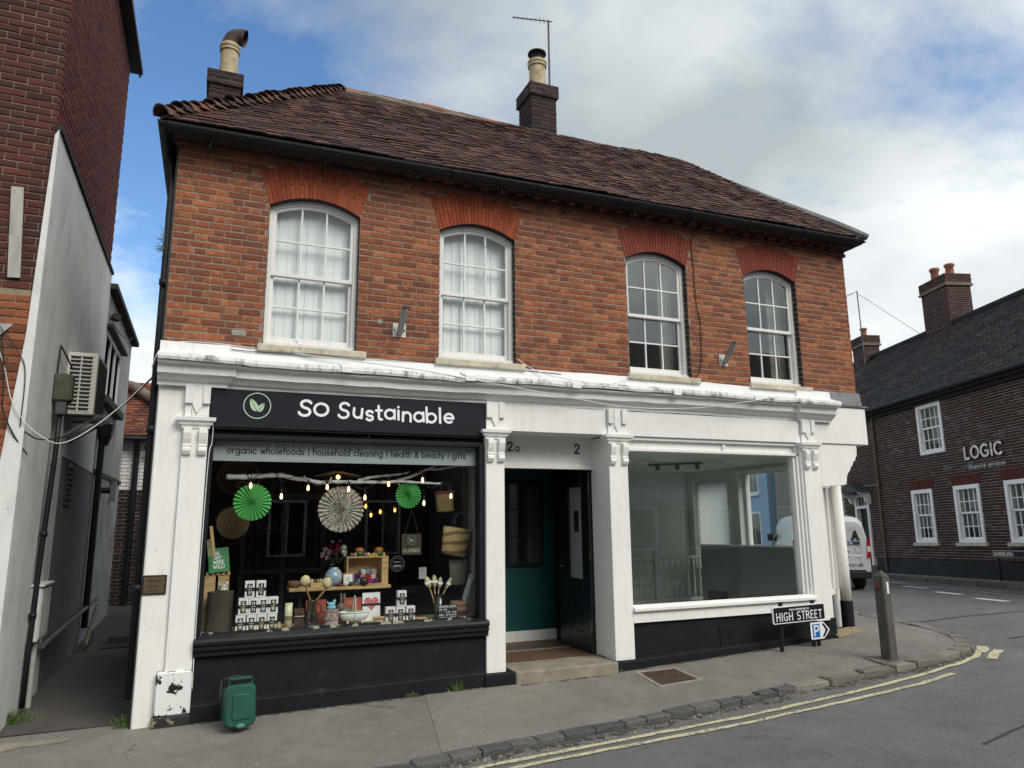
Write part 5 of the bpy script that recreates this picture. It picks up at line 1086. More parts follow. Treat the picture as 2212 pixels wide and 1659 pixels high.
def speck(name, a, b, sc=60, th=.55):
    q = NM(name); q.col(q.mix(q.thr(q.noise(sc, 3, .5), th, th+.03), a, b)); q.rough(.4); return q.m
hen(.71, .42, 1.133, 1., speck('speckled cream glaze', (.62, .58, .48), (.12, .1, .08)), M_red, 'small white hen ornament with red comb on the tree stump')
t = thing('book', 'green book reading EVERY WEEK WILD standing on the pine crate', 'book', (.65, .58, 1.31)); bm_ = TRS((.655, .6, 1.437), rot=(R(-12), R(-6), 0))
MB().box(-.10, .10, -.004, .0, -.125, .125).xf(bm_).build('cover', P('green book cover', (.045, .21, .075), .5, .1, 6, 0), t); MB().box(-.097, .097, .0005, .022, -.122, .122).xf(bm_).build('pages', M_card, t); MB().box(-.103, -.098, -.004, .024, -.125, .125).xf(bm_).build('spine', P('green book cover', (.1, .1, .1)), t)
g = MB()
for s_, x, z, h in (('KE', -.03, .055, .02), ('ERY', -.04, .01, .02), ('WEEK', -.055, -.035, .021), ('WILD', -.06, -.085, .026)): strokes(g, s_, (x, -.0045, z), (1, 0, 0), (0, 0, 1), h, .006, sp=.18, depth=.001)
g.xf(bm_).build('lettering', M_letw, t)
t = thing('dish_brush', 'wooden brush with long pale bristles leaning at the left window edge', 'brush', (.57, .42, 1.47)); bq = TRS((.575, .42, 1.63), rot=(0, R(-9), 0))
MB().box(-.012, .022, -.02, .02, -.16, .16).xf(bq).build('back', M_pine, t, bev=.006)
g = MB()
for k in range(14):
    for j in range(3): g.tube([(-.012, -.012+j*.012, -.13+k*.012), (-.05, -.012+j*.012, -.14+k*.012)], .003, 4)
g.xf(bq).build('bristles', P('cream bristle', (.5, .42, .28), .8), t)

# stacks of white gift boxes
q = NM('zebra print'); wv = q.nt.nodes.new('ShaderNodeTexWave'); wv.inputs['Scale'].default_value = 16; wv.inputs['Distortion'].default_value = 2.5; q.L(q.pos, wv.inputs['Vector']); q.col(q.mix(q.thr(wv.outputs['Fac'], .48, .52), (.02, .02, .02), (.7, .68, .62))); M_zeb = q.m
q = NM('leopard print'); vo = q.nt.nodes.new('ShaderNodeTexVoronoi'); vo.inputs['Scale'].default_value = 60; q.L(q.pos, vo.inputs['Vector']); q.col(q.mix(q.thr(vo.outputs['Distance'], .36, .42), (.02, .018, .015), (.62, .55, .36))); M_leo = q.m
M_lace = speck('lace print', (.5, .43, .32), (.72, .68, .58), 150, .5); M_str = P('caramel stripe', (.52, .35, .16), .6, .5, 30, 0); M_pink = speck('pink marble print', (.30, .20, .22), (.55, .42, .45), 90, .5); M_rose = speck('rose print', (.5, .3, .32), (.15, .22, .22), 70, .55); M_boxin = P('dark box interior', (.025, .023, .022), .8)
M_bband = P('matt black band', (.014, .014, .017), .6, .1, 5, 0)
def giftbox(x0, z0, w, h, pat, label, y=.24, dp=.075, ang=0, split=True):
    t = thing('gift_box', label, 'gift box', (x0+w/2, y, z0), 'boxed eggs in the window'); M_ = TRS((x0+w/2, y+dp/2, z0), rot=(0, 0, ang))
    MB().box(-w/2, w/2, -dp/2, dp/2, 0, h).xf(M_).build('box', M_card, t, bev=.002)
    MB().box(-w/2+.02, w/2-.02, -dp/2-.0012, -dp/2, .018, h-.026).xf(M_).build('window', M_boxin, t)
    g = MB(); g.ball((0, -dp/2-.004, (h-.008)/2), (w/2-.026, .004, h/2-.03), 14, 10); g.xf(M_).build('egg', pat, t, smooth=True)
    MB().box(-w/2-.001, w/2+.001, -dp/2-.010, dp/2+.001, h*.42, h*.42+.028).xf(M_).build('band', M_bband, t)
    MB().box(-.022, .022, -dp/2-.0106, -dp/2-.0101, h*.42+.009, h*.42+.016).xf(M_).build('band_lettering', P('dim white print', (.4, .4, .4), .6), t)
R1 = [(.842, .742, M_lace, 'leftmost in the bottom row'), (.947, .742, M_lace, 'second from left in the bottom row'), (1.045, .742, M_str, 'third from left in the bottom row'), (1.143, .742, M_leo, 'rightmost in the bottom row')]
R2 = [(.86, .908, M_leo, 'leftmost in the middle row'), (.958, .908, M_zeb, 'second from left in the middle row'), (1.053, .908, M_lace, 'third from left in the middle row'), (1.148, .908, M_leo, 'rightmost in the middle row')]
R3 = [(.912, 1.074, M_zeb, 'left one of the top pair'), (1.022, 1.074, M_zeb, 'right one of the top pair')]
for x, z, m_, lab in R1+R2+R3: giftbox(x, z, .093, .163, m_, 'white boxed egg, '+lab+' of the left stack', ang=R(rng.uniform(-4, 3)))
for x, z, m_, lab in [(2.365, .742, M_pink, 'left one of the three at the base'), (2.472, .742, M_pink, 'middle one of the three at the base'), (2.585, .742, M_pink, 'right one of the three at the base'), (2.487, .908, M_rose, 'single box on top')]: giftbox(x, z, .098, .163, m_, 'white boxed egg, '+lab+' of the right stack', ang=R(rng.uniform(-3, 3)))
t = thing('chocolate_box', 'white box with a pink heart standing behind the white basket', 'gift box', (2.26, .5, .742)); bm_ = TRS((2.26, .5, .742), rot=(R(-6), 0, R(4)))
MB().box(-.1, .1, 0, .03, 0, .3).xf(bm_).build('box', M_card, t, bev=.002); hp_ = []
for k in range(24): a = 2*math.pi*k/24; hp_.append((.0052*16*math.sin(a)**3, -.003, .19+.0052*(13*math.cos(a)-5*math.cos(2*a)-2*math.cos(3*a)-math.cos(4*a))))
MB().poly(hp_, (0, .002, 0)).xf(bm_).build('heart', speck('pink heart print', (.55, .1, .14), (.65, .4, .38), 60), t); MB().box(-.101, .101, -.005, .031, .16, .185).xf(bm_).build('band', M_bband, t)
# candles, jug, books, tins, trug
t = thing('wrapped_roll', 'upright roll wrapped in white and yellow lemon paper', 'roll', (1.35, .27, .742)); MB().tube([(1.35, .27, .742), (1.35, .27, 1.0)], .038, 16).build('paper', speck('lemon paper', (.68, .66, .55), (.62, .52, .12), 24, .52), t, smooth=True); MB().tube([(1.35, .27, .83), (1.35, .27, .875)], .0392, 16).build('band', P('kraft band', (.28, .19, .09), .8), t)
t = thing('bead_candle', 'small stack of turned wooden rings beside the white boxes', 'toy', (1.255, .2, .742)); MB().lathe([(.022, .742), (.026, .752), (.022, .765), (.018, .77), (.024, .78), (.018, .795), (.014, .8), (.018, .812), (.008, .826)], (1.255, .2, 0), 14).build('rings', M_pine, t, smooth=True)
t = thing('beeswax_bundle', 'tied bundle of twisted brown sticks next to the glass jug', 'bundle', (1.46, .3, .742))
for k in range(5): x = 1.425+k*.018; MB().tube([(x+.006*math.sin(q_), .3+.008*(k % 2)+.006*math.cos(q_), .743+.195*q_/12.6) for q_ in np.linspace(0, 12.6, 20)], .014, 6).build('stick', P('cinnamon brown', (.075, .035, .02), .8, .3, 30, .4, 60), t)
MB().tube([(1.46+.05*math.cos(a), .3+.03*math.sin(a), .86) for a in [k*math.pi/8 for k in range(17)]], .004, 5).build('string', M_cable, t)
M_jug = glassmat('smoked glass', 1.45, (.40, .50, .50), .03)
t = thing('glass_jug', 'smoky glass jug holding two fluffy dusters', 'jug', (1.59, .33, .742)); MB().lathe([(.055, .743), (.074, .78), (.076, .82), (.06, .88), (.045, .93), (.05, 1.0), (.054, 1.012)], (1.59, .33, 0), 22).build('body', M_jug, t, smooth=True); MB().tube([(1.64, .33, .98), (1.685, .33, .95), (1.69, .33, .89), (1.65, .33, .85)], .008, 8).build('handle', P('dark glass handle', (.02, .03, .03), .2), t)
MB().ball((1.59, .32, .765), (.045, .03, .012), 12, 6).build('soap', P('turquoise soap', (.05, .25, .23), .4), t)
M_fluff = P('cream lambswool', (.66, .55, .33), .95, .25, 30, 1., 90)
for (bx, tx, tz, lab) in ((1.575, 1.51, 1.2, 'left'), (1.625, 1.735, 1.17, 'right')):
    t = thing('duster', lab+' one of the two cream fluffy dusters in the glass jug', 'duster', (bx, .33, .77)); MB().tube([(1.59, .33, .8), (bx, .33, 1.0), (tx*.7+bx*.3, .32, tz-.08), (tx, .32, tz)], [.006, .008, .01, .012], 8).build('handle', P('honey wood', (.36, .19, .06), .5), t, smooth=True)
    g = MB(); gg = random.Random(int(tx*50))
    g.ball((tx, .32, tz+.01), (.05, .045, .055), 14, 10); g.v = [tuple(Vector((tx, .32, tz+.01))+(Vector(p)-Vector((tx, .32, tz+.01)))*gg.uniform(.9, 1.16)) for p in g.v]; g.build('head', M_fluff, t, smooth=True)
M_book = P('rust red cloth', (.40, .075, .035), .6, .12, 8, .05, 60)
for (x, y, lab) in ((1.655, .47, 'standing behind the glass jug'), (2.07, .52, 'with FOX on its cover behind the striped hare')):
    t = thing('book', 'rust red book '+lab, 'book', (x, y, .742)); bm_ = TRS((x, y, .742), rot=(R(-5), 0, 0)); MB().box(-.105, .105, 0, .02, 0, .255).xf(bm_).build('cover', M_book, t, bev=.001)
    if 'FOX' in lab: strokes(MB(), 'FOX', (-.07, -.001, .19), (1, 0, 0), (0, 0, 1), .018, .005, sp=.4, depth=.001).xf(bm_).build('lettering', P('gold print', (.5, .35, .2), .5), t)
M_tin = speck('floral tin print', (.55, .42, .38), (.14, .12, .12), 70, .5)
for z, lab in ((.742, 'lower'), (.826, 'upper')): 
    t = thing('tin', lab+' of the two stacked floral round tins', 'tin', (1.79, .31, z), 'stacked tins'); MB().lathe([(.074, z), (.076, z+.006), (.076, z+.058), (.08, z+.059), (.08, z+.08), (.076, z+.083)], (1.79, .31, 0), 24).build('body', M_tin, t); MB().tube([(1.79+.0803*math.cos(a), .31+.0803*math.sin(a), z+.066) for a in [k*math.pi/12 for k in range(25)]], .003, 5).build('rim', P('red enamel', (.35, .04, .03), .3), t)
hen(1.79, .31, .911, .95, speck('blue glaze', (.12, .42, .55), (.65, .72, .72), 110), M_cablek, 'turquoise hen ornament on top of the floral tins')
t = thing('trug', 'white oval trug basket with a tall flat handle', 'basket', (2.035, .32, .742)); MB().lathe([(.08, .775), (.13, .79), (.155, .83), (.16, .87), (.152, .87), (.145, .83), (.11, .795), (.02, .785)], (2.035, .32, 0), 28, 1, .5).build('bowl', M_card, t, smooth=True)
MB().tube([(2.035+.16*math.cos(a), .32+.08*math.sin(a), .868) for a in [k*math.pi/14 for k in range(29)]], .008, 6).build('rim', M_card, t); g = MB(); hpts = [(2.035, .325-.085*math.cos(a), .80+.225*abs(math.sin(a))**.75) for a in [k*math.pi/12 for k in range(13)]]
for a, b in zip(hpts[:-1], hpts[1:]): g.beam(a, b, .03, .006, (1, 0, 0))
g.build('handle', M_card, t)
for x in (1.96, 2.11): MB().box(x-.006, x+.006, .27, .37, .742, .785).build('foot', M_card, t)
MB().tube([(1.93, .32, .855), (2.0, .31, .872), (2.1, .31, .868), (2.14, .32, .86)], [.012, .02, .018, .01], 8).build('leek', P('leek green', (.25, .33, .14), .6), label='pale green toy leek lying in the white trug', cat='toy')
t = thing('striped_hare', 'brown striped fabric hare lying behind the white trug', 'toy', (1.96, .44, .742)); q = NM('hare stripe'); wv = q.nt.nodes.new('ShaderNodeTexWave'); wv.inputs['Scale'].default_value = 20; wv.inputs['Distortion'].default_value = 1.5; q.L(q.pos, wv.inputs['Vector']); q.col(q.mix(wv.outputs['Fac'], (.07, .05, .04), (.27, .21, .15))); q.rough(.9)
g = MB(); g.ball((1.97, .44, .84), (.1, .06, .075), 14, 8); g.ball((1.91, .43, .915), (.045, .04, .045), 12, 8); g.build('body', q.m, t, smooth=True)
for s_ in (-.015, .02): MB().ball((1.925+s_, .44, 1.0), (.014, .01, .06), 8, 8).build('ear', q.m, t, smooth=True)
for (x, z, a, lab) in ((2.27, .80, .1, 'long wooden scrubbing brush stacked beside the pink boxes'), (2.275, .765, -.2, 'small block brush under the long wooden brush'), (2.745, .765, .1, 'flat wooden brush lying right of the pink boxes')):
    t = thing('scrub_brush', lab, 'brush', (x, .2, z-.02), 'wooden brushes'); bq = TRS((x, .2, z+.006), rot=(0, 0, a)); L_ = .06 if z > .79 or x > 2.5 else .04; MB().box(-L_, L_, -.018, .018, -.006, .014).xf(bq).build('block', M_pine, t, bev=.005)
    g = MB()
    for k in range(8):
        for j in range(3): g.tube([(-L_*.85+k*L_*.24, -.012+j*.012, -.006), (-L_*.85+k*L_*.24, -.012+j*.012, -.028)], .003, 4)
    g.xf(bq).build('bristles', P('cream bristle', (.5, .5, .5)), t)

# raised shelf with its goods
t = thing('display_shelf', 'pine plank shelf on dark legs across the middle of the display', 'shelf', (1.92, .6, .742)); MB().box(1.37, 2.47, .5, .8, 1.085, 1.12).build('plank', M_pine, t, bev=.004)
for x in (1.5, 2.33): MB().box(x-.014, x+.014, .62, .65, .742, 1.085).build('leg', P('black steel leg', (.012, .012, .014), .5), t)
SZ = 1.121
MB().lathe([(.05, 0), (.068, .02), (.07, .07), (.062, .07), (.055, .02), (.01, .012)], (1.43, .62, SZ), 20).build('basket', M_wickerd, label='small round brown basket at the left end of the shelf', cat='basket', smooth=True)
t = thing('egg_tray', 'wooden tray of striped eggs on the shelf', 'tray', (1.66, .6, SZ)); MB().box(1.6, 1.73, .57, .66, SZ, SZ+.045).build('tray', M_pine, t, bev=.002)
for k, c_ in enumerate(((.62, .5, .36), (.10, .07, .05), (.3, .2, .1), (.5, .4, .2))): MB().ball((1.615+k*.033, .6+.02*(k % 2), SZ+.062), (.018, .018, .024), 10, 8).build('egg', P('egg %d' % k, c_, .4), t, smooth=True)
q = NM('blue swirl glaze'); vo = q.nt.nodes.new('ShaderNodeTexVoronoi'); vo.inputs['Scale'].default_value = 11; q.L(q.pos, vo.inputs['Vector']); q.col(q.mix(q.math('MULTIPLY', q.thr(vo.outputs['Distance'], .38, .42), q.math('SUBTRACT', 1, q.thr(vo.outputs['Distance'], .52, .56))), (.21, .36, .50), (.45, .42, .36))); q.rough(.25)
vz = thing('flower_vase', 'round pale blue vase with swirls on the shelf holding mixed flowers', 'vase', (1.85, .62, SZ)); MB().lathe([(.045, 0), (.085, .03), (.1, .085), (.094, .13), (.065, .175), (.045, .19), (.05, .2), (.04, .2)], (1.85, .62, SZ), 26).build('body', q.m, vz, smooth=True)
fl = thing('bouquet', 'bouquet of white lilac and magenta flowers in the blue vase', 'flowers', (1.84, .62, SZ+.19)); gg = random.Random(5)
M_leafg = P('bouquet leaf', (.03, .07, .025), .6, .3, 20, 0); fcols = {'white petal': (.75, .74, .68), 'lilac petal': (.52, .36, .44), 'magenta petal': (.42, .01, .10)}
g = MB()
for k in range(60):
    a = gg.uniform(0, 6.28); p = Vector((1.85+gg.gauss(0, .05), .62+gg.gauss(0, .03), SZ+.2+gg.random()*.16)); d_ = Vector((math.cos(a), math.sin(a)*.5, gg.uniform(.2, 1))).normalized(); s_ = Vector((-d_.y, d_.x, 0)).normalized()*.011
    g.add([p, p+d_*.03+s_, p+d_*.065, p+d_*.03-s_], [(0,1,2,3)])
g.build('leaves', M_leafg, fl, fix=False)
for (x, z, c_, r_) in ((1.80, 1.55, 'magenta petal', .03), (1.87, 1.56, 'magenta petal', .034), (1.855, 1.49, 'magenta petal', .036), (1.94, 1.52, 'white petal', .05), (1.95, 1.47, 'white petal', .042), (1.74, 1.51, 'lilac petal', .042), (1.78, 1.49, 'lilac petal', .038), (1.71, 1.46, 'lilac petal', .036), (1.76, 1.43, 'lilac petal', .03), (1.82, 1.60, 'white petal', .02), (1.9, 1.61, 'lilac petal', .02)):
    g = MB(); c0 = Vector((x, .58, z))
    for k in range(26):
        a = gg.uniform(0, 6.28); e = gg.uniform(-.6, 1.3); d_ = Vector((math.cos(a)*math.cos(e), -abs(math.sin(e))*.9-.1, math.sin(a)*math.cos(e))).normalized(); s_ = d_.cross(Vector((.3, .5, .8))).normalized()*r_*.24
        g.add([c0, c0+d_*r_*.6+s_, c0+d_*r_, c0+d_*r_*.6-s_], [(0,1,2,3)])
    g.build('bloom', P(c_, fcols[c_], .6, .2, 40, 0), fl, fix=False)
t = thing('framed_card', 'small pine framed card standing on the shelf', 'picture frame', (2.0, .55, SZ)); bm_ = TRS((2.0, .54, SZ), rot=(R(-7), 0, 0)); MB().box(-.055, .055, 0, .012, 0, .135).xf(bm_).build('frame', M_pine, t); MB().box(-.042, .042, -.002, 0, .013, .122).xf(bm_).build('card', M_card, t); g = MB()
for k in range(6): g.box(-.028, .028-.01*(k % 2), -.0028, -.0021, .045+k*.01, .048+k*.01)
g.xf(bm_).build('print', M_letgrey, t)
t = thing('wooden_crate', 'pine wine crate lying on its side on the shelf full of coloured rolls', 'crate', (2.22, .65, SZ)); cx0, cx1, cy0, cy1, cz0, cz1 = 1.99, 2.46, .6, .78, SZ, 1.43
for a in ((cx0, cx1, cy0, cy1, cz0, cz0+.012), (cx0, cx1, cy0, cy1, cz1-.014, cz1), (cx0, cx0+.014, cy0, cy1, cz0+.012, cz1-.014), (cx1-.075, cx1-.061, cy0, cy1, cz0+.012, cz1-.014), (cx0+.014, cx1-.07, cy1-.01, cy1, cz0+.012, cz1-.014)): MB().box(*a).build('board', M_pine, t, bev=.001)
for k in range(3): MB().box(cx1-.06+k*.02, cx1-.042+k*.02, cy0, cy0+.012, cz0+.012, cz1-.014).build('board', M_pine, t)
cl = [(.10, .02, .14), (.02, .16, .28), (.6, .55, .42), (.4, .06, .14), (.35, .03, .22), (.10, .03, .2), (.35, .08, .3), (.04, .02, .12), (.5, .2, .3), (.45, .02, .03), (.55, .5, .42), (.6, .57, .5), (.2, .25, .3), (.45, .3, .32)]
wrd = ['purple', 'blue', 'cream', 'dark pink', 'magenta', 'violet', 'lilac', 'indigo', 'rose', 'red', 'oatmeal', 'white', 'slate', 'blush']
for k, c_ in enumerate(cl):
    row = 0 if k < 6 else (1 if k < 11 else 2); i = k-(0 if row == 0 else (6 if row == 1 else 11)); x = 2.035+i*.058+row*.025+(.1 if row == 2 else 0); z = SZ+.04+row*.05
    g = MB(); g.tube([(x, .615, z), (x, .75, z)], .028, 12); g.tube([(x+.02*(1-q_/14)*math.cos(q_*.9), .6125, z+.02*(1-q_/14)*math.sin(q_*.9)) for q_ in range(13)], .003, 4)
    g.build('felt_roll', P('felt '+wrd[k], c_, .9, .2, 40, .2, 90), label='rolled %s felt bundle inside the pine crate' % wrd[k], cat='felt roll', group='felt rolls in the crate')
for (x, lab) in ((2.14, 'left'), (2.36, 'right')):
    t = thing('clay_pot', lab+' hand painted orange and green bowl on top of the pine crate', 'bowl', (x, .68, 1.431)); MB().lathe([(.03, 0), (.05, .03), (.052, .05)], (x, .68, 1.431), 18).build('base', P('green lacquer', (.04, .12, .03), .35), t, smooth=True); MB().lathe([(.052, .05), (.05, .075), (.03, .095), (.01, .098)], (x, .68, 1.431), 18).build('lid', P('orange lacquer', (.40, .13, .03), .3, .3, 30, 0), t, smooth=True)
for k, (x, c_, w_) in enumerate(((2.045, (.12, .13, .08), 'olive'), (2.085, (.45, .2, .25), 'pink'), (2.2, (.3, .12, .2), 'plum'), (2.235, (.5, .4, .3), 'sand'))): MB().ball((x, .64, 1.452), (.02, .02, .022), 10, 8).build('painted_egg', P('painted egg '+w_, c_, .35, .5, 60, 0), label='painted %s egg on top of the pine crate' % w_, cat='egg', group='painted eggs', smooth=True)
for k, x in enumerate((2.265, 2.295, 2.325, 2.41)): MB().box(x-.012, x+.012, .62, .645, 1.431, 1.456+(.012 if k % 2 else 0)).build('soap_box', P('yellow carton', (.55, .34, .04), .5, .3, 30, 0), label='%s of the tiny yellow cartons on top of the pine crate' % ('first', 'second', 'third', 'last')[k], cat='carton', group='tiny cartons', bev=.001)
for (x, c_, w_, r_) in ((1.9, (.12, .02, .03), 'dark red', .026), (1.955, (.35, .3, .24), 'white patterned', .024), (2.03, (.03, .07, .03), 'green', .03), (2.09, (.3, .1, .04), 'orange', .022)): MB().ball((x, .52, SZ+r_*.8), (r_*1.1, r_, r_*.8), 12, 8).build('lacquer_egg', P('lacquer '+w_, c_, .25, .6, 60, 0), label='lacquered %s egg at the front of the shelf' % w_, cat='egg', group='lacquered eggs', smooth=True)
MB().lathe([(.03, 0), (.052, .03), (.05, .065), (.03, .09), (.01, .092)], (2.17, .52, SZ), 18).build('lacquer_bowl', P('black gold lacquer', (.05, .022, .012), .25, .9, 70, 0), label='dark lacquered lidded bowl at the front of the shelf', cat='bowl', smooth=True)

# signs and glass stickers
t = thing('closed_sign', 'wooden CLOSED sign with leaf badge hanging on strings inside the window', 'sign', (2.7, .5, 1.44)); MB().box(2.585, 2.815, .5, .51, 1.44, 1.675).build('board', P('dark stained board', (.052, .034, .022), .6, .25, 6, .1, 30, stretch=(.3, 1, 3)), t)
g = MB(); strokes(g, 'CLOSED', (2.605, .4985, 1.472), (1, 0, 0), (0, 0, 1), .022, .006, .19, sp=.2, depth=.001); g.build('lettering', P('sign cream', (.5, .48, .42), .6), t); g = MB(); leaf_logo(g, None, (2.7, .499, 1.605), (1, 0, 0), (0, 0, 1), .05); g.build('leaf_badge', P('sign mint', (.2, .34, .28), .6), t)
for x in (2.62, 2.78): MB().tube([(x, .505, 1.675), (2.7, .505, 1.95)], .002, 4).build('string', P('jute string', (.1, .08, .06), .9), t)
t = thing('round_sticker', 'round white window sticker with a skyline below the CLOSED sign', 'sticker', (2.44, .105, 1.29)); g = MB()
for rr, w_ in ((.08, .003), (.058, .002)):
    n = 36; v = []
    for i in range(n): a = 2*math.pi*i/n; v += [(2.44+rr*math.cos(a), .104, 1.37+rr*math.sin(a)), (2.44+(rr-w_)*math.cos(a), .104, 1.37+(rr-w_)*math.sin(a))]
    g.add(v, [(2*i, 2*i+1, (2*i+3) % (2*n), (2*i+2) % (2*n)) for i in range(n)])
for k in range(8): x = 2.395+k*.0115; g.box(x, x+.009, .1035, .1045, 1.335, 1.347+.008*(k % 3))
g.box(2.405, 2.475, .1035, .1045, 1.384, 1.392); g.build('print', P('sticker grey', (.22, .24, .24), .6), t)
t = thing('opening_hours_board', 'small blackboard with handwritten opening hours leaning at the right', 'sign', (3.05, .2, .742)); bm_ = TRS((3.05, .2, .745), rot=(R(-8), 0, 0)); MB().box(-.108, .108, 0, .006, 0, .158).xf(bm_).build('board', P('chalkboard', (.013, .015, .018), .7), t)
g = MB()
for s_, x, z, w_ in (('OPENING HOURS', -.1, .133, .2), ('TUE - SAT', -.1, .098, .09), ('9.30 - 5.00', -.02, .07, .12), ('SUN - 10.30-2.30', -.1, .042, .2), ('MONDAY - CLOSED', -.1, .013, .19)): strokes(g, s_, (x, -.0005, z), (1, 0, 0), (0, 0, 1), .0095, .0028, w_, sp=.25, depth=.0006, wob=.08)
g.box(-.1, .1, -.0011, -.0005, .1255, .1275); g.xf(bm_).build('lettering', M_letw, t)
# brushes in a glass, baskets and bags at the right
t = thing('glass_vase', 'tall dark glass vase full of long handled bath brushes', 'vase', (2.985, .34, .742)); MB().lathe([(.058, .743), (.062, .8), (.062, 1.01)], (2.985, .34, 0), 20).build('body', glassmat('green bottle glass', 1.45, (.25, .34, .27), .03), t, smooth=True)
for (x, z, rx, rz, a, lab) in ((2.85, 1.14, .036, .07, -20, 'leftmost, tilted'), (2.925, 1.15, .03, .072, -3, 'upright'), (2.99, 1.13, .026, .065, 8, 'rear'), (3.09, 1.12, .022, .075, 28, 'rightmost, leaning')):
    t = thing('bath_brush', lab+' pale bath brush in the dark glass vase', 'brush', (x, .33, .78), 'bath brushes'); M_ = TRS((x, .33, z), rot=(0, R(a), 0)); MB().ball((0, 0, 0), (rx, .014, rz), 14, 8).xf(M_).build('head', M_pine, t, smooth=True); MB().ball((0, -.014, 0), (rx*.86, .014, rz*.9), 14, 8).xf(M_).build('bristles', P('cream bristle', (.5, .5, .5)), t, smooth=True); MB().tube([(0, 0, -rz*.9), (0, .0, -rz-.1), (-.01, .01, -.32)], .007, 6).xf(M_).build('handle', M_pine, t); MB().box(-rx*1.02, rx*1.02, -.03, .016, -.014, .012).xf(M_).build('strap', M_card, t)
t = thing('woven_basket', 'small purple and tan striped woven basket on the board', 'basket', (3.22, .32, .742)); q = NM('striped weave'); sp_ = q.sep(); q.col(ramp(q.nt, q.math('MULTIPLY', q.math('SUBTRACT', sp_[2], .74), 5.4), [(0, (.32, .2, .09)), (.16, (.33, .2, .09)), (.2, (.09, .03, .05)), (.42, (.12, .04, .05)), (.5, (.36, .22, .12)), (.66, (.34, .2, .12)), (.74, (.11, .035, .05)), (1, (.35, .22, .11))])); q.rough(.9); q.bump(q.noise(130, 3, .5, stretch=(1, 1, 2)), .9, .006)
MB().lathe([(.075, .743), (.09, .78), (.1, .86), (.103, .92), (.095, .92), (.085, .8), (.02, .77)], (3.22, .33, 0), 24).build('body', q.m, t, smooth=True)
q = NM('botanical paper'); q.col(q.mix(q.thr(q.noise(42, 3, .5, dist=2), .5, .54), (.62, .64, .60), (.13, .16, .13))); q.rough(.6)
MB().tube([(3.26, .36, .80), (3.4, .4, 1.2)], .034, 14).build('wrapping_roll', q.m, label='tilted roll of grey leaf patterned paper in the striped basket', cat='roll', smooth=True)
def bag(name, label, x0, x1, z0, z1, y, mat, tilt=0, rim=None, strap=None, taper=.86):
    t = thing(name, label, 'bag', ((x0+x1)/2, y, z0)); xc = (x0+x1)/2; h = z1-z0; hw = (x1-x0)/2; M_ = TRS((xc, y, z0), rot=(0, R(tilt), 0))
    pf = [(taper*.6, 0), (taper*.92, .02), (taper, .08), (.95, .55), (1, 1), (.95, 1), (.9, .5), (.5, .06)]
    MB().lathe([(r_*hw, z_*h) for r_, z_ in pf], (0, 0, 0), 22, 1, .42).xf(M_).build('body', mat, t, smooth=True)
    if rim: MB().tube([(hw*1.0*math.cos(a), hw*.42*math.sin(a), h-.01) for a in [k*math.pi/12 for k in range(25)]], .014, 6).xf(M_).build('rim', rim, t)
    for s_ in (-1, 1): MB().tube([(-hw*.45, s_*hw*.38, h*.97), (-hw*.3, s_*.03, h+hw*.7), (0, s_*.02, h+hw*1.1), (hw*.3, s_*.03, h+hw*.7), (hw*.45, s_*hw*.38, h*.97)], .007, 6).xf(M_).build('handle', strap or M_cablek, t)
    return t
q = NM('striped straw'); wv = q.nt.nodes.new('ShaderNodeTexWave'); wv.bands_direction = 'Z'; wv.inputs['Scale'].default_value = 3.1; wv.inputs['Distortion'].default_value = 3; wv.inputs['Detail'].default_value = 3; q.L(q.pos, wv.inputs['Vector']); q.col(q.mix(q.thr(wv.outputs['Fac'], .6, .75), (.42, .29, .135), (.17, .105, .05))); q.rough(.9); q.bump(q.noise(140, 2, .5, stretch=(1, 1, 2)), .8, .006)
bag('straw_bag', 'large tan straw bag with darker stripes hanging on the right', 3.0, 3.35, 1.42, 1.74, .42, q.m, 10)
bag('grey_bag', 'greyish woven bag hanging below the striped straw bag', 3.15, 3.38, 1.08, 1.37, .5, P('grey jute', (.19, .165, .125), .9, .3, 40, .6, 130), 0, None, P('brown strap', (.1, .05, .03), .7))
bag('hanging_basket', 'straw basket with a red rim hanging high on the right', 2.97, 3.2, 1.92, 2.16, .45, P('dim straw', (.21, .145, .065), .85, .35, 50, .7, 120), -3, P('red trim', (.22, .02, .04), .7), P('dark red cord', (.06, .01, .03), .7), .92)
MB().box(3.36, 3.41, .60, .66, .745, 2.6).build('timber_post', P('aged pine post', (.13, .085, .05), .7, .3, 5, .2, 30, stretch=(3, 3, .4)), BLD)
t = thing('wooden_chair', 'dark wooden chair with a curved back standing inside the shop', 'chair', (3.0, 1.2, .2)); M_chair = P('dark chair wood', (.045, .02, .012), .4, .2, 5, 0)
MB().box(2.8, 3.2, 1.0, 1.4, .63, .66).build('seat', M_chair, t, bev=.01); MB().box(2.82, 3.18, 1.36, 1.39, .92, 1.02).build('backrest', M_chair, t, bev=.01)
for x in (2.83, 3.17):
    for y in (1.03, 1.37): MB().tube([(x, y, .2), (x, y, .63 if y < 1.2 else 1.0)], .016, 6).build('leg', M_chair, t)
t = thing('notice_card', 'white notice card standing behind the brushes', 'card', (2.87, .6, 1.15)); MB().box(2.82, 2.91, .60, .604, 1.16, 1.29).build('card', P('dim card', (.35, .36, .35), .6), t); MB().box(2.83, 2.88, .5985, .5995, 1.25, 1.255).build('print', M_letgrey, t)
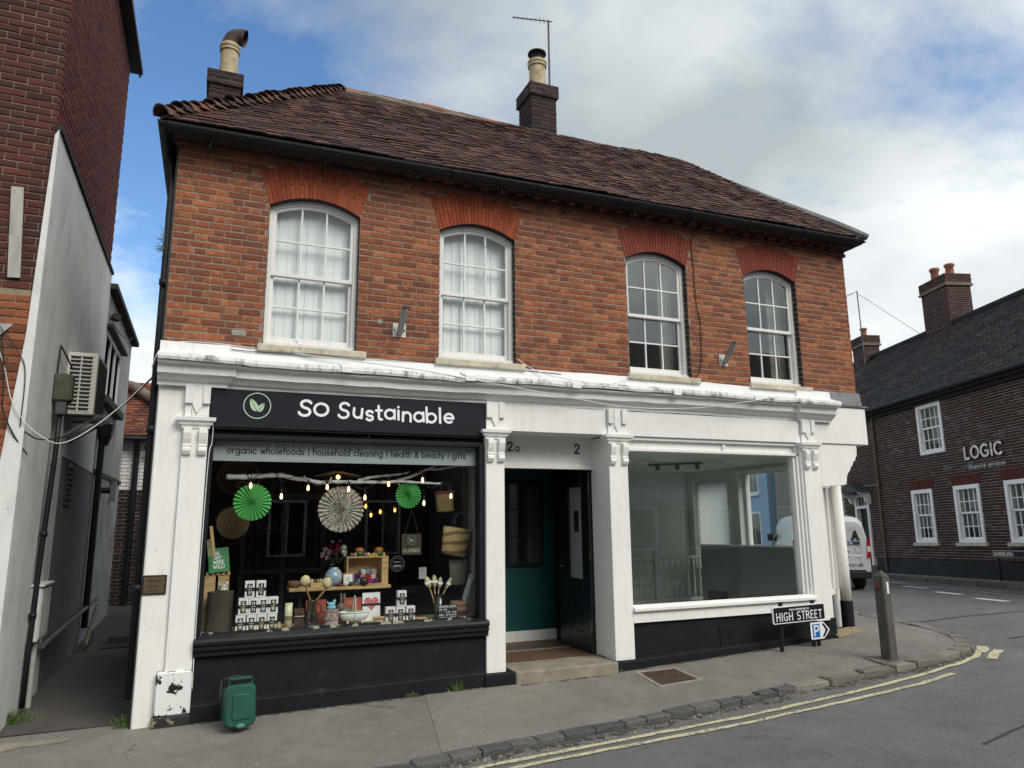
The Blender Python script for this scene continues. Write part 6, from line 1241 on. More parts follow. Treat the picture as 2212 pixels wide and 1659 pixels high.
# ------------------------------------------------------------------ right shop: empty white room
M_rw = P('pale room paint', (.72, .75, .70), .7, .06, 2, .03, 40); M_rg = P('grey green room paint', (.68, .72, .68), .75, .08, 2, .03, 40); M_rc = P('room ceiling', (.70, .74, .70), .8, .05, 2, 0)
MB().box(5.29, 9.12, .15, 3.98, 2.69, 2.8).build('room_ceiling', M_rc, BLD); MB().box(5.29, 9.12, .15, 3.98, .1, .2).build('room_floor', P('pale room floor', (.42, .40, .36), .45, .2, 4, 0), BLD)
MB().box(5.2, 9.12, 3.9, 3.985, .2, 2.69).build('room_back_wall', M_rg, BLD); MB().box(9.06, 9.12, 2.45, 2.75, .2, 2.69).build('room_side_wall', M_rw, BLD); MB().box(9.06, 9.12, 3.75, 3.9, .2, 2.69).build('room_side_wall', M_rw, BLD); MB().box(9.06, 9.12, 2.75, 3.75, .2, .9).build('room_side_wall', M_rw, BLD)
g = MB(); g.box(9.06, 9.12, .62, 1.05, .2, 2.69); g.box(9.06, 9.12, 1.05, 2.45, 2.62, 2.69); g.box(9.06, 9.12, 1.05, 2.45, .2, .9); g.build('room_side_wall', M_rw, BLD)
MB().box(5.29, 5.32, .42, 3.9, .2, 2.69).build('room_left_wall', M_rg, BLD)
# white boxed post and door lining at the far right
P('white gloss panel', (.78, .8, .76), .5, .05, 2, 0)
# stair balustrade
t = thing('balustrade', 'white turned balustrade guarding the stairwell in the empty shop', 'balustrade', (7.9, 3.0, .3)); M_bal = P('balustrade paint', (.6, .63, .6), .6, .05, 3, 0)
MB().box(5.9, 8.92, 2.965, 3.035, 1.13, 1.175).build('handrail', M_bal, t, bev=.008); MB().box(5.9, 8.92, 2.97, 3.03, .42, .47).build('bottom_rail', M_bal, t); MB().box(8.86, 8.94, 2.96, 3.04, .2, 1.28).build('newel', M_bal, t, bev=.006); MB().box(7.62, 7.72, 2.95, 3.05, .2, 1.3).build('newel', M_bal, t, bev=.006)
bal = MB().lathe([(.022, .47), (.022, .60), (.012, .62), (.02, .66), (.024, .72), (.014, .86), (.012, .95), (.02, .98), (.022, 1.0), (.022, 1.13)], (0, 0, 0), 8).build('baluster', M_bal, t, smooth=True)
x = 5.98; k = 0
for k in range(24):
    xx = 5.98+k*.123
    if abs(xx-7.67) < .07 or xx > 8.85: continue
    if k == 0: bal.matrix_basis = Matrix.Translation((xx, 3.0, .47))
    else: copy_of(bal, Matrix.Translation((xx, 3.0, .47)), t)
for z in (.62, 1.02): MB().box(7.0, 8.6, 3.55, 3.6, z, z+.06).build('stair_string', M_bal, t)
# half height counter, bench
t = thing('counter', 'half height grey counter screen in the empty shop', 'counter', (8.6, 1.9, .2)); MB().poly([(8.42, 2.75, .2), (9.04, 1.0, .2), (9.06, 1.02, .2), (8.46, 2.78, .2)], (0, 0, 1.15)).build('panel', P('grey counter laminate', (.27, .29, .275), .4, .1, 2, 0), t); MB().poly([(8.40, 2.75, 1.352), (9.03, .98, 1.352), (9.08, 1.0, 1.352), (8.48, 2.8, 1.352)], (0, 0, .025)).build('top', P('white gloss panel', (.5, .5, .5)), t)
MB().box(8.45, 8.95, 2.3, 2.7, .2, .62).build('storage_box', P('black box', (.012, .013, .015), .5), label='low black box on the floor of the empty shop', cat='box')
# track light and ceiling fittings
t = thing('track_light', 'black ceiling track with three small spotlights', 'light', (7.6, 1.8, 2.62)); MB().beam((7.0, 2.1, 2.665), (7.6, 1.5, 2.665), .03, .03).build('track', P('grey track', (.12, .13, .13), .5), t)
for p in ((7.1, 2.0), (7.32, 1.78), (7.54, 1.56)): MB().tube([(p[0], p[1], 2.65), (p[0]+.02, p[1], 2.58)], .035, 10).build('spot', P('grey track', (.1, .1, .1)), t)
for (x, y, w_) in ((6.6, 1.6, 'left'), (7.75, 1.1, 'right')): MB().lathe([(.06, 2.64), (.065, 2.689)], (x, y, 0), 14).build('smoke_alarm', M_card, label=w_+' round white detector on the ceiling of the empty shop', cat='detector')
MB().tube([(8.95, 1.0, 2.6), (9.0, 2.4, 2.6)], .035, 10).build('roller_blind', M_card, label='rolled up white blind over the side window', cat='blind')
for (x, z, w_) in ((6.85, 1.32, 'left'), (6.9, 1.32, 'right')): MB().box(x, x+.012, 3.88, 3.9, z, z+.05).build('wall_switch', M_card, label=w_+' of two tiny white switches on the back wall', cat='switch')

# ------------------------------------------------------------------ street furniture
M_green_bin = P('green recycled plastic', (.009, .072, .052), .45, .2, 4, .12, 120)
t = thing('food_waste_bin', 'small green lidded caddy bin on the pavement by the left pilaster', 'bin', (.9, -.33, .0)); bm_ = TRS((.90, -.30, pav(.9, -.3)), rot=(R(-14), 0, R(-8)))
def rrect(w, d, r, z, n=4): 
    out = []
    for cx_, cy_, a0 in ((w/2-r, d/2-r, 0), (-w/2+r, d/2-r, 90), (-w/2+r, -d/2+r, 180), (w/2-r, -d/2+r, 270)): out += [(cx_+r*math.cos(R(a0+90*k/n)), cy_+r*math.sin(R(a0+90*k/n)), z) for k in range(n+1)]
    return out
def loft(rings):
    g = MB(); n = len(rings[0]); g.v = [p for r_ in rings for p in r_]; g.f = [(i*n+k, i*n+(k+1) % n, (i+1)*n+(k+1) % n, (i+1)*n+k) for i in range(len(rings)-1) for k in range(n)]; g.f += [tuple(range(n-1, -1, -1)), tuple((len(rings)-1)*n+k for k in range(n))]; return g
# the caddy lies on its back: lid faces the street
L2 = TRS((.845, -.24, pav(.9, -.3)+.176), rot=(R(82), 0, R(9)))
loft([rrect(.20, .27, .04, -.02), rrect(.215, .285, .045, .0), rrect(.25, .335, .05, .27)]).xf(L2).build('body', M_green_bin, t, smooth=False, bev=.004)
loft([rrect(.262, .352, .055, .272), rrect(.268, .358, .055, .29), rrect(.262, .352, .055, .315), rrect(.24, .33, .05, .335)]).xf(L2).build('lid', M_green_bin, t, bev=.003)
loft([rrect(.15, .21, .02, .3352), rrect(.15, .21, .02, .343), rrect(.14, .20, .02, .345)]).xf(L2 @ Matrix.Translation((0, -.01, 0))).build('lid_panel', M_green_bin, t, bev=.002)
MB().tube([(-.095, .17, .29), (-.095, .225, .30), (.095, .225, .30), (.095, .17, .29)], .013, 8).xf(L2).build('lid_handle', M_green_bin, t); MB().box(-.095, .095, .212, .238, .28, .325).xf(L2).build('lid_grip', M_green_bin, t, bev=.006)
MB().tube([(.145, -.05, .2), (.15, .1, .2), (.13, .21, .1), (-.0, .24, .06), (-.13, .21, .1), (-.15, .1, .2), (-.145, -.05, .2)], .009, 8).xf(L2).build('carry_handle', P('dark handle plastic', (.012, .014, .016), .5), t, smooth=True)
MB().ball((0, -.165, .34), (.04, .022, .012), 10, 6).xf(L2).build('catch', P('worn green catch', (.06, .2, .16), .4), t)

# leaning oak post
t = thing('wooden_post', 'weathered grey square wooden post leaning at the kerb with a red reflector', 'post', (7.95, -1.3, .17)); q = NM('weathered oak'); q.col(q.mix(.75, ramp(q.nt, q.noise(24, 6, .7, stretch=(5, 5, .5)), [(.3, (.042, .039, .035)), (.6, (.11, .103, .092)), (.75, (.2, .19, .175))]), ramp(q.nt, q.noise(2.5, 4, .6), [(.3, (.6, .58, .56)), (.7, (1.15, 1.15, 1.15))]), 'MULTIPLY')); q.rough(.85); q.bump(q.noise(30, 6, .7, stretch=(5, 5, .5)), .8, .01); M_oak = q.m
base = Vector((7.955, -1.30, .12)); top = Vector((8.06, -1.2, 1.13)); ax = (top-base).normalized(); ca = R(8)
ex = Vector((math.cos(ca), math.sin(ca), 0)); ex = (ex-ax*ex.dot(ax)).normalized(); ey = ax.cross(ex); hw = .068
def ring(p, s, ch=.02): return [tuple(p+ex*a*s+ey*b*s) for a, b in ((-1, -1+.2), (-1+.2, -1), (1-.2, -1), (1, -1+.2), (1, 1-.2), (1-.2, 1), (-1+.2, 1), (-1, 1-.2))]
loft([ring(base, hw*1.02), ring(base.lerp(top, .5), hw), ring(top-ax*.02, hw*.98), ring(top+ax*.055, hw*.1)]).build('shaft', M_oak, t, bev=.004)
pm = Matrix(((ex.x, ey.x, ax.x, top.x), (ex.y, ey.y, ax.y, top.y), (ex.z, ey.z, ax.z, top.z), (0, 0, 0, 1)))
MB().box(-hw-.008, -hw, -.03, .025, -.17, -.075).xf(pm).build('reflector_frame', P('black reflector frame', (.012, .012, .012), .5), t, bev=.004); MB().box(-hw-.014, -hw-.008, -.026, .021, -.165, -.08).xf(pm).build('reflector', P('red reflector', (.16, .008, .01), .2, .1, 40, 0, spec=.7), t, bev=.004)
MB().box(-.02, .016, -hw-.006, -hw, -.22, -.085).xf(pm).build('reflector', P('white reflector', (.7, .72, .72), .3), t, label='white reflector strip')
MB().poly([(7.72, -1.42, pav(7.8, -1.4)+.003), (8.2, -1.42, pav(8.2, -1.4)+.003), (8.25, -1.1, pav(8.2, -1.1)+.003), (7.8, -1.05, pav(7.8, -1.1)+.003)], (0, 0, .008)).build('post_footing', P('dark footing', (.13, .122, .11), .9, .3, 9, .5, 60), pavement)
# HIGH STREET name plate on two posts
t = thing('street_name_sign', 'black street sign with white lettering HIGH STREET on two low posts', 'street sign', (7.58, -.29, .15)); M_signk = P('black sign face', (.008, .009, .011), .35, .1, 3, 0)
sm = Matrix.Translation((7.145, -.33, .50)) @ Matrix.Rotation(R(-1.0), 4, 'Y')
for x in (.17, .70): MB().tube([(7.145+x-.03, -.285, .1), (7.145+x, -.285, .745)], .026, 10).build('post', M_gutter, t); MB().tube([(7.145+x, -.285, .735), (7.145+x, -.285, .76)], .031, 10).build('post_cap', M_gutter, t)
loft([[(x, y, z) for x, z, y in [(p[0]+.43, p[1]+.105, 0.) for p in rrect(.86, .21, .02, 0)]], [(p[0]+.43, .018, p[1]+.105) for p in rrect(.86, .21, .02, 0)]]).xf(sm).build('border', M_letw, t)
loft([[(p[0]+.43, -.003, p[1]+.105) for p in rrect(.835, .185, .014, 0)], [(p[0]+.43, .0, p[1]+.105) for p in rrect(.835, .185, .014, 0)]]).xf(sm).build('face', M_signk, t)
g = MB(); strokes(g, 'HIGH STREET', (.055, -.003, .035), (1, 0, 0), (0, 0, 1), .062, .0125, .75, sp=.34, serif=.13, depth=.001); strokes(g, 'SOUTH OXFORDSHIRE D.C.', (.27, -.003, .152), (1, 0, 0), (0, 0, 1), .012, .0042, .33, sp=.3, depth=.001); g.xf(sm).build('lettering', M_letw, t)
# parking arrow sign
t = thing('parking_sign', 'small arrow shaped parking sign with white P on blue beside the street name', 'sign', (7.92, -.3, .18)); sm = Matrix.Translation((7.755, -.315, .268)) @ Matrix.Rotation(R(-1), 4, 'Y')
pts = [(0, 0), (.215, 0), (.235, .01), (.325, .095), (.325, .125), (.235, .215), (.215, .225), (0, .225), (-.012, .21), (-.012, .015)]
MB().poly([(x, 0, z) for x, z in pts], (0, .012, 0)).xf(sm).build('edge', P('black sign face', (.1, .1, .1)), t); ins = lambda k, pp: [((x-.15)*k+.15, (z-.112)*k+.112) for x, z in pp]
MB().poly([(x, -.002, z) for x, z in ins(.93, pts)], (0, .002, 0)).xf(sm).build('face', M_letw, t); MB().box(.03, .15, -.0035, -.0021, .03, .195).xf(sm).build('blue_panel', P('traffic blue', (.012, .13, .42), .4, .05, 3, 0), t)
g = MB(); strokes(g, 'P', (.062, -.0036, .055), (1, 0, 0), (0, 0, 1), .078, .021, depth=.0008); g.xf(sm).build('lettering', M_letw, t)
MB().poly([(x, -.0035, z) for x, z in ((.19, .03), (.225, .03), (.295, .112), (.225, .195), (.19, .195), (.25, .112))], (0, .0014, 0)).xf(sm).build('chevron', M_signk, t); MB().tube([(7.9, -.29, .1), (7.9, -.29, .45)], .022, 8).build('post', M_gutter, t)
# ------------------------------------------------------------------ parked van in the side street
VH = .60; vb = Vector((15.44, 5.42, .045)); vd = Vector((math.sin(VH), math.cos(VH), 0)); ve = Vector((math.cos(VH), -math.sin(VH), 0))   # rear right corner on the road
VM = Matrix(((ve.x, vd.x, 0, vb.x), (ve.y, vd.y, 0, vb.y), (0, 0, 1, vb.z), (0, 0, 0, 1)))            # local x: right, y: forward, z: up; rear right corner at origin
van = thing('van', 'white panel van parked in the side street with its rear doors towards us', 'van', tuple(vb)); VW = 1.78; VL = 4.4
M_vp = P('white van paint', (.62, .63, .63), .25, .06, 1.5, 0, spec=.6, dirt=(3, .6, (.45, .44, .41), .25)); M_vblk = P('black van plastic', (.016, .017, .018), .55); M_vgl = P('dark van glass', (.012, .015, .018), .06, .1, 2, 0, spec=.9)
def vring(y, w0, w1, z0, z1, r=.14):   # cross-section: lower width w0, roof width w1
    xc = -VW/2; zs = z0+(z1-z0)*.52; zz2 = z1
    L = [(-w0/2+.06, z0), (-w0/2, z0+.1), (-w0/2, zs), (-w1/2-.02, zz2-r), (-w1/2+r*.5, zz2-.03), (-w1/2+r*1.6, zz2)]
    return [(xc+x, y, z) for x, z in L]+[(xc-x, y, z) for x, z in reversed(L)]
rings = [vring(.03, 1.70, 1.40, .38, 1.70), vring(.0, 1.74, 1.45, .36, 1.66), vring(.10, 1.78, 1.50, .30, 1.76), vring(.6, 1.78, 1.53, .26, 1.80), vring(2.2, 1.78, 1.53, .26, 1.80), vring(2.9, 1.78, 1.5, .26, 1.76), vring(3.45, 1.76, 1.32, .26, 1.40), vring(3.8, 1.74, 1.4, .26, 1.06), vring(4.2, 1.66, 1.35, .28, .92), vring(4.4, 1.5, 1.2, .34, .72)]
loft(rings[1:]).xf(VM).build('body', M_vp, van, bev=.02, seg=2)
MB().box(-VW+.03, -.03, -.07, .12, .30, .46).xf(VM).build('bumper', M_vblk, van, bev=.02); MB().box(-VW+.15, -.15, -.045, .02, .46, .50).xf(VM).build('bumper', M_vblk, van)
for x in (-VW+.28, -.04):   # wheels
    for y in (.75, 3.45):
        wo = MB().tube([(x-.22, y, .3), (x-.2, y, .3), (x-.04, y, .3), (x-.0, y, .3)], [.26, .305, .305, .27], 24).xf(VM).build('wheel', P('tyre rubber', (.014, .014, .014), .85), van); MB().tube([(x+.001, y, .3), (x+.012, y, .3)], .19, 18).xf(VM).build('hubcap', M_steel, wo)
MB().box(-.16, -.02, .005, .2, .30, .70).xf(VM).build('mudflap', M_vblk, van)
# rear: painted window outline, lights, plates, lettering
def rear(x, z, d=.0): t_ = max(0, (z-1.0)); return (-VW/2+x, -.004-d+t_*.02, z)
def rpoly(pts, d, th=.003): return MB().poly([rear(x, z, d) for x, z in pts], (0, th, 0))
for s_, nm in ((1, 'right'), (-1, 'left')):
    rpoly([(s_*.04, 1.08), (s_*.70, 1.08), (s_*.66, 1.36), (s_*.60, 1.52), (s_*.04, 1.55)], .008, .02).xf(VM).build('rear_window_panel', P('grey white panel', (.50, .53, .53), .3), van)
    lt = rpoly([(s_*.80, .78), (s_*.885, .80), (s_*.885, 1.22), (s_*.83, 1.24)], .02, .06).xf(VM).build('tail_light', P('red lens', (.42, .008, .012), .15, .1, 9, 0, spec=.7), van); rpoly([(s_*.81, .92), (s_*.888, .93), (s_*.888, 1.06), (s_*.82, 1.06)], .024, .005).xf(VM).build('clear_lens', P('clear lens', (.6, .6, .6), .15), lt)
MB().tube([(-VW/2, -.012, .40), (-VW/2, -.004, 1.58)], .006, 6).xf(VM).build('door_seam', M_vblk, van); MB().box(-VW/2-.12, -VW/2+.12, -.02, .0, .86, .93).xf(VM).build('door_handle', M_vblk, van)
g = MB(); strokes(g, 'MI', (-VW-.004, 2.35, 1.18), (0, -1, 0), (0, 0, 1), .13, .045, sp=.3, serif=.16, depth=.012); strokes(g, 'A', (-VW/2+.5, -.018, 1.22), (1, 0, 0), (0, 0, 1), .13, .05, sp=.3, serif=.2, depth=.004); g.xf(VM).build('lettering', M_letk, van)
MB().box(-VW/2+.26, -VW/2+.66, -.0155, -.0125, 1.095, 1.175).xf(VM).build('blue_strip', P('navy strip', (.02, .05, .13), .4), van); g = MB(); strokes(g, 'LTD', (-VW/2+.38, -.0156, 1.11), (1, 0, 0), (0, 0, 1), .032, .009, depth=.001); g.xf(VM).build('strip_lettering', M_letw, van)
g = MB(); strokes(g, 's.co.uk', (-VW/2+.28, -.006, .585), (1, 0, 0), (0, 0, 1), .055, .014, .42, depth=.003); g.xf(VM).build('address_lettering', M_letgrey, van)
for (x0, x1, nm) in ((.26, .46, 'CHAS'), (.50, .70, 'smas')):
    MB().box(-VW/2+x0, -VW/2+x1, -.008, -.004, .745, .845).xf(VM).build('door_sticker', M_card, van); g = MB(); strokes(g, nm, (-VW/2+x0+.02, -.0082, .775), (1, 0, 0), (0, 0, 1), .03, .009, .16, depth=.001); g.xf(VM).build('sticker_lettering', M_letgrey, van)
n = 24; v = []
for i in range(n): a = 2*math.pi*i/n; v += [(-VW/2+.61+.085*math.cos(a), -.008, .97+.085*math.sin(a)), (-VW/2+.61+.078*math.cos(a), -.008, .97+.078*math.sin(a))]
MB().add(v, [(2*i, 2*i+1, (2*i+3) % (2*n), (2*i+2) % (2*n)) for i in range(n)]).xf(VM).build('round_sticker', M_letgrey, van); MB().ball((-VW/2+.36, -.006, .93), (.055, .006, .02), 12, 6).xf(VM).build('badge', P('blue oval badge', (.05, .08, .16), .3), van)
# side: cab windows and side rubbing strip (left side, towards the shop)
MB().poly([(-VW-.006, 2.72, 1.08), (-VW-.006, 3.5, 1.05), (-VW+.10, 3.1, 1.56), (-VW+.14, 2.72, 1.62)], (.01, 0, 0)).xf(VM).build('cab_window', M_vgl, van); MB().box(-VW-.012, -VW+.01, .9, 3.0, .55, .64).xf(VM).build('rubbing_strip', M_vblk, van)
MB().poly([(-VW+.25, 3.47, 1.38), (-.25, 3.47, 1.38), (-.28, 3.02, 1.72), (-VW+.28, 3.02, 1.72)], (0, .03, .03)).xf(VM).build('windscreen', M_vgl, van); MB().box(-VW-.16, -VW, 3.2, 3.3, 1.1, 1.3).xf(VM).build('mirror', M_vblk, van, bev=.02); MB().box(.0, .16, 3.2, 3.3, 1.1, 1.3).xf(VM).build('mirror', M_vblk, van, bev=.02)

# ------------------------------------------------------------------ the brick house across the side street
LA = Vector((19.011, 4.1706, 0)); LD = Vector((.28, .96, 0)).normalized(); LN = Vector((-.96, .28, 0)); SH = -.031
def LW(s, z, o=0): p = LA+LD*s-LN*o; return (p.x, p.y, z+SH*s)        # s along the wall, z up, o into the house
logic = thing('brick_house', 'long dark red brick house with tiled roof and white sash windows across the side street', 'building', LW(2, .1))
def lbox(g, s0, s1, o0, o1, z0, z1): 
    return g.add([LW(s, z, o) for z in (z0, z1) for s, o in ((s0, o0), (s1, o0), (s1, o1), (s0, o1))], [(0,3,2,1), (4,5,6,7), (0,1,5,4), (1,2,6,5), (2,3,7,6), (3,0,4,7)])
S0, S1 = -6., 12.5
LWIN = [(2.88, 3.79, 1.15, 2.68), (1.04, 2.0, 1.15, 2.68), (-.80, .19, 1.15, 2.68), (-2.7, -1.7, 1.15, 2.68), (2.13, 3.17, 3.67, 5.12)]; LDOOR = (5.97, 6.75, .45, 2.73)
HO = LWIN+[LDOOR]
g = MB(); ss = sorted({S0, S1}|{q[0] for q in HO}|{q[1] for q in HO}); zs_ = sorted({.0, 5.45}|{q[2] for q in HO}|{q[3] for q in HO})
for a, b in zip(ss[:-1], ss[1:]):
    for c_, d_ in zip(zs_[:-1], zs_[1:]):
        m_, z_ = (a+b)/2, (c_+d_)/2
        if any(q[0] < m_ < q[1] and q[2] < z_ < q[3] for q in HO): continue
        lbox(g, a, b, .01, .3, c_, d_)
lbox(g, S0, S1, 5.5, 5.8, 0, 5.45); lbox(g, S0, S0+.3, .3, 5.5, 0, 5.45); lbox(g, S1-.3, S1, .3, 5.5, 0, 5.45)
lw = g.build('wall', M_mortar3, logic)
g = MB(); lbox(g, S0+.3, S1-.3, 1.5, 1.55, .1, 5.4); lbox(g, S0+.3, S1-.3, .3, 5.5, 2.9, 3.1); g.build('inner_lining', P('dim room lining', (.10, .10, .095), .8), logic)
def lblk(z):
    z += 5.45; return [(S1-q[1], S1-q[0]) for q in HO if q[2] < z < q[3]]
ltop = Vector(LW(S1, 5.45)); Ux = (Vector(LW(0, 0))-Vector(LW(1, 0))).normalized()
its = lay(ltop, Ux, LN, S1-S0, 64, blocked=lblk, depth=.03, gap=.003)
pieces(lw, 'brick', BRT, [q for q in its if -1.5 < (q[1].translation-LA).dot(LD) < 7.5], BR_LOGIC, 300, 'bricks')
g = MB(); lbox(g, S0, 5.85, -.02, .01, .0, .66); lbox(g, 6.85, S1, -.02, .01, 0, .66); g.build('plinth', P('dark tarred plinth', (.012, .014, .016), .7, .3, 3, .2, 20), logic)
BR_LINT = brickmat('red lintel brick', [(0, (.085, .031, .024)), (1, (.125, .042, .031))], patch=None, samt=.7)
M_lw = white_paint('bright sash paint', (.84, .85, .86), flake=.85); M_lpane = glassmat('far sash glass', 1.45, (.8, .84, .84), .0)
for i, (a, b, c_, d_) in enumerate(LWIN):
    g = MB(); t_ = .10
    lbox(g, a, a+t_, -.03, .14, c_, d_); lbox(g, b-t_, b, -.03, .14, c_, d_); lbox(g, a+t_, b-t_, -.03, .14, d_-t_*1.1, d_); lbox(g, a+t_, b-t_, -.03, .14, c_, c_+.09)
    o = g.build('window', M_lw, logic)
    mz = (c_+d_)/2; ia, ib = a+t_, b-t_
    for (lo, hi, oo) in ((mz, d_-t_*1.1, .03), (c_+.09, mz, .06)):
        g = MB(); lbox(g, ia, ib, oo, oo+.03, lo, lo+.05); lbox(g, ia, ia+.035, oo, oo+.03, lo, hi); lbox(g, ib-.035, ib, oo, oo+.03, lo, hi)
        for k in (1, 2, 3): lbox(g, ia+(ib-ia)*k/4-.012, ia+(ib-ia)*k/4+.012, oo+.002, oo+.025, lo, hi)
        lbox(g, ia, ib, oo+.003, oo+.023, (lo+hi)/2-.012, (lo+hi)/2+.012); g.build('sash', M_lw, o)
        for k in range(4):
            for j in range(2):
                q0, q1 = ia+(ib-ia)*k/4, ia+(ib-ia)*(k+1)/4; z0_, z1_ = (lo, (lo+hi)/2) if j == 0 else ((lo+hi)/2, hi)
                MB().add([LW(q0, z0_, oo+.015), LW(q1, z0_, oo+.015), LW(q1, z1_, oo+.015), LW(q0, z1_, oo+.015)], [(0,1,2,3)]).build('pane', M_lpane, o, fix=False)
    g = MB(); lbox(g, ia+.02, ib-.02, .32, .34, mz+(-.4 if i == 4 else .02+.12*(i % 2)), d_); g.build('blind', P('grey blind', (.30, .31, .29), .8), o)
    if i < 4:
        MB().add([LW(a-.09, c_-.09, -.07), LW(b+.09, c_-.09, -.07), LW(b+.09, c_-.09, .02), LW(a-.09, c_-.09, .02), LW(a-.09, c_-.005, -.07), LW(b+.09, c_-.005, -.07), LW(b+.09, c_, .02), LW(a-.09, c_, .02)], [(0,3,2,1), (4,5,6,7), (0,1,5,4), (1,2,6,5), (2,3,7,6), (3,0,4,7)]).build('sill', M_stone, o)
        g = MB(); n = 13                                        # splayed brick lintel
        for k in range(n):
            t0, t1 = k/n+.006, (k+1)/n-.006; bl_ = lambda t: a+(b-a)*t; tl = lambda t: a-.16+(b-a+.32)*t
            MB().add([LW(bl_(t0), d_, -.012), LW(bl_(t1), d_, -.012), LW(tl(t1), d_+.29, -.012), LW(tl(t0), d_+.29, -.012), LW(bl_(t0), d_, .01), LW(bl_(t1), d_, .01), LW(tl(t1), d_+.29, .01), LW(tl(t0), d_+.29, .01)], [(0,1,2,3), (0,4,5,1), (1,5,6,2), (2,6,7,3), (3,7,4,0)]).build('lintel_brick', BR_LINT, lw)
# roof
E0, E1, R0, R1_ = Vector(LW(S0, 5.36, -.28)), Vector(LW(S1, 5.36, -.28)), Vector(LW(S0, 8.38, 2.9)), Vector(LW(S1, 8.28, 2.9))
F0, F1 = Vector(LW(S0, 5.36, 6.1)), Vector(LW(S1, 5.36, 6.1)); dz = Vector((0, 0, -.04))
rf = MB().add([E0+dz, E1+dz, R1_+dz, R0+dz, F0+dz, F1+dz], [(0,1,2,3), (3,2,5,4), (0,3,4), (1,5,2), (0,4,5,1)]).build('roof', P('roof underlay', (.1, .1, .1)), logic)
its = tile_slope(E1, E0, R0, R1_, .105, .17, .008, .8); pieces(rf, 'roof_tile', TLT, [q for q in its if -2.5 < (q[1].translation-LA).dot(LD) < 9], T_LOGIC, 300, 'roof_tiles')
MB().tube([R0, R1_], .11, 10).build('ridge_tiles', T_LOGIC, rf)
g = MB(); g.tube([LW(S0, 5.34, -.33), LW(S1, 5.34, -.33)], .06, 8); g.build('gutter', M_gutter, logic); g = MB(); lbox(g, S0, S1, -.25, .0, 5.22, 5.33); lbox(g, S0, S1, -.1, .0, 5.12, 5.215); g.build('eaves_board', P('dark eaves board', (.018, .017, .017), .8), logic)
MB().tube([LW(5.3, 5.15, -.06), LW(5.3, .3, -.06)], .035, 8).build('downpipe', P('brown downpipe', (.13, .085, .06), .6, .2, 4, 0), logic)
g = MB(); lbox(g, 5.3, 7.6, -.05, .01, 2.95, 3.02); g.build('string_course', P('dull stone band', (.13, .12, .105), .8), logic)
# porch: hood on scrolled brackets, fanlight, dark door
g = MB(); lbox(g, 5.97, 6.06, -.05, .12, .45, 2.73); lbox(g, 6.66, 6.75, -.05, .12, .45, 2.73); lbox(g, 6.06, 6.66, -.05, .12, 2.27, 2.36); lbox(g, 6.06, 6.66, -.05, .12, 2.66, 2.73); dr = g.build('door_surround', M_lw, logic)
g = MB(); lbox(g, 6.06, 6.66, .10, .16, .45, 2.27); g.build('door', P('black green door', (.008, .012, .012), .3), dr); g = MB(); lbox(g, 6.06, 6.66, .08, .1, 2.36, 2.66); g.build('fanlight', P('dark van glass', (.1, .1, .1)), dr)
for s_ in (6.2, 6.36, 6.52): g = MB(); lbox(g, s_-.01, s_+.01, .06, .08, 2.36, 2.66); g.build('glazing_bar', M_lw, dr)
for s_ in (5.9, 6.8): MB().poly([LW(s_-.04, 2.40, 0), LW(s_-.04, 2.46, -.16), LW(s_-.04, 2.62, -.22), LW(s_-.04, 2.74, -.42), LW(s_-.04, 2.80, -.42), LW(s_-.04, 2.80, 0)], LD*.08).build('porch_bracket', M_lw, dr)
MB().add([LW(5.75, 2.8, -.5), LW(6.97, 2.8, -.5), LW(6.97, 2.8, 0), LW(5.75, 2.8, 0), LW(6.36, 3.14, -.5), LW(6.36, 3.14, 0)], [(0,1,4), (3,5,2), (0,4,5,3), (1,2,5,4), (0,3,2,1)]).build('porch_hood', P('lead hood', (.05, .055, .06), .6), dr)
g = MB(); lbox(g, 5.85, 6.87, -.3, .0, .05, .42); g.build('door_step', M_step, dr)
# lettering and far street name
sgn = thing('house_sign', 'chrome raised letters LOGIC with financial services on the dark brick house', 'sign', LW(.7, 3.0, -.05)); q = NM('chrome letter'); q.col((.55, .54, .51)); q.b.inputs['Metallic'].default_value = 1; q.rough(.12); Uv = Vector(LW(0, 0))-Vector(LW(1, 0))
g = MB(); strokes(g, 'LOGIC', LW(1.36, 3.36, -.05), Uv, (0, 0, 1), .2, .062, 1.32, sp=.25, depth=.004); g.build('lettering', P('brushed chrome letters', (.5, .49, .46), .3, .5, 9, 0, metal=.5), sgn); g = MB(); strokes(g, 'LOGIC', LW(1.36, 3.36, -.02), Uv, (0, 0, 1), .205, .07, 1.33, sp=.25, depth=.004); g.build('letter_backs', P('letter shadow grey', (.05, .05, .05), .4, metal=.5), sgn)
g = MB(); strokes(g, 'financial services', LW(1.28, 3.085, -.035), Uv, (0, 0, 1), .066, .017, 1.26, sp=.28, depth=.003); g.build('small_lettering', P('pale grey letters', (.45, .46, .47), .4), sgn)
t = thing('street_name_sign', 'black SHIRBURN street name sign low in front of the dark brick house', 'street sign', LW(0, .1, -.3)); g = MB(); lbox(g, -.75, .5, -.33, -.31, .79, .96); g.build('border', P('grey border', (.35, .36, .36), .5), t); g = MB(); lbox(g, -.73, .48, -.338, -.331, .805, .945); g.build('face', M_signk, t)
g = MB(); strokes(g, 'SHIRBURN', LW(.44, .83, -.3385), Uv, (0, 0, 1), .058, .014, .62, depth=.001); g.build('lettering', M_letw, t)
for s_ in (.38, -.62): MB().tube([LW(s_, .05, -.28), LW(s_, .95, -.28)], .03, 8).build('post', M_gutter, t)
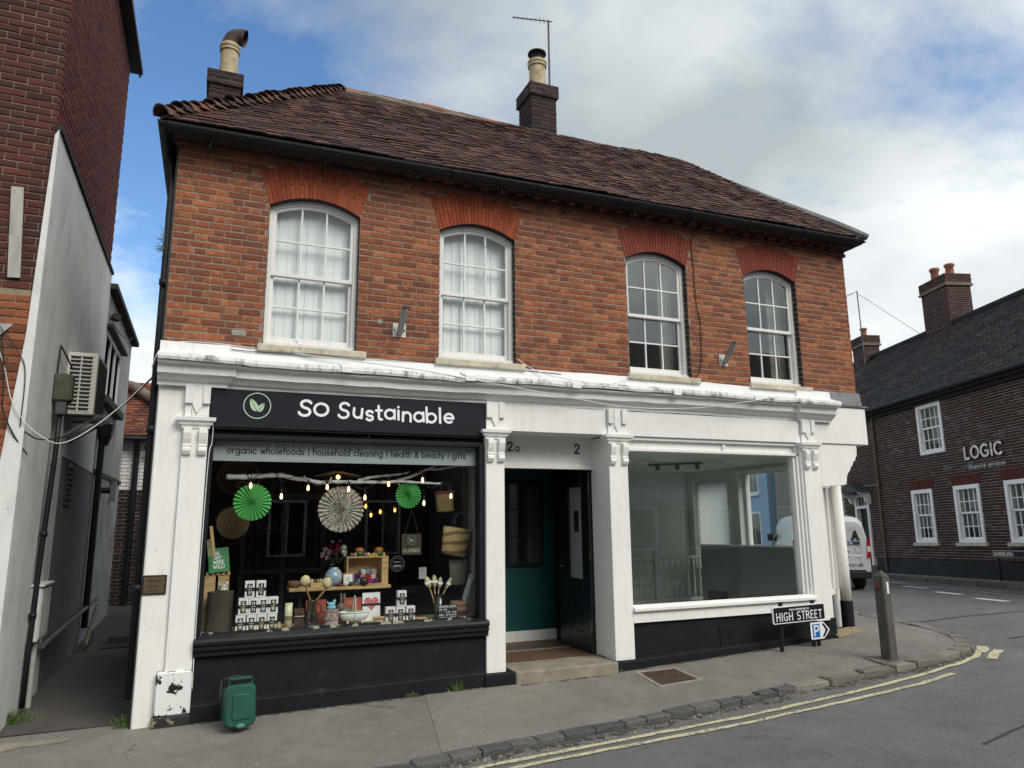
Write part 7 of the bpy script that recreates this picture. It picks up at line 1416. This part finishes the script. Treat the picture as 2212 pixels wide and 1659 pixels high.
# far pavement with its kerb
g = MB(); lbox(g, S0, 14, -.8, .05, -.4, .215); fp = g.build('far_pavement', M_pav, kind='structure', label='narrow pavement in front of the dark brick house'); WM['far_pavement'] = WM[fp.name]
ki = []
for k in range(20):
    s_ = -6+k*.92; o = Vector(LW(s_+.45, .13, -.86)); X = LD*.9; X.z = SH*.9; Y = -LN*.14; ki.append((rng.randrange(6), Matrix(((X.x, Y.x, 0, o.x), (X.y, Y.y, 0, o.y), (X.z, Y.z, .2, o.z), (0, 0, 0, 1)))))
pieces(fp, 'kerb_stone', STT, ki, kmat('grey kerb', (.09, .085, .08), (.13, .125, .115)), 40)
# chimney stacks on the brick house
def lchim(s0, s1, o0, o1, z0, z1, pots, lab, capm):
    g = MB(); lbox(g, s0+.01, s1-.01, o0+.01, o1-.01, z0, z1); c = g.build('chimney', M_mortar3, logic); its = []
    for base_z, n, e in ((z1-.34, int((z1-.34-z0)/.075), 0), (z1, 4, .04)):
        its += lay(LW(s1+e, base_z, o0-e), Uv, LN, s1-s0+2*e, n, bond='s', bl=.215); its += lay(LW(s1+e, base_z, o1+e), LN, LD, o1-o0+2*e, n, bond='s', bl=.215); its += lay(LW(s0-e, base_z, o0-e), -LN, -LD, o1-o0+2*e, n, bond='s', bl=.215)
    pieces(c, 'brick', BRT, its, capm, 300, 'bricks'); g = MB(); lbox(g, s0-.03, s1+.03, o0-.03, o1+.03, z1-.33, z1-.003); g.build('cap', P('lichened cap', (.15, .14, .10), .9, .3, 8, .4, 40), c); g = MB(); lbox(g, s0-.06, s1+.06, o0-.06, o1+.06, z1-.42, z1-.35); g.build('oversail', P('lichened cap', (.1, .1, .1)), c)
    for (s_, o_, r_, h_, cm) in pots: p = LW(s_, z1, o_); MB().lathe([(r_, -.02), (r_*.95, h_*.3), (r_*.9, h_*.75), (r_*1.15, h_*.8), (r_*1.2, h_*.92), (r_*1.0, h_)], p, 16).build('chimney_pot', P('terracotta pot', (.24, .10, .06), .8, .25, 8, .1, 40), c, smooth=True)
    return c
lchim(4.75, 6.0, 2.75, 3.65, 7.4, 10.02, [(5.65, 3.1, .14, .52, 0), (5.05, 3.2, .14, .45, 0)], '', BR_LCH)
lchim(9.35, 10.15, 2.6, 3.25, 7.2, 9.2, [(9.75, 2.9, .12, .4, 0)], '', BR_LCH)
a = thing('tv_aerial', 'thin television aerial on a tall pole behind the far dark tiled roof', 'aerial', LW(9.2, 8, 2.6)); MB().tube([LW(9.25, 7.9, 2.5), LW(9.3, 11.0, 2.5)], .022, 8).build('mast', P('grey mast', (.1, .1, .1)), a); g = MB(); A0, A1 = Vector(LW(9.25, 10.98, 2.5)), Vector(LW(10.5, 11.0, 2.3)); g.tube([A0, A1], .012, 5)
for k in range(12): p = A0.lerp(A1, .2+k*.065); g.tube([p+Vector((0, 0, -.05)), p+Vector((0, 0, .05))], .006, 4)
g.build('boom', P('grey mast', (.1, .1, .1)), a); MB().tube([LW(9.28, 10.9, 2.5), LW(6.4, 8.35, 2.9)], .008, 5).build('guy_wire', M_cablek, a)
# bare twigs behind the ridge
t = thing('bare_tree', 'bare winter tree whose twigs show above the dark roof ridge', 'tree', LW(2, 0, 8)); g = MB(); gg = random.Random(11)
root = Vector(LW(4.3, 0, 9)); M_twig = P('bare bark', (.07, .06, .055), .9); MB().tube([root, root+Vector((0, 0, 6)), root+Vector((.2, .1, 9.6))], [.25, .18, .1], 8).build('trunk', M_twig, t)
def twig(p, d_, L, r_, n):
    e = p+d_*L; g.tube([p, p+d_*L*.5+Vector((gg.uniform(-.05, .05), 0, .03)), e], [r_, r_*.8, r_*.6], 4)
    if n:
        for k in range(3): q_ = Vector((gg.gauss(0, .6), gg.gauss(0, .6), gg.gauss(.15, .35))); twig(p+d_*L*gg.uniform(.5, 1), (d_+q_).normalized(), L*gg.uniform(.5, .75), r_*.6, n-1)
for k in range(5): twig(root+Vector((.2, .1, 9.5)), Vector((gg.uniform(-.8, .8), gg.uniform(-.8, .8), gg.uniform(.5, .9))).normalized(), 1.5, .035, 4)
g.build('crown', M_twig, t, fix=False)

# blue rendered house farther down the side street
def simple_house(name, label, s0, s1, wallm, zt, roofm, wins, off=0., depth=5.):
    h = thing(name, label, 'building', LW((s0+s1)/2, 0, off)); g = MB(); lbox(g, s0, s1, off, off+depth, -.3, zt); g.build('wall', wallm, h)
    for (a, b, c_, d_) in wins:
        g = MB(); lbox(g, a, b, off-.04, off+.02, c_, d_); o = g.build('window', M_lw, h); g = MB(); lbox(g, a+.08, (a+b)/2-.02, off-.046, off-.041, c_+.08, d_-.08); g.build('pane', M_vgl, o); g = MB(); lbox(g, (a+b)/2+.02, b-.08, off-.046, off-.041, c_+.08, d_-.08); g.build('pane', M_vgl, o)
        g = MB(); lbox(g, a-.08, b+.08, off-.12, off, c_-.1, c_-.005); g.build('sill', M_lw, o)
    A_, B_ = Vector(LW(s0, zt, off-.25)), Vector(LW(s1, zt, off-.25)); C_, D_ = Vector(LW(s1, zt+2.2, off+depth/2)), Vector(LW(s0, zt+2.2, off+depth/2)); E_, F_ = Vector(LW(s1, zt, off+depth+.2)), Vector(LW(s0, zt, off+depth+.2))
    MB().add([A_, B_, C_, D_, E_, F_], [(0,1,2,3), (3,2,4,5), (0,3,5), (1,4,2), (0,5,4,1)]).build('roof', roofm, h); return h
simple_house('blue_house', 'pale blue rendered house seen through the empty shop window', 13.2, 22, P('pale blue render', (.30, .45, .62), .8, .06, 2, .1, 60), 5.6, T_LOGIC, [(14, 15, 3.3, 4.9), (16.5, 17.5, 3.3, 4.9), (19, 20, 3.3, 4.9), (14, 15.1, 1, 2.5), (17, 18.1, 1, 2.5), (19.5, 20.5, 1, 2.5)])
simple_house('rendered_house', 'cream rendered house at the far end of the side street', 22.5, 34, P('cream render', (.45, .42, .36), .8), 5.4, T_LOGIC, [(24, 25, 3.3, 4.9), (27, 28, 3.3, 4.9), (24, 25, 1, 2.5), (27, 28, 1, 2.5)], -.3)
# ------------------------------------------------------------------ left-hand building and the alley
lb = thing('left_building', 'tall dark brick and white rendered building left of the alley', 'building', (-2, 1, 0)); LX = -1.1
g = MB(); g.box(-6, LX-.012, .012, 4.3, 2.9, 9.2); g.box(-6, LX-.012, .3, 4.3, -.2, 2.9); g.box(-1.62, LX-.012, .012, .3, -.2, 2.9); w2 = g.build('wall', M_mortar2, lb)
its = lay((-3.3, 0, 9.1), (1, 0, 0), (0, -1, 0), 2.2, 69, bond='s', bl=.225)
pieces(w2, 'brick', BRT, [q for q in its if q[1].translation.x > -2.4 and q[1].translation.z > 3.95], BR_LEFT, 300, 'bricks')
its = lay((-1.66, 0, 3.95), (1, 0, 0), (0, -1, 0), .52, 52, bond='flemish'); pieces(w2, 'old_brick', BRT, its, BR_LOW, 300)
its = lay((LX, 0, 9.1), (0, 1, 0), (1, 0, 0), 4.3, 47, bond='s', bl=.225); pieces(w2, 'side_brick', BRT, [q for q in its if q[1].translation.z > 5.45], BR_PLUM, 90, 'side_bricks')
q = NM('stained grey render'); st = q.noise(2.0, 6, .68, stretch=(1.4, 1.4, .8)); a_ = ramp(q.nt, st, [(.3, (.52, .52, .50)), (.5, (.66, .665, .65)), (.75, (.74, .745, .73))]); a_ = q.mix(q.math('MULTIPLY', q.thr(q.noise(7, 7, .72, stretch=(1.6, 1.6, .8)), .58, .74), .5), a_, (.10, .095, .085)); a_ = q.mix(q.math('MULTIPLY', q.thr(q.noise(16, 5, .65, stretch=(1, 1, 1)), .68, .72), .7), a_, (.16, .15, .13)); q.col(a_); q.rough(.85); q.bump(q.noise(55, 5, .6), .5, .008); M_stain = q.m
q = NM('shaded dirty alley render'); a_ = ramp(q.nt, q.noise(1.7, 6, .65, stretch=(2, 2, .5)), [(.3, (.12, .124, .13)), (.7, (.19, .195, .20))]); q.col(q.mix(q.math('MULTIPLY', q.thr(q.noise(5, 6, .7, stretch=(2, 2, .5)), .55, .75), .6), a_, (.07, .068, .062))); q.rough(.9); q.bump(q.noise(40, 4, .6), .4, .008); M_alley = q.m  # base tone darkened to carry the alley's shade; grime streaks on top
g = MB(); g.poly([(LX, -.0, 5.66), (LX, 4.32, 5.58), (LX, 4.32, 2.55), (LX, 1.9, 2.6), (LX, 1.88, -.2), (LX, .0, -.2)], (.022, 0, 0)); g.poly([(LX+.022, -.02, 5.66), (LX-.01, -.02, 5.6), (LX-.05, -.02, 3.6), (LX-.16, -.02, 2.0), (LX-.2, -.02, -.2), (LX+.022, -.02, -.2)], (0, .02, 0))
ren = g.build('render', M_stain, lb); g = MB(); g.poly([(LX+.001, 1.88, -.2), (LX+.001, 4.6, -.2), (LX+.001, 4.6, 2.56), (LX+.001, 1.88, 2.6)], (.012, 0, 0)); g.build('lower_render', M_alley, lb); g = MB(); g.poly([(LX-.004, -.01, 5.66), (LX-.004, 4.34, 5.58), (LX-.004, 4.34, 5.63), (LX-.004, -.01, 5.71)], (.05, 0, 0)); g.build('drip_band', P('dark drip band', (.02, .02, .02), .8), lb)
g = MB(); g.box(-6, LX+.16, 1.9, 4.5, 9.12, 9.2); g.poly([(LX+.1, 1.85, 9.2), (LX+.1, 4.55, 9.1), (LX+.1, 4.55, 9.3), (LX+.1, 1.85, 9.42)], (.03, 0, 0)); g.box(-6, LX+.1, -.2, 4.5, 9.2, 9.4); g.build('eaves', P('black eaves', (.012, .013, .015), .6), lb)
MB().beam((-1.36, -.02, 5.0), (-1.30, -.02, 4.1), .10, .02, (0, -1, 0)).build('batten', P('weathered grey batten', (.36, .35, .33), .8, .2, 6, .2, 30, stretch=(3, 3, .5)), lb)
# broken flashing of the vanished shop cornice
g = MB()
for k in range(3): x = -1.6+k*.12; z = 3.93-k*.14; g.add([(x-.2, -.035, z), (x+.1, -.02, z+.005), (x-.0, -.035, z-.13), (x-.25, -.06, z-.2)], [(0,1,2,3)])
g.beam((-1.9, -.14, 3.86), (-1.42, -.1, 3.42), .1, .06, (0, -1, 0)); g.build('broken_flashing', P('dull zinc', (.30, .31, .31), .5, .3, 9, .1, 30, metal=.4), lb)
MB().box(-2.4, -1.6, -.005, .3, -.2, 3.3).build('rendered_shop_pier', M_stain, lb); MB().beam((-1.72, -.03, 2.25), (-1.70, -.03, 1.7), .06, .02, (0, -1, 0)).build('pale_board', M_pine, lb)
# rear extension, lower
ex = thing('rear_extension', 'lower white rendered extension farther down the alley', 'building', (-1.6, 6.2, 0)); g = MB(); g.box(-4, LX-.03, 4.33, 8.0, -.2, 5.35); g.build('core', M_alley, ex); g = MB()
for a in ((4.33, 8.0, 4.78, 5.35), (4.33, 4.5, 3.75, 4.78), (6.5, 8.0, 3.75, 4.78), (4.33, 8.0, -.2, 3.75)): g.box(LX-.028, LX-.0, a[0], a[1], a[2], a[3])
g.build('wall', P('pale alley render', (.34, .345, .345), .85, .25, 2.5, .2, 40, dirt=(6, .58, (.1, .095, .085), .2)), ex); g = MB(); g.poly([(LX-.1, 4.3, 5.36), (LX-.1, 8.1, 5.30), (LX-.1, 8.1, 5.38), (LX-.1, 4.3, 5.44)], (.22, 0, 0)); g.build('roof_edge', P('mossy roof edge', (.03, .035, .02), .9, .5, 8, .5, 40), ex)
wo_ = MB(); 
for a in ((4.5, 4.58, 3.75, 4.78), (5.1, 5.2, 3.75, 4.78), (5.75, 5.85, 3.75, 4.78), (6.42, 6.5, 3.75, 4.78)): wo_.box(LX-.05, LX+.0, *a)
wo_.box(LX-.05, LX+.002, 4.5, 6.5, 3.74, 3.82); wo_.box(LX-.05, LX+.002, 4.5, 6.5, 4.7, 4.78); wn_ = wo_.build('window', M_lw, ex)
for a, b in ((4.58, 5.1), (5.2, 5.75), (5.85, 6.42)): MB().add([(LX-.03, a, 3.82), (LX-.03, b, 3.82), (LX-.03, b, 4.7), (LX-.03, a, 4.7)], [(0,1,2,3)]).build('pane', M_vgl, wn_, fix=False)
MB().box(LX-.02, LX+.12, 4.4, 6.6, 3.62, 3.73).build('sill', P('mossy sill', (.07, .065, .045), .9, .4, 9, .5, 40), wn_); MB().box(LX-.02, LX+.1, 4.4, 6.6, 4.785, 4.83).build('window_hood', P('black eaves', (.1, .1, .1)), wn_)
g = MB(); g.obox(TRS((LX+.08, 4.75, 5.02), rot=(0, R(15), R(20))), .11, .16, .09); g.build('security_light', P('black lamp housing', (.012, .012, .014), .5), label='small black floodlight high on the white alley wall', cat='lamp')
g = MB(); g.box(LX+.0, LX+.03, 4.34, 8.0, 2.55, 2.62); g.build('ledge', P('black eaves', (.1, .1, .1)), ex)
# air conditioning unit on a bracket
t = thing('air_conditioner', 'cream air conditioning unit bracketed high on the alley wall', 'air conditioner', (-.92, 2.2, 3.05)); ax0, ax1, ay0, ay1, az0, az1 = -1.075, -.77, 1.62, 2.42, 3.05, 3.77
M_ac = P('cream enamel', (.66, .64, .58), .5, .1, 3, .03, 30, dirt=(16, .66, (.16, .12, .08), .06)); MB().box(ax0, ax1, ay0, ay1, az0, az1).build('casing', M_ac, t, bev=.008)
g = MB()
for k in range(14):
    for j in range(2): g.box(ax0+.03+j*.118, ax0+.13+j*.118, ay0-.003, ay0, az0+.045+k*.046, az0+.075+k*.046)
g.build('grille_slots', P('grille shadow', (.018, .02, .022), .7), t); g = MB()
for k in range(15): g.box(ax0+.02, ax0+.265, ay0-.008, ay0-.003, az0+.032+k*.046, az0+.044+k*.046)
g.build('grille_bars', M_ac, t); MB().box(ax1, ax1+.006, ay0+.06, ay1-.05, az0+.05, az1-.05).build('fan_grille', P('rusty grille', (.05, .035, .03), .8, .4, 20, .4, 80), t)
for y in (1.72, 2.3):
    g = MB(); g.beam((LX, y, 3.05), (-.68, y, 3.05), .03, .04); g.beam((LX, y, 2.78), (-.74, y, 3.04), .025, .03); g.build('support_arm', P('painted bracket', (.10, .11, .11), .6), t)
# grey floodlight box, pipes, meter box
t = thing('floodlight', 'grimy olive floodlight fixed to a pole beside the air conditioner', 'lamp', (-.98, 1.06, 3.05)); MB().box(-1.08, -.90, .98, 1.14, 3.1, 3.4).build('housing', P('olive housing', (.055, .058, .04), .6, .3, 8, .2, 30), t, bev=.02); MB().box(-1.04, -.94, 1.0, 1.12, 2.96, 3.1).build('neck', P('grey neck', (.06, .063, .066), .6), t, bev=.01); MB().tube([(-1.06, 1.05, 3.4), (-1.06, 1.08, 3.72), (-1.0, 1.5, 3.55)], .01, 6).build('bracket', M_cablek, t)
g = MB(); g.tube([(-1.0, 1.06, 3.0), (-1.0, 1.06, 2.6), (-1.03, 1.04, 1.5), (-1.04, 1.02, .6), (-1.04, 1.0, .06)], .026, 10); 
for p in ((-1.025, 1.045, 1.7), (-1.04, 1.025, .9)): g.tube([p, (p[0], p[1]+.005, p[2]+.05)], .036, 10)
g.build('downpipe', M_gutter, lb, smooth=True); g = MB(); g.tube([(-1.03, 4.6, 3.1), (-1.03, 4.6, 2.95), (-1.03, 4.62, .35)], .045, 10); g.lathe([(.05, 2.98), (.1, 3.12), (.12, 3.3)], (-1.0, 4.6, 0), 10); g.build('downpipe', M_gutter, lb)
MB().tube([(-1.03, 1.35, 3.0), (-1.03, 1.35, 2.55), (-1.06, 1.3, 2.45)], .022, 8).build('waste_pipe', P('dirty white pipe', (.35, .35, .32), .6), lb)
t = thing('meter_box', 'white plastic meter cabinet low on the alley wall', 'meter box', (-1.03, 1.3, .62)); MB().box(LX+.02, -.985, 1.05, 1.55, .66, 1.2).build('cabinet', P('meter box white', (.52, .52, .5), .5, .08, 4, .05, 30), t, bev=.01); MB().box(-.985, -.979, 1.08, 1.52, .69, 1.17).build('door', P('meter door white', (.58, .58, .56), .45), t, bev=.003); MB().box(LX, -.965, 1.03, 1.57, 1.2, 1.225).build('lid', P('meter box white', (.5, .5, .5)), t, bev=.004)
MB().tube([(-1.03, 1.2, .66), (-1.03, 1.2, .02)], .03, 8).build('meter_conduit', P('dirty white pipe', (.3, .3, .3)), lb)
MB().tube([(-1.02, 1.6, .55), (-1.02, 3.2, .60), (-1.02, 5.6, .66)], .028, 8).build('wall_pipe', P('grey wall pipe', (.12, .12, .11), .6), lb); MB().tube([(-.95, 4.2, .16), (-1.0, 5.6, .55)], .03, 8).build('loose_pipe', P('olive plastic pipe', (.16, .16, .09), .6), label='length of olive pipe leaning against the foot of the alley wall', cat='pipe')
g = MB(); g.box(LX+.012, LX+.03, 2.3, 2.7, 2.05, 2.55); vt_ = g.build('air_vent', P('dark vent plastic', (.03, .03, .032), .6), lb)
for k in range(7):
    for j in range(4): MB().box(LX+.03, LX+.036, 2.33+j*.09, 2.39+j*.09, 2.09+k*.062, 2.125+k*.062).build('vent_slot', P('vent shadow', (.1, .1, .1)), vt_)
g = MB(); g.box(LX+.0, LX+.09, 6.6, 6.78, 2.2, 2.55); g.build('junction_box', P('grey box', (.2, .21, .21), .5), label='grey electrical box far down the alley wall', cat='box'); MB().tube([(LX, 5.6, 2.35), (LX+.13, 5.6, 2.35)], .05, 8).build('overflow_pipe', M_gutter, label='stub of black pipe sticking out of the alley wall', cat='pipe')
# cables across the alley
cable([(-1.5, -.08, 3.75), (-1.3, -.06, 3.3), (-1.2, -.05, 2.95), (-1.08, -.05, 2.75), (-.95, -.05, 2.63), (-.8, .0, 2.56), (-.62, .15, 2.68), (-.36, .3, 2.97), (-.09, .3, 3.3)], .0045, M_cable, 'cable', 'white cable slung low across the alley from wall to downpipe')
cable([(-1.08, .0, 2.66), (-.94, .1, 2.6), (-.69, .5, 2.74), (-.39, .6, 3.01), (-.1, .4, 3.3)], .007, M_cablek, 'cable', 'black cable slung across the alley below the air conditioner')
cable([(-1.5, -.1, 3.8), (-1.33, -.07, 3.5), (-1.27, -.06, 3.1), (-1.25, -.06, 2.85), (-1.15, -.03, 2.62), (-1.04, .02, 2.45)], .008, M_cablek, 'cable', 'thick black cable looping down the old orange brickwork'); cable([(-1.42, -.06, 3.7), (-1.2, -.04, 3.4), (-1.12, -.03, 3.2), (-1.11, -.03, 2.7)], .005, M_cablek, 'cable', 'thin black cable running down the edge of the white render')
cable([(LX+.06, 4.5, 4.9), (LX+.12, 5.2, 4.85), (LX+.1, 6.6, 5.1), (LX+.08, 7.4, 5.35)], .008, M_cablek, 'cable', 'thin cable below the roof edge of the white extension')
# building closing the alley
rb = thing('alley_end_building', 'low white and red brick building with an orange tiled roof closing the alley', 'building', (-.6, 9.3, 0)); g = MB(); g.box(-3, 2, 9.3, 12, -.2, 3.55); rw = g.build('wall', M_mortar3, rb)
its = lay((-1.6, 9.29, 2.5), (1, 0, 0), (0, -1, 0), 1.9, 34, bond='flemish'); pieces(rw, 'brick', BRT, its, BR_CHIM, 300, 'bricks'); its = lay((-1.6, 9.285, 3.55), (1, 0, 0), (0, -1, 0), 1.9, 14, bond='flemish'); pieces(rw, 'white_brick', BRT, its, M_render, 300)
A_, B_, C_, D_ = Vector((-2.2, 9.1, 3.6)), Vector((1.5, 9.1, 3.6)), Vector((1.5, 10.7, 4.75)), Vector((-1.35, 10.7, 5.25)); D_ = Vector((-1.5, 10.7, 5.0))
rr_ = MB().add([A_, B_, Vector((1.5, 10.7, 5.0)), D_, Vector((1.5, 12.2, 3.6)), Vector((-2.2, 12.2, 3.6))], [(0,1,2,3), (3,2,4,5), (0,3,5)]).build('roof', P('roof underlay', (.1, .1, .1)), rb); its = tile_slope(A_, B_, Vector((1.5, 10.7, 5.0)), Vector((-2.2, 10.7, 5.0)), .1, .165, .012); pieces(rr_, 'roof_tile', TLT, [q for q in its if -1.9 < q[1].translation.x < .6], T_REAR, 300, 'roof_tiles')
hp_ = [D_.lerp(Vector((-.2, 9.1, 3.72)), k/9)+Vector((0, -.05, .05)) for k in range(10)]; MB().tube([(-1.6, 10.65, 5.02), (-1.2, 10.2, 4.86), (-.8, 9.9, 4.55), (-.3, 9.5, 4.2)], .1, 10).build('hip_tiles', P('grey hip tile', (.16, .12, .10), .85, .25, 9, .3, 30), rr_, smooth=True)
MB().tube([(-2, 9.05, 3.56), (1, 9.05, 3.56)], .06, 8).build('gutter', M_gutter, rb); g = MB(); g.tube([(-.95, 9.05, 3.5), (-.95, 9.2, 3.2), (-.95, 9.22, .2)], .06, 8); g.tube([(-.8, 9.05, 3.4), (-.6, 9.1, 3.3), (-.62, 9.2, 2.4), (-.62, 9.2, .2)], .045, 8); g.build('downpipe', M_gutter, rb)

# ------------------------------------------------------------------ houses across the High Street (seen only as reflections)
def opp(name, label, x0, x1, y, zt, zr, wallm, wins, sign=None):
    h = thing(name, label, 'building', ((x0+x1)/2, y-3, 0)); MB().box(x0, x1, y-7, y, -.3, zt).build('wall', wallm, h)
    MB().add([(x0, y+.25, zt), (x1, y+.25, zt), (x1, y-3.5, zr), (x0, y-3.5, zr), (x1, y-7.2, zt), (x0, y-7.2, zt)], [(0,1,2,3), (3,2,4,5), (0,3,5), (1,4,2), (0,5,4,1)]).build('roof', T_MAIN, h)
    for (a, b, c_, d_) in wins:
        o = MB().box(a, b, y-.02, y+.04, c_, d_).build('window', M_lw, h)
        for k in range(2): MB().box(a+.07+(b-a-.1)*k/2, a+.02+(b-a-.1)*(k+1)/2, y+.041, y+.046, c_+.07, d_-.07).build('pane', M_vgl, o)
    return h
o1 = opp('opposite_house', 'brick house across the street reflected in the left shop window', -9, 6.4, -12.6, 5.4, 8.0, P('reflected red brick', (.11, .05, .04), .9, .3, 6, .3, 40), [(x, x+1, z, z+1.5) for x in (-7, -4, -1, 2, 4.6) for z in (.9, 3.5)])
o2 = opp('opposite_shop', 'fish and chip shop across the street reflected in the empty shop window', 6.5, 25, -12.2, 5.9, 8.7, P('reflected grey render', (.10, .10, .10), .9, .2, 4, .2, 40), [(x, x+1, 3.7, 5.2) for x in (8, 11, 14, 17, 20, 23)]+[(x, x+2, .8, 2.2) for x in (8, 12, 15, 19)])
MB().box(18.6, 19.7, -15.9, -15.0, 7.5, 10.2).build('chimney', BR_CHIM, o2); MB().tube([(19.1, -15.4, 10.2), (19.1, -15.4, 10.8)], .18, 10).build('chimney_pot', M_pot, o2); MB().box(13.0, 13.9, -15.9, -15.2, 7.5, 9.8).build('chimney', BR_CHIM, o2)
sb = MB().box(12.0, 15.6, -12.2, -12.1, 2.3, 2.85).build('sign_board', P('pale blue signboard', (.22, .32, .45), .5), o2); 
g = MB(); strokes(g, 'F', (15.0, -12.098, 2.42), (-1, 0, 0), (0, 0, 1), .19, .05, depth=.004); strokes(g, 'ish & ', (14.78, -12.098, 2.42), (-1, 0, 0), (0, 0, 1), .19, .05, depth=.004); strokes(g, 'C', (13.75, -12.098, 2.42), (-1, 0, 0), (0, 0, 1), .19, .05, depth=.004); strokes(g, 'hips', (13.45, -12.098, 2.42), (-1, 0, 0), (0, 0, 1), .19, .05, depth=.004); g.build('sign_lettering', M_letw, sb)
